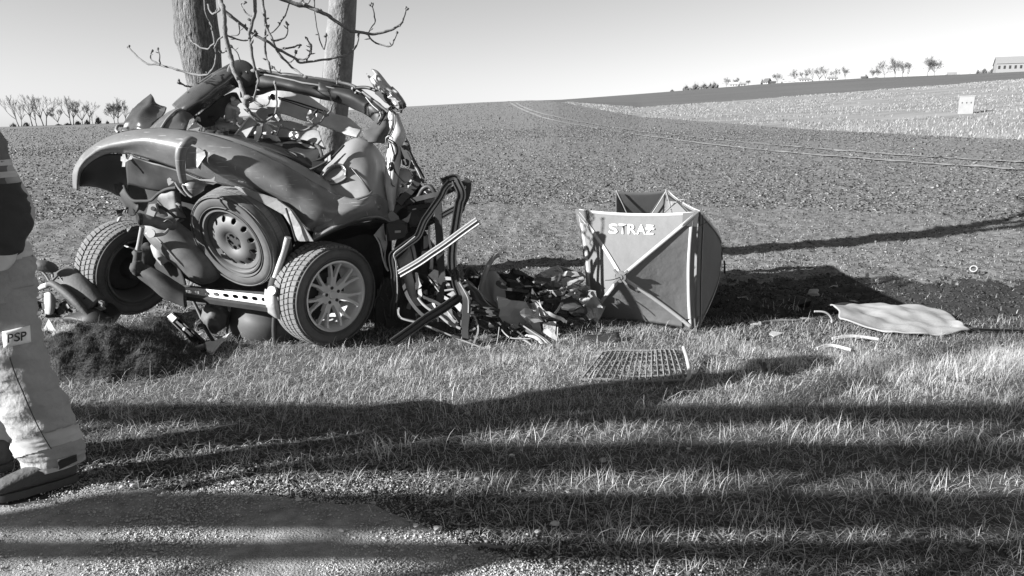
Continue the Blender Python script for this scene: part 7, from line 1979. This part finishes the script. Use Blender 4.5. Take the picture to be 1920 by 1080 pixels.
VT = [(430, 232, 282, 4), (478, 229, 272, 3), (687, 200, 256, 5), (775, 185, 250, 4), (820, 187, 247, 3), (862, 170, 246, 1), (895, 172, 242, 3), (925, 176, 242, 0), (975, 182, 238, 4), (1025, 175, 236, 3), (1165, 178, 222, 5), (1190, 176, 220, 3), (1222, 140, 221, 4), (1275, 128, 219, 3), (1312, 136, 216, 5), (1437, 125, 216, 4), (1472, 124, 212, 5), (540, 247, 276, 5), (1340, 150, 214, 1)]
for (x, yt, yb, k) in VT:
    od = ORD[sorted(q[0] for q in VT).index(x)]
    u, vb = zr(x, yb); vt = zr(x, yt)[1]; rr = bound(T2, azi(u, vb))[0] + 6
    far_tree(u, vt - 1, vb + 1, rr, k, '%s%s bare tree from the left along the village ridge' % ('tall ' if yb - yt > 70 else 'small ', od), GR, wide=1.05)
VB = [(230, 278, 300, 34), (275, 272, 298, 50), (320, 272, 296, 40), (370, 263, 290, 40), (350, 268, 292, 20), (610, 240, 262, 18), (715, 238, 256, 18), (160, 296, 304, 20), (1720, 172, 192, 30), (1690, 178, 194, 20), (1760, 172, 190, 26), (1850, 176, 190, 40), (1900, 172, 188, 40), (500, 262, 278, 20), (1130, 208, 224, 20), (1540, 200, 208, 20)]
for (x, yt, yb, w) in VB:
    od = ORD[sorted(q[0] for q in VB).index(x)]
    u, vb = zr(x, yb); vt = zr(x, yt)[1]; rr = bound(T2, azi(u, vb))[0] + 4
    far_bush(u, vt, vb + 1.5, w / 2.667, rr, od + ' low hedge clump from the left along the far ridge', 'hedges along the far ridge')
# dark evergreen at the far right
u, vb = zr(1800, 182); rr = bound(T2, azi(u, vb))[0] + 5
base = at_far(u, vb, rr); hh = 18 * rr / FPX
ev = top('evergreen_tree', 'dark round evergreen tree beside the pale building on the ridge', 'tree', base)
bm = bmesh.new(); rnd = random.Random(4)
for k in range(70):
    a = rnd.uniform(0, 6.28); rr2 = rnd.uniform(0, 1) ** .5; ph = rnd.uniform(-.3, 1)
    blob_bm(bm, base + Vector((rr2 * math.cos(a) * hh * .52, rr2 * math.sin(a) * hh * .4, hh * (.62 + .34 * ph * (1 - rr2 * .5)))), hh * .12, hh * .12, hh * .10, .7, 6, k, 1)
from_bm('crown', bm, mat('evergreen_leaf', .03, .9), ev, False)
tube('trunk', [base, base + Vector((0, 0, hh * .6))], hh * .05, M_fartwig, ev, raw=True, sub=2)

def house(name, label, x, y_top, y_bot, w, wallm, roofm, rise=.45, dx=0, nwin=3, group=None, rot=0.0, depth=None):
    u, vb = zr(x, y_bot); r = bound(T2, azi(u, vb))[0] + 3
    base = at_far(u, vb, r); H = (y_bot - y_top) / 2.667 * r / FPX; W = w / 2.667 * r / FPX; D = depth or W * .6
    wallh = H * (1 - rise)
    t = top(name, label, 'house' if 'barn' not in name else 'barn', base, group); t.rotation_euler = (0, 0, rot - azi(u, vb))
    def loc(p): return base + Vector(p)
    bm = bmesh.new(); box_bm(bm, Matrix.Translation(loc((0, 0, wallh / 2 - .3))), W, D, wallh + .6)
    for s in (-1, 1):
        q = [bm.verts.new(loc((s * W / 2, -D / 2, wallh))), bm.verts.new(loc((s * W / 2, D / 2, wallh))), bm.verts.new(loc((s * W / 2, 0, H * .96)))]; bm.faces.new(q)
    from_bm('wall', bm, wallm, t, False)
    bm = bmesh.new(); e = .35
    for s in (-1, 1):
        a = [loc((-W / 2 - e, s * (D / 2 + e), wallh - .1)), loc((W / 2 + e, s * (D / 2 + e), wallh - .1)), loc((W / 2 + e, 0, H)), loc((-W / 2 - e, 0, H))]
        vs_ = [bm.verts.new(p) for p in a] + [bm.verts.new(p + Vector((0, 0, .2))) for p in a]
        for f in ((0, 1, 2, 3), (4, 5, 6, 7), (0, 1, 5, 4), (1, 2, 6, 5), (2, 3, 7, 6), (3, 0, 4, 7)): bm.faces.new([vs_[i] for i in f])
    bmesh.ops.recalc_face_normals(bm, faces=bm.faces); from_bm('roof', bm, roofm, t, False)
    for k in range(nwin):
        xx = (-.5 + (k + .5) / nwin) * W; bm = bmesh.new()
        box_bm(bm, Matrix.Translation(loc((xx, -D / 2 - .02, wallh * .55))), min(W / nwin * .4, 1.4), .12, wallh * .38); from_bm('window', bm, M_win, t, False)
    return t
house('cottage', 'white cottage with pale roof at the left end of the village', 467, 258, 278, 34, M_wall, M_wall, .4)
house('cottage', 'low pale house behind the first village trees', 515, 262, 276, 26, M_wall, M_roofl, .4, nwin=2)
house('cottage', 'house with steep dark gable roof and white end wall', 635, 239, 264, 32, M_wall, M_roofd, .65, rot=-.9, nwin=2)
house('cottage', 'small dark roofed shed just right of the gabled house', 665, 250, 262, 22, M_roofd, M_roofd, .4, nwin=0)
house('cottage', 'long white low house among the middle village trees', 820, 232, 250, 44, M_wall, M_roofl, .4, nwin=4)
house('cottage', 'white flat house at the foot of the right village trees', 962, 228, 242, 40, M_wall, M_roofl, .35, nwin=3)
house('cottage', 'pale low wall like house near the lone middle trees', 745, 240, 250, 50, M_wall, M_wall, .3, nwin=0)
house('cottage', 'tiny white hut left of the tall tree group', 1180, 217, 226, 16, M_wall, M_wall, .4, nwin=1)
house('cottage', 'small dark hut on the ridge between the tree groups', 1118, 222, 231, 18, M_roofd, M_roofd, .4, nwin=0)
house('cottage', 'low pale roof just showing above the ridge at right', 1560, 196, 207, 30, M_wall, M_roofl, .5, nwin=0)
house('cottage', 'second low pale roof on the ridge before the hedges', 1625, 188, 202, 34, M_wall, M_wall, .5, nwin=0)
house('cottage', 'small grey house tucked under the evergreen tree', 1795, 160, 186, 36, M_roofl, M_roofd, .45, nwin=2)
house('barn', 'long pale two storey barn at the right end of the ridge', 1935, 128, 188, 220, M_roofl, M_roofl, .45, nwin=12, depth=9, rot=.15)
# white roadside fence in the village: thin rail with its posts
u0, v0_ = zr(730, 251); fr = bound(T2, azi(u0, v0_))[0] - 2
fpts = [at_far(zr(x, y)[0], zr(x, y)[1], fr) for x, y in ((700, 258), (760, 252), (820, 249), (880, 246))]
fence = top('village_fence', 'low white fence in front of the village houses', 'fence', fpts[0])
tube('rail', [p + Vector((0, 0, 1.2)) for p in fpts], .18, M_wall, fence, raw=True, sub=2, prof=FLAT)
for p in spline(fpts, 3)[:10]: tube('post', [p, p + Vector((0, 0, 1.5))], .14, M_wall, fence, raw=True, sub=1, n=4)

# ---- pale concrete box out in the meadow
r_, c_ = ground_hit(1815, 214)
s_ = r_ / FPX
mb = top('meter_box', 'pale upright concrete box with three holes out in the meadow', 'utility box', c_)
bm = bmesh.new(); Mb = Matrix.Translation(c_ + Vector((0, .3, 13 * s_))) @ Matrix.Rotation(-.6, 4, 'Z')
box_bm(bm, Mb, 21 * s_, 9 * s_, 27 * s_); r2 = bmesh.ops.bevel(bm, geom=bm.edges[:], offset=.02, segments=2, affect='EDGES')
from_bm('box_body', bm, mat('pale_concrete', .22, .8, nscale=2, namt=.12), mb, False)
for k in (-6, 0, 6):
    bm = bmesh.new(); box_bm(bm, Mb @ Matrix.Translation((k * s_, -4.55 * s_, 4 * s_)), 1.4 * s_, .3 * s_, 2.2 * s_); from_bm('hole', bm, M_win, mb, False)
bm = bmesh.new(); box_bm(bm, Mb @ Matrix.Translation((0, 0, 14 * s_)), 23 * s_, 10 * s_, 1.4 * s_); from_bm('lid', bm, MATS['pale_concrete'], mb, False)

# ---- dry grass of the meadow: real tufts, thick along the ridge line
n = 60000
us = rng.uniform(1060, 2000, n); q = rng.uniform(0, 1, n)
xm, ym, zm, dm = [], [], [], []
for u, t in zip(us, q):
    a = azi(u, 230); r0, r1 = bound(T0, a)[0], bound(T1, a)[0]
    if rng.uniform() < .35: t = 1 - .10 * t
    r = r0 + (r1 - r0) * t ** 1.3
    x, y = r * math.sin(a), r * math.cos(a)
    if noise.noise((x * .12, y * .05, 3)) + noise.noise((x * .4, y * .2, 8)) * .6 < -.12 + .3 * (rng.uniform() - .5): continue
    xm.append(x); ym.append(y); zm.append(far_z(a, r)); dm.append(r)
xm, ym, zm, dm = map(np.array, (xm, ym, zm, dm))
V, F, A = blades('m', np.stack([xm, ym], 1), rng.uniform(.08, .30, len(xm)), .012 + dm * .0004, 1.4, rng.uniform(.1, 1, len(xm)), M_grass, None, seg=2, zoff=zm)
tag(from_np('meadow_grass', V, F, mat('meadow_blades', .15, .9, attr='shade', attr_hi=.38, spec=.1), None, False, A), 'pale dry grass and weeds covering the meadow strip', 'grass', kind='stuff')
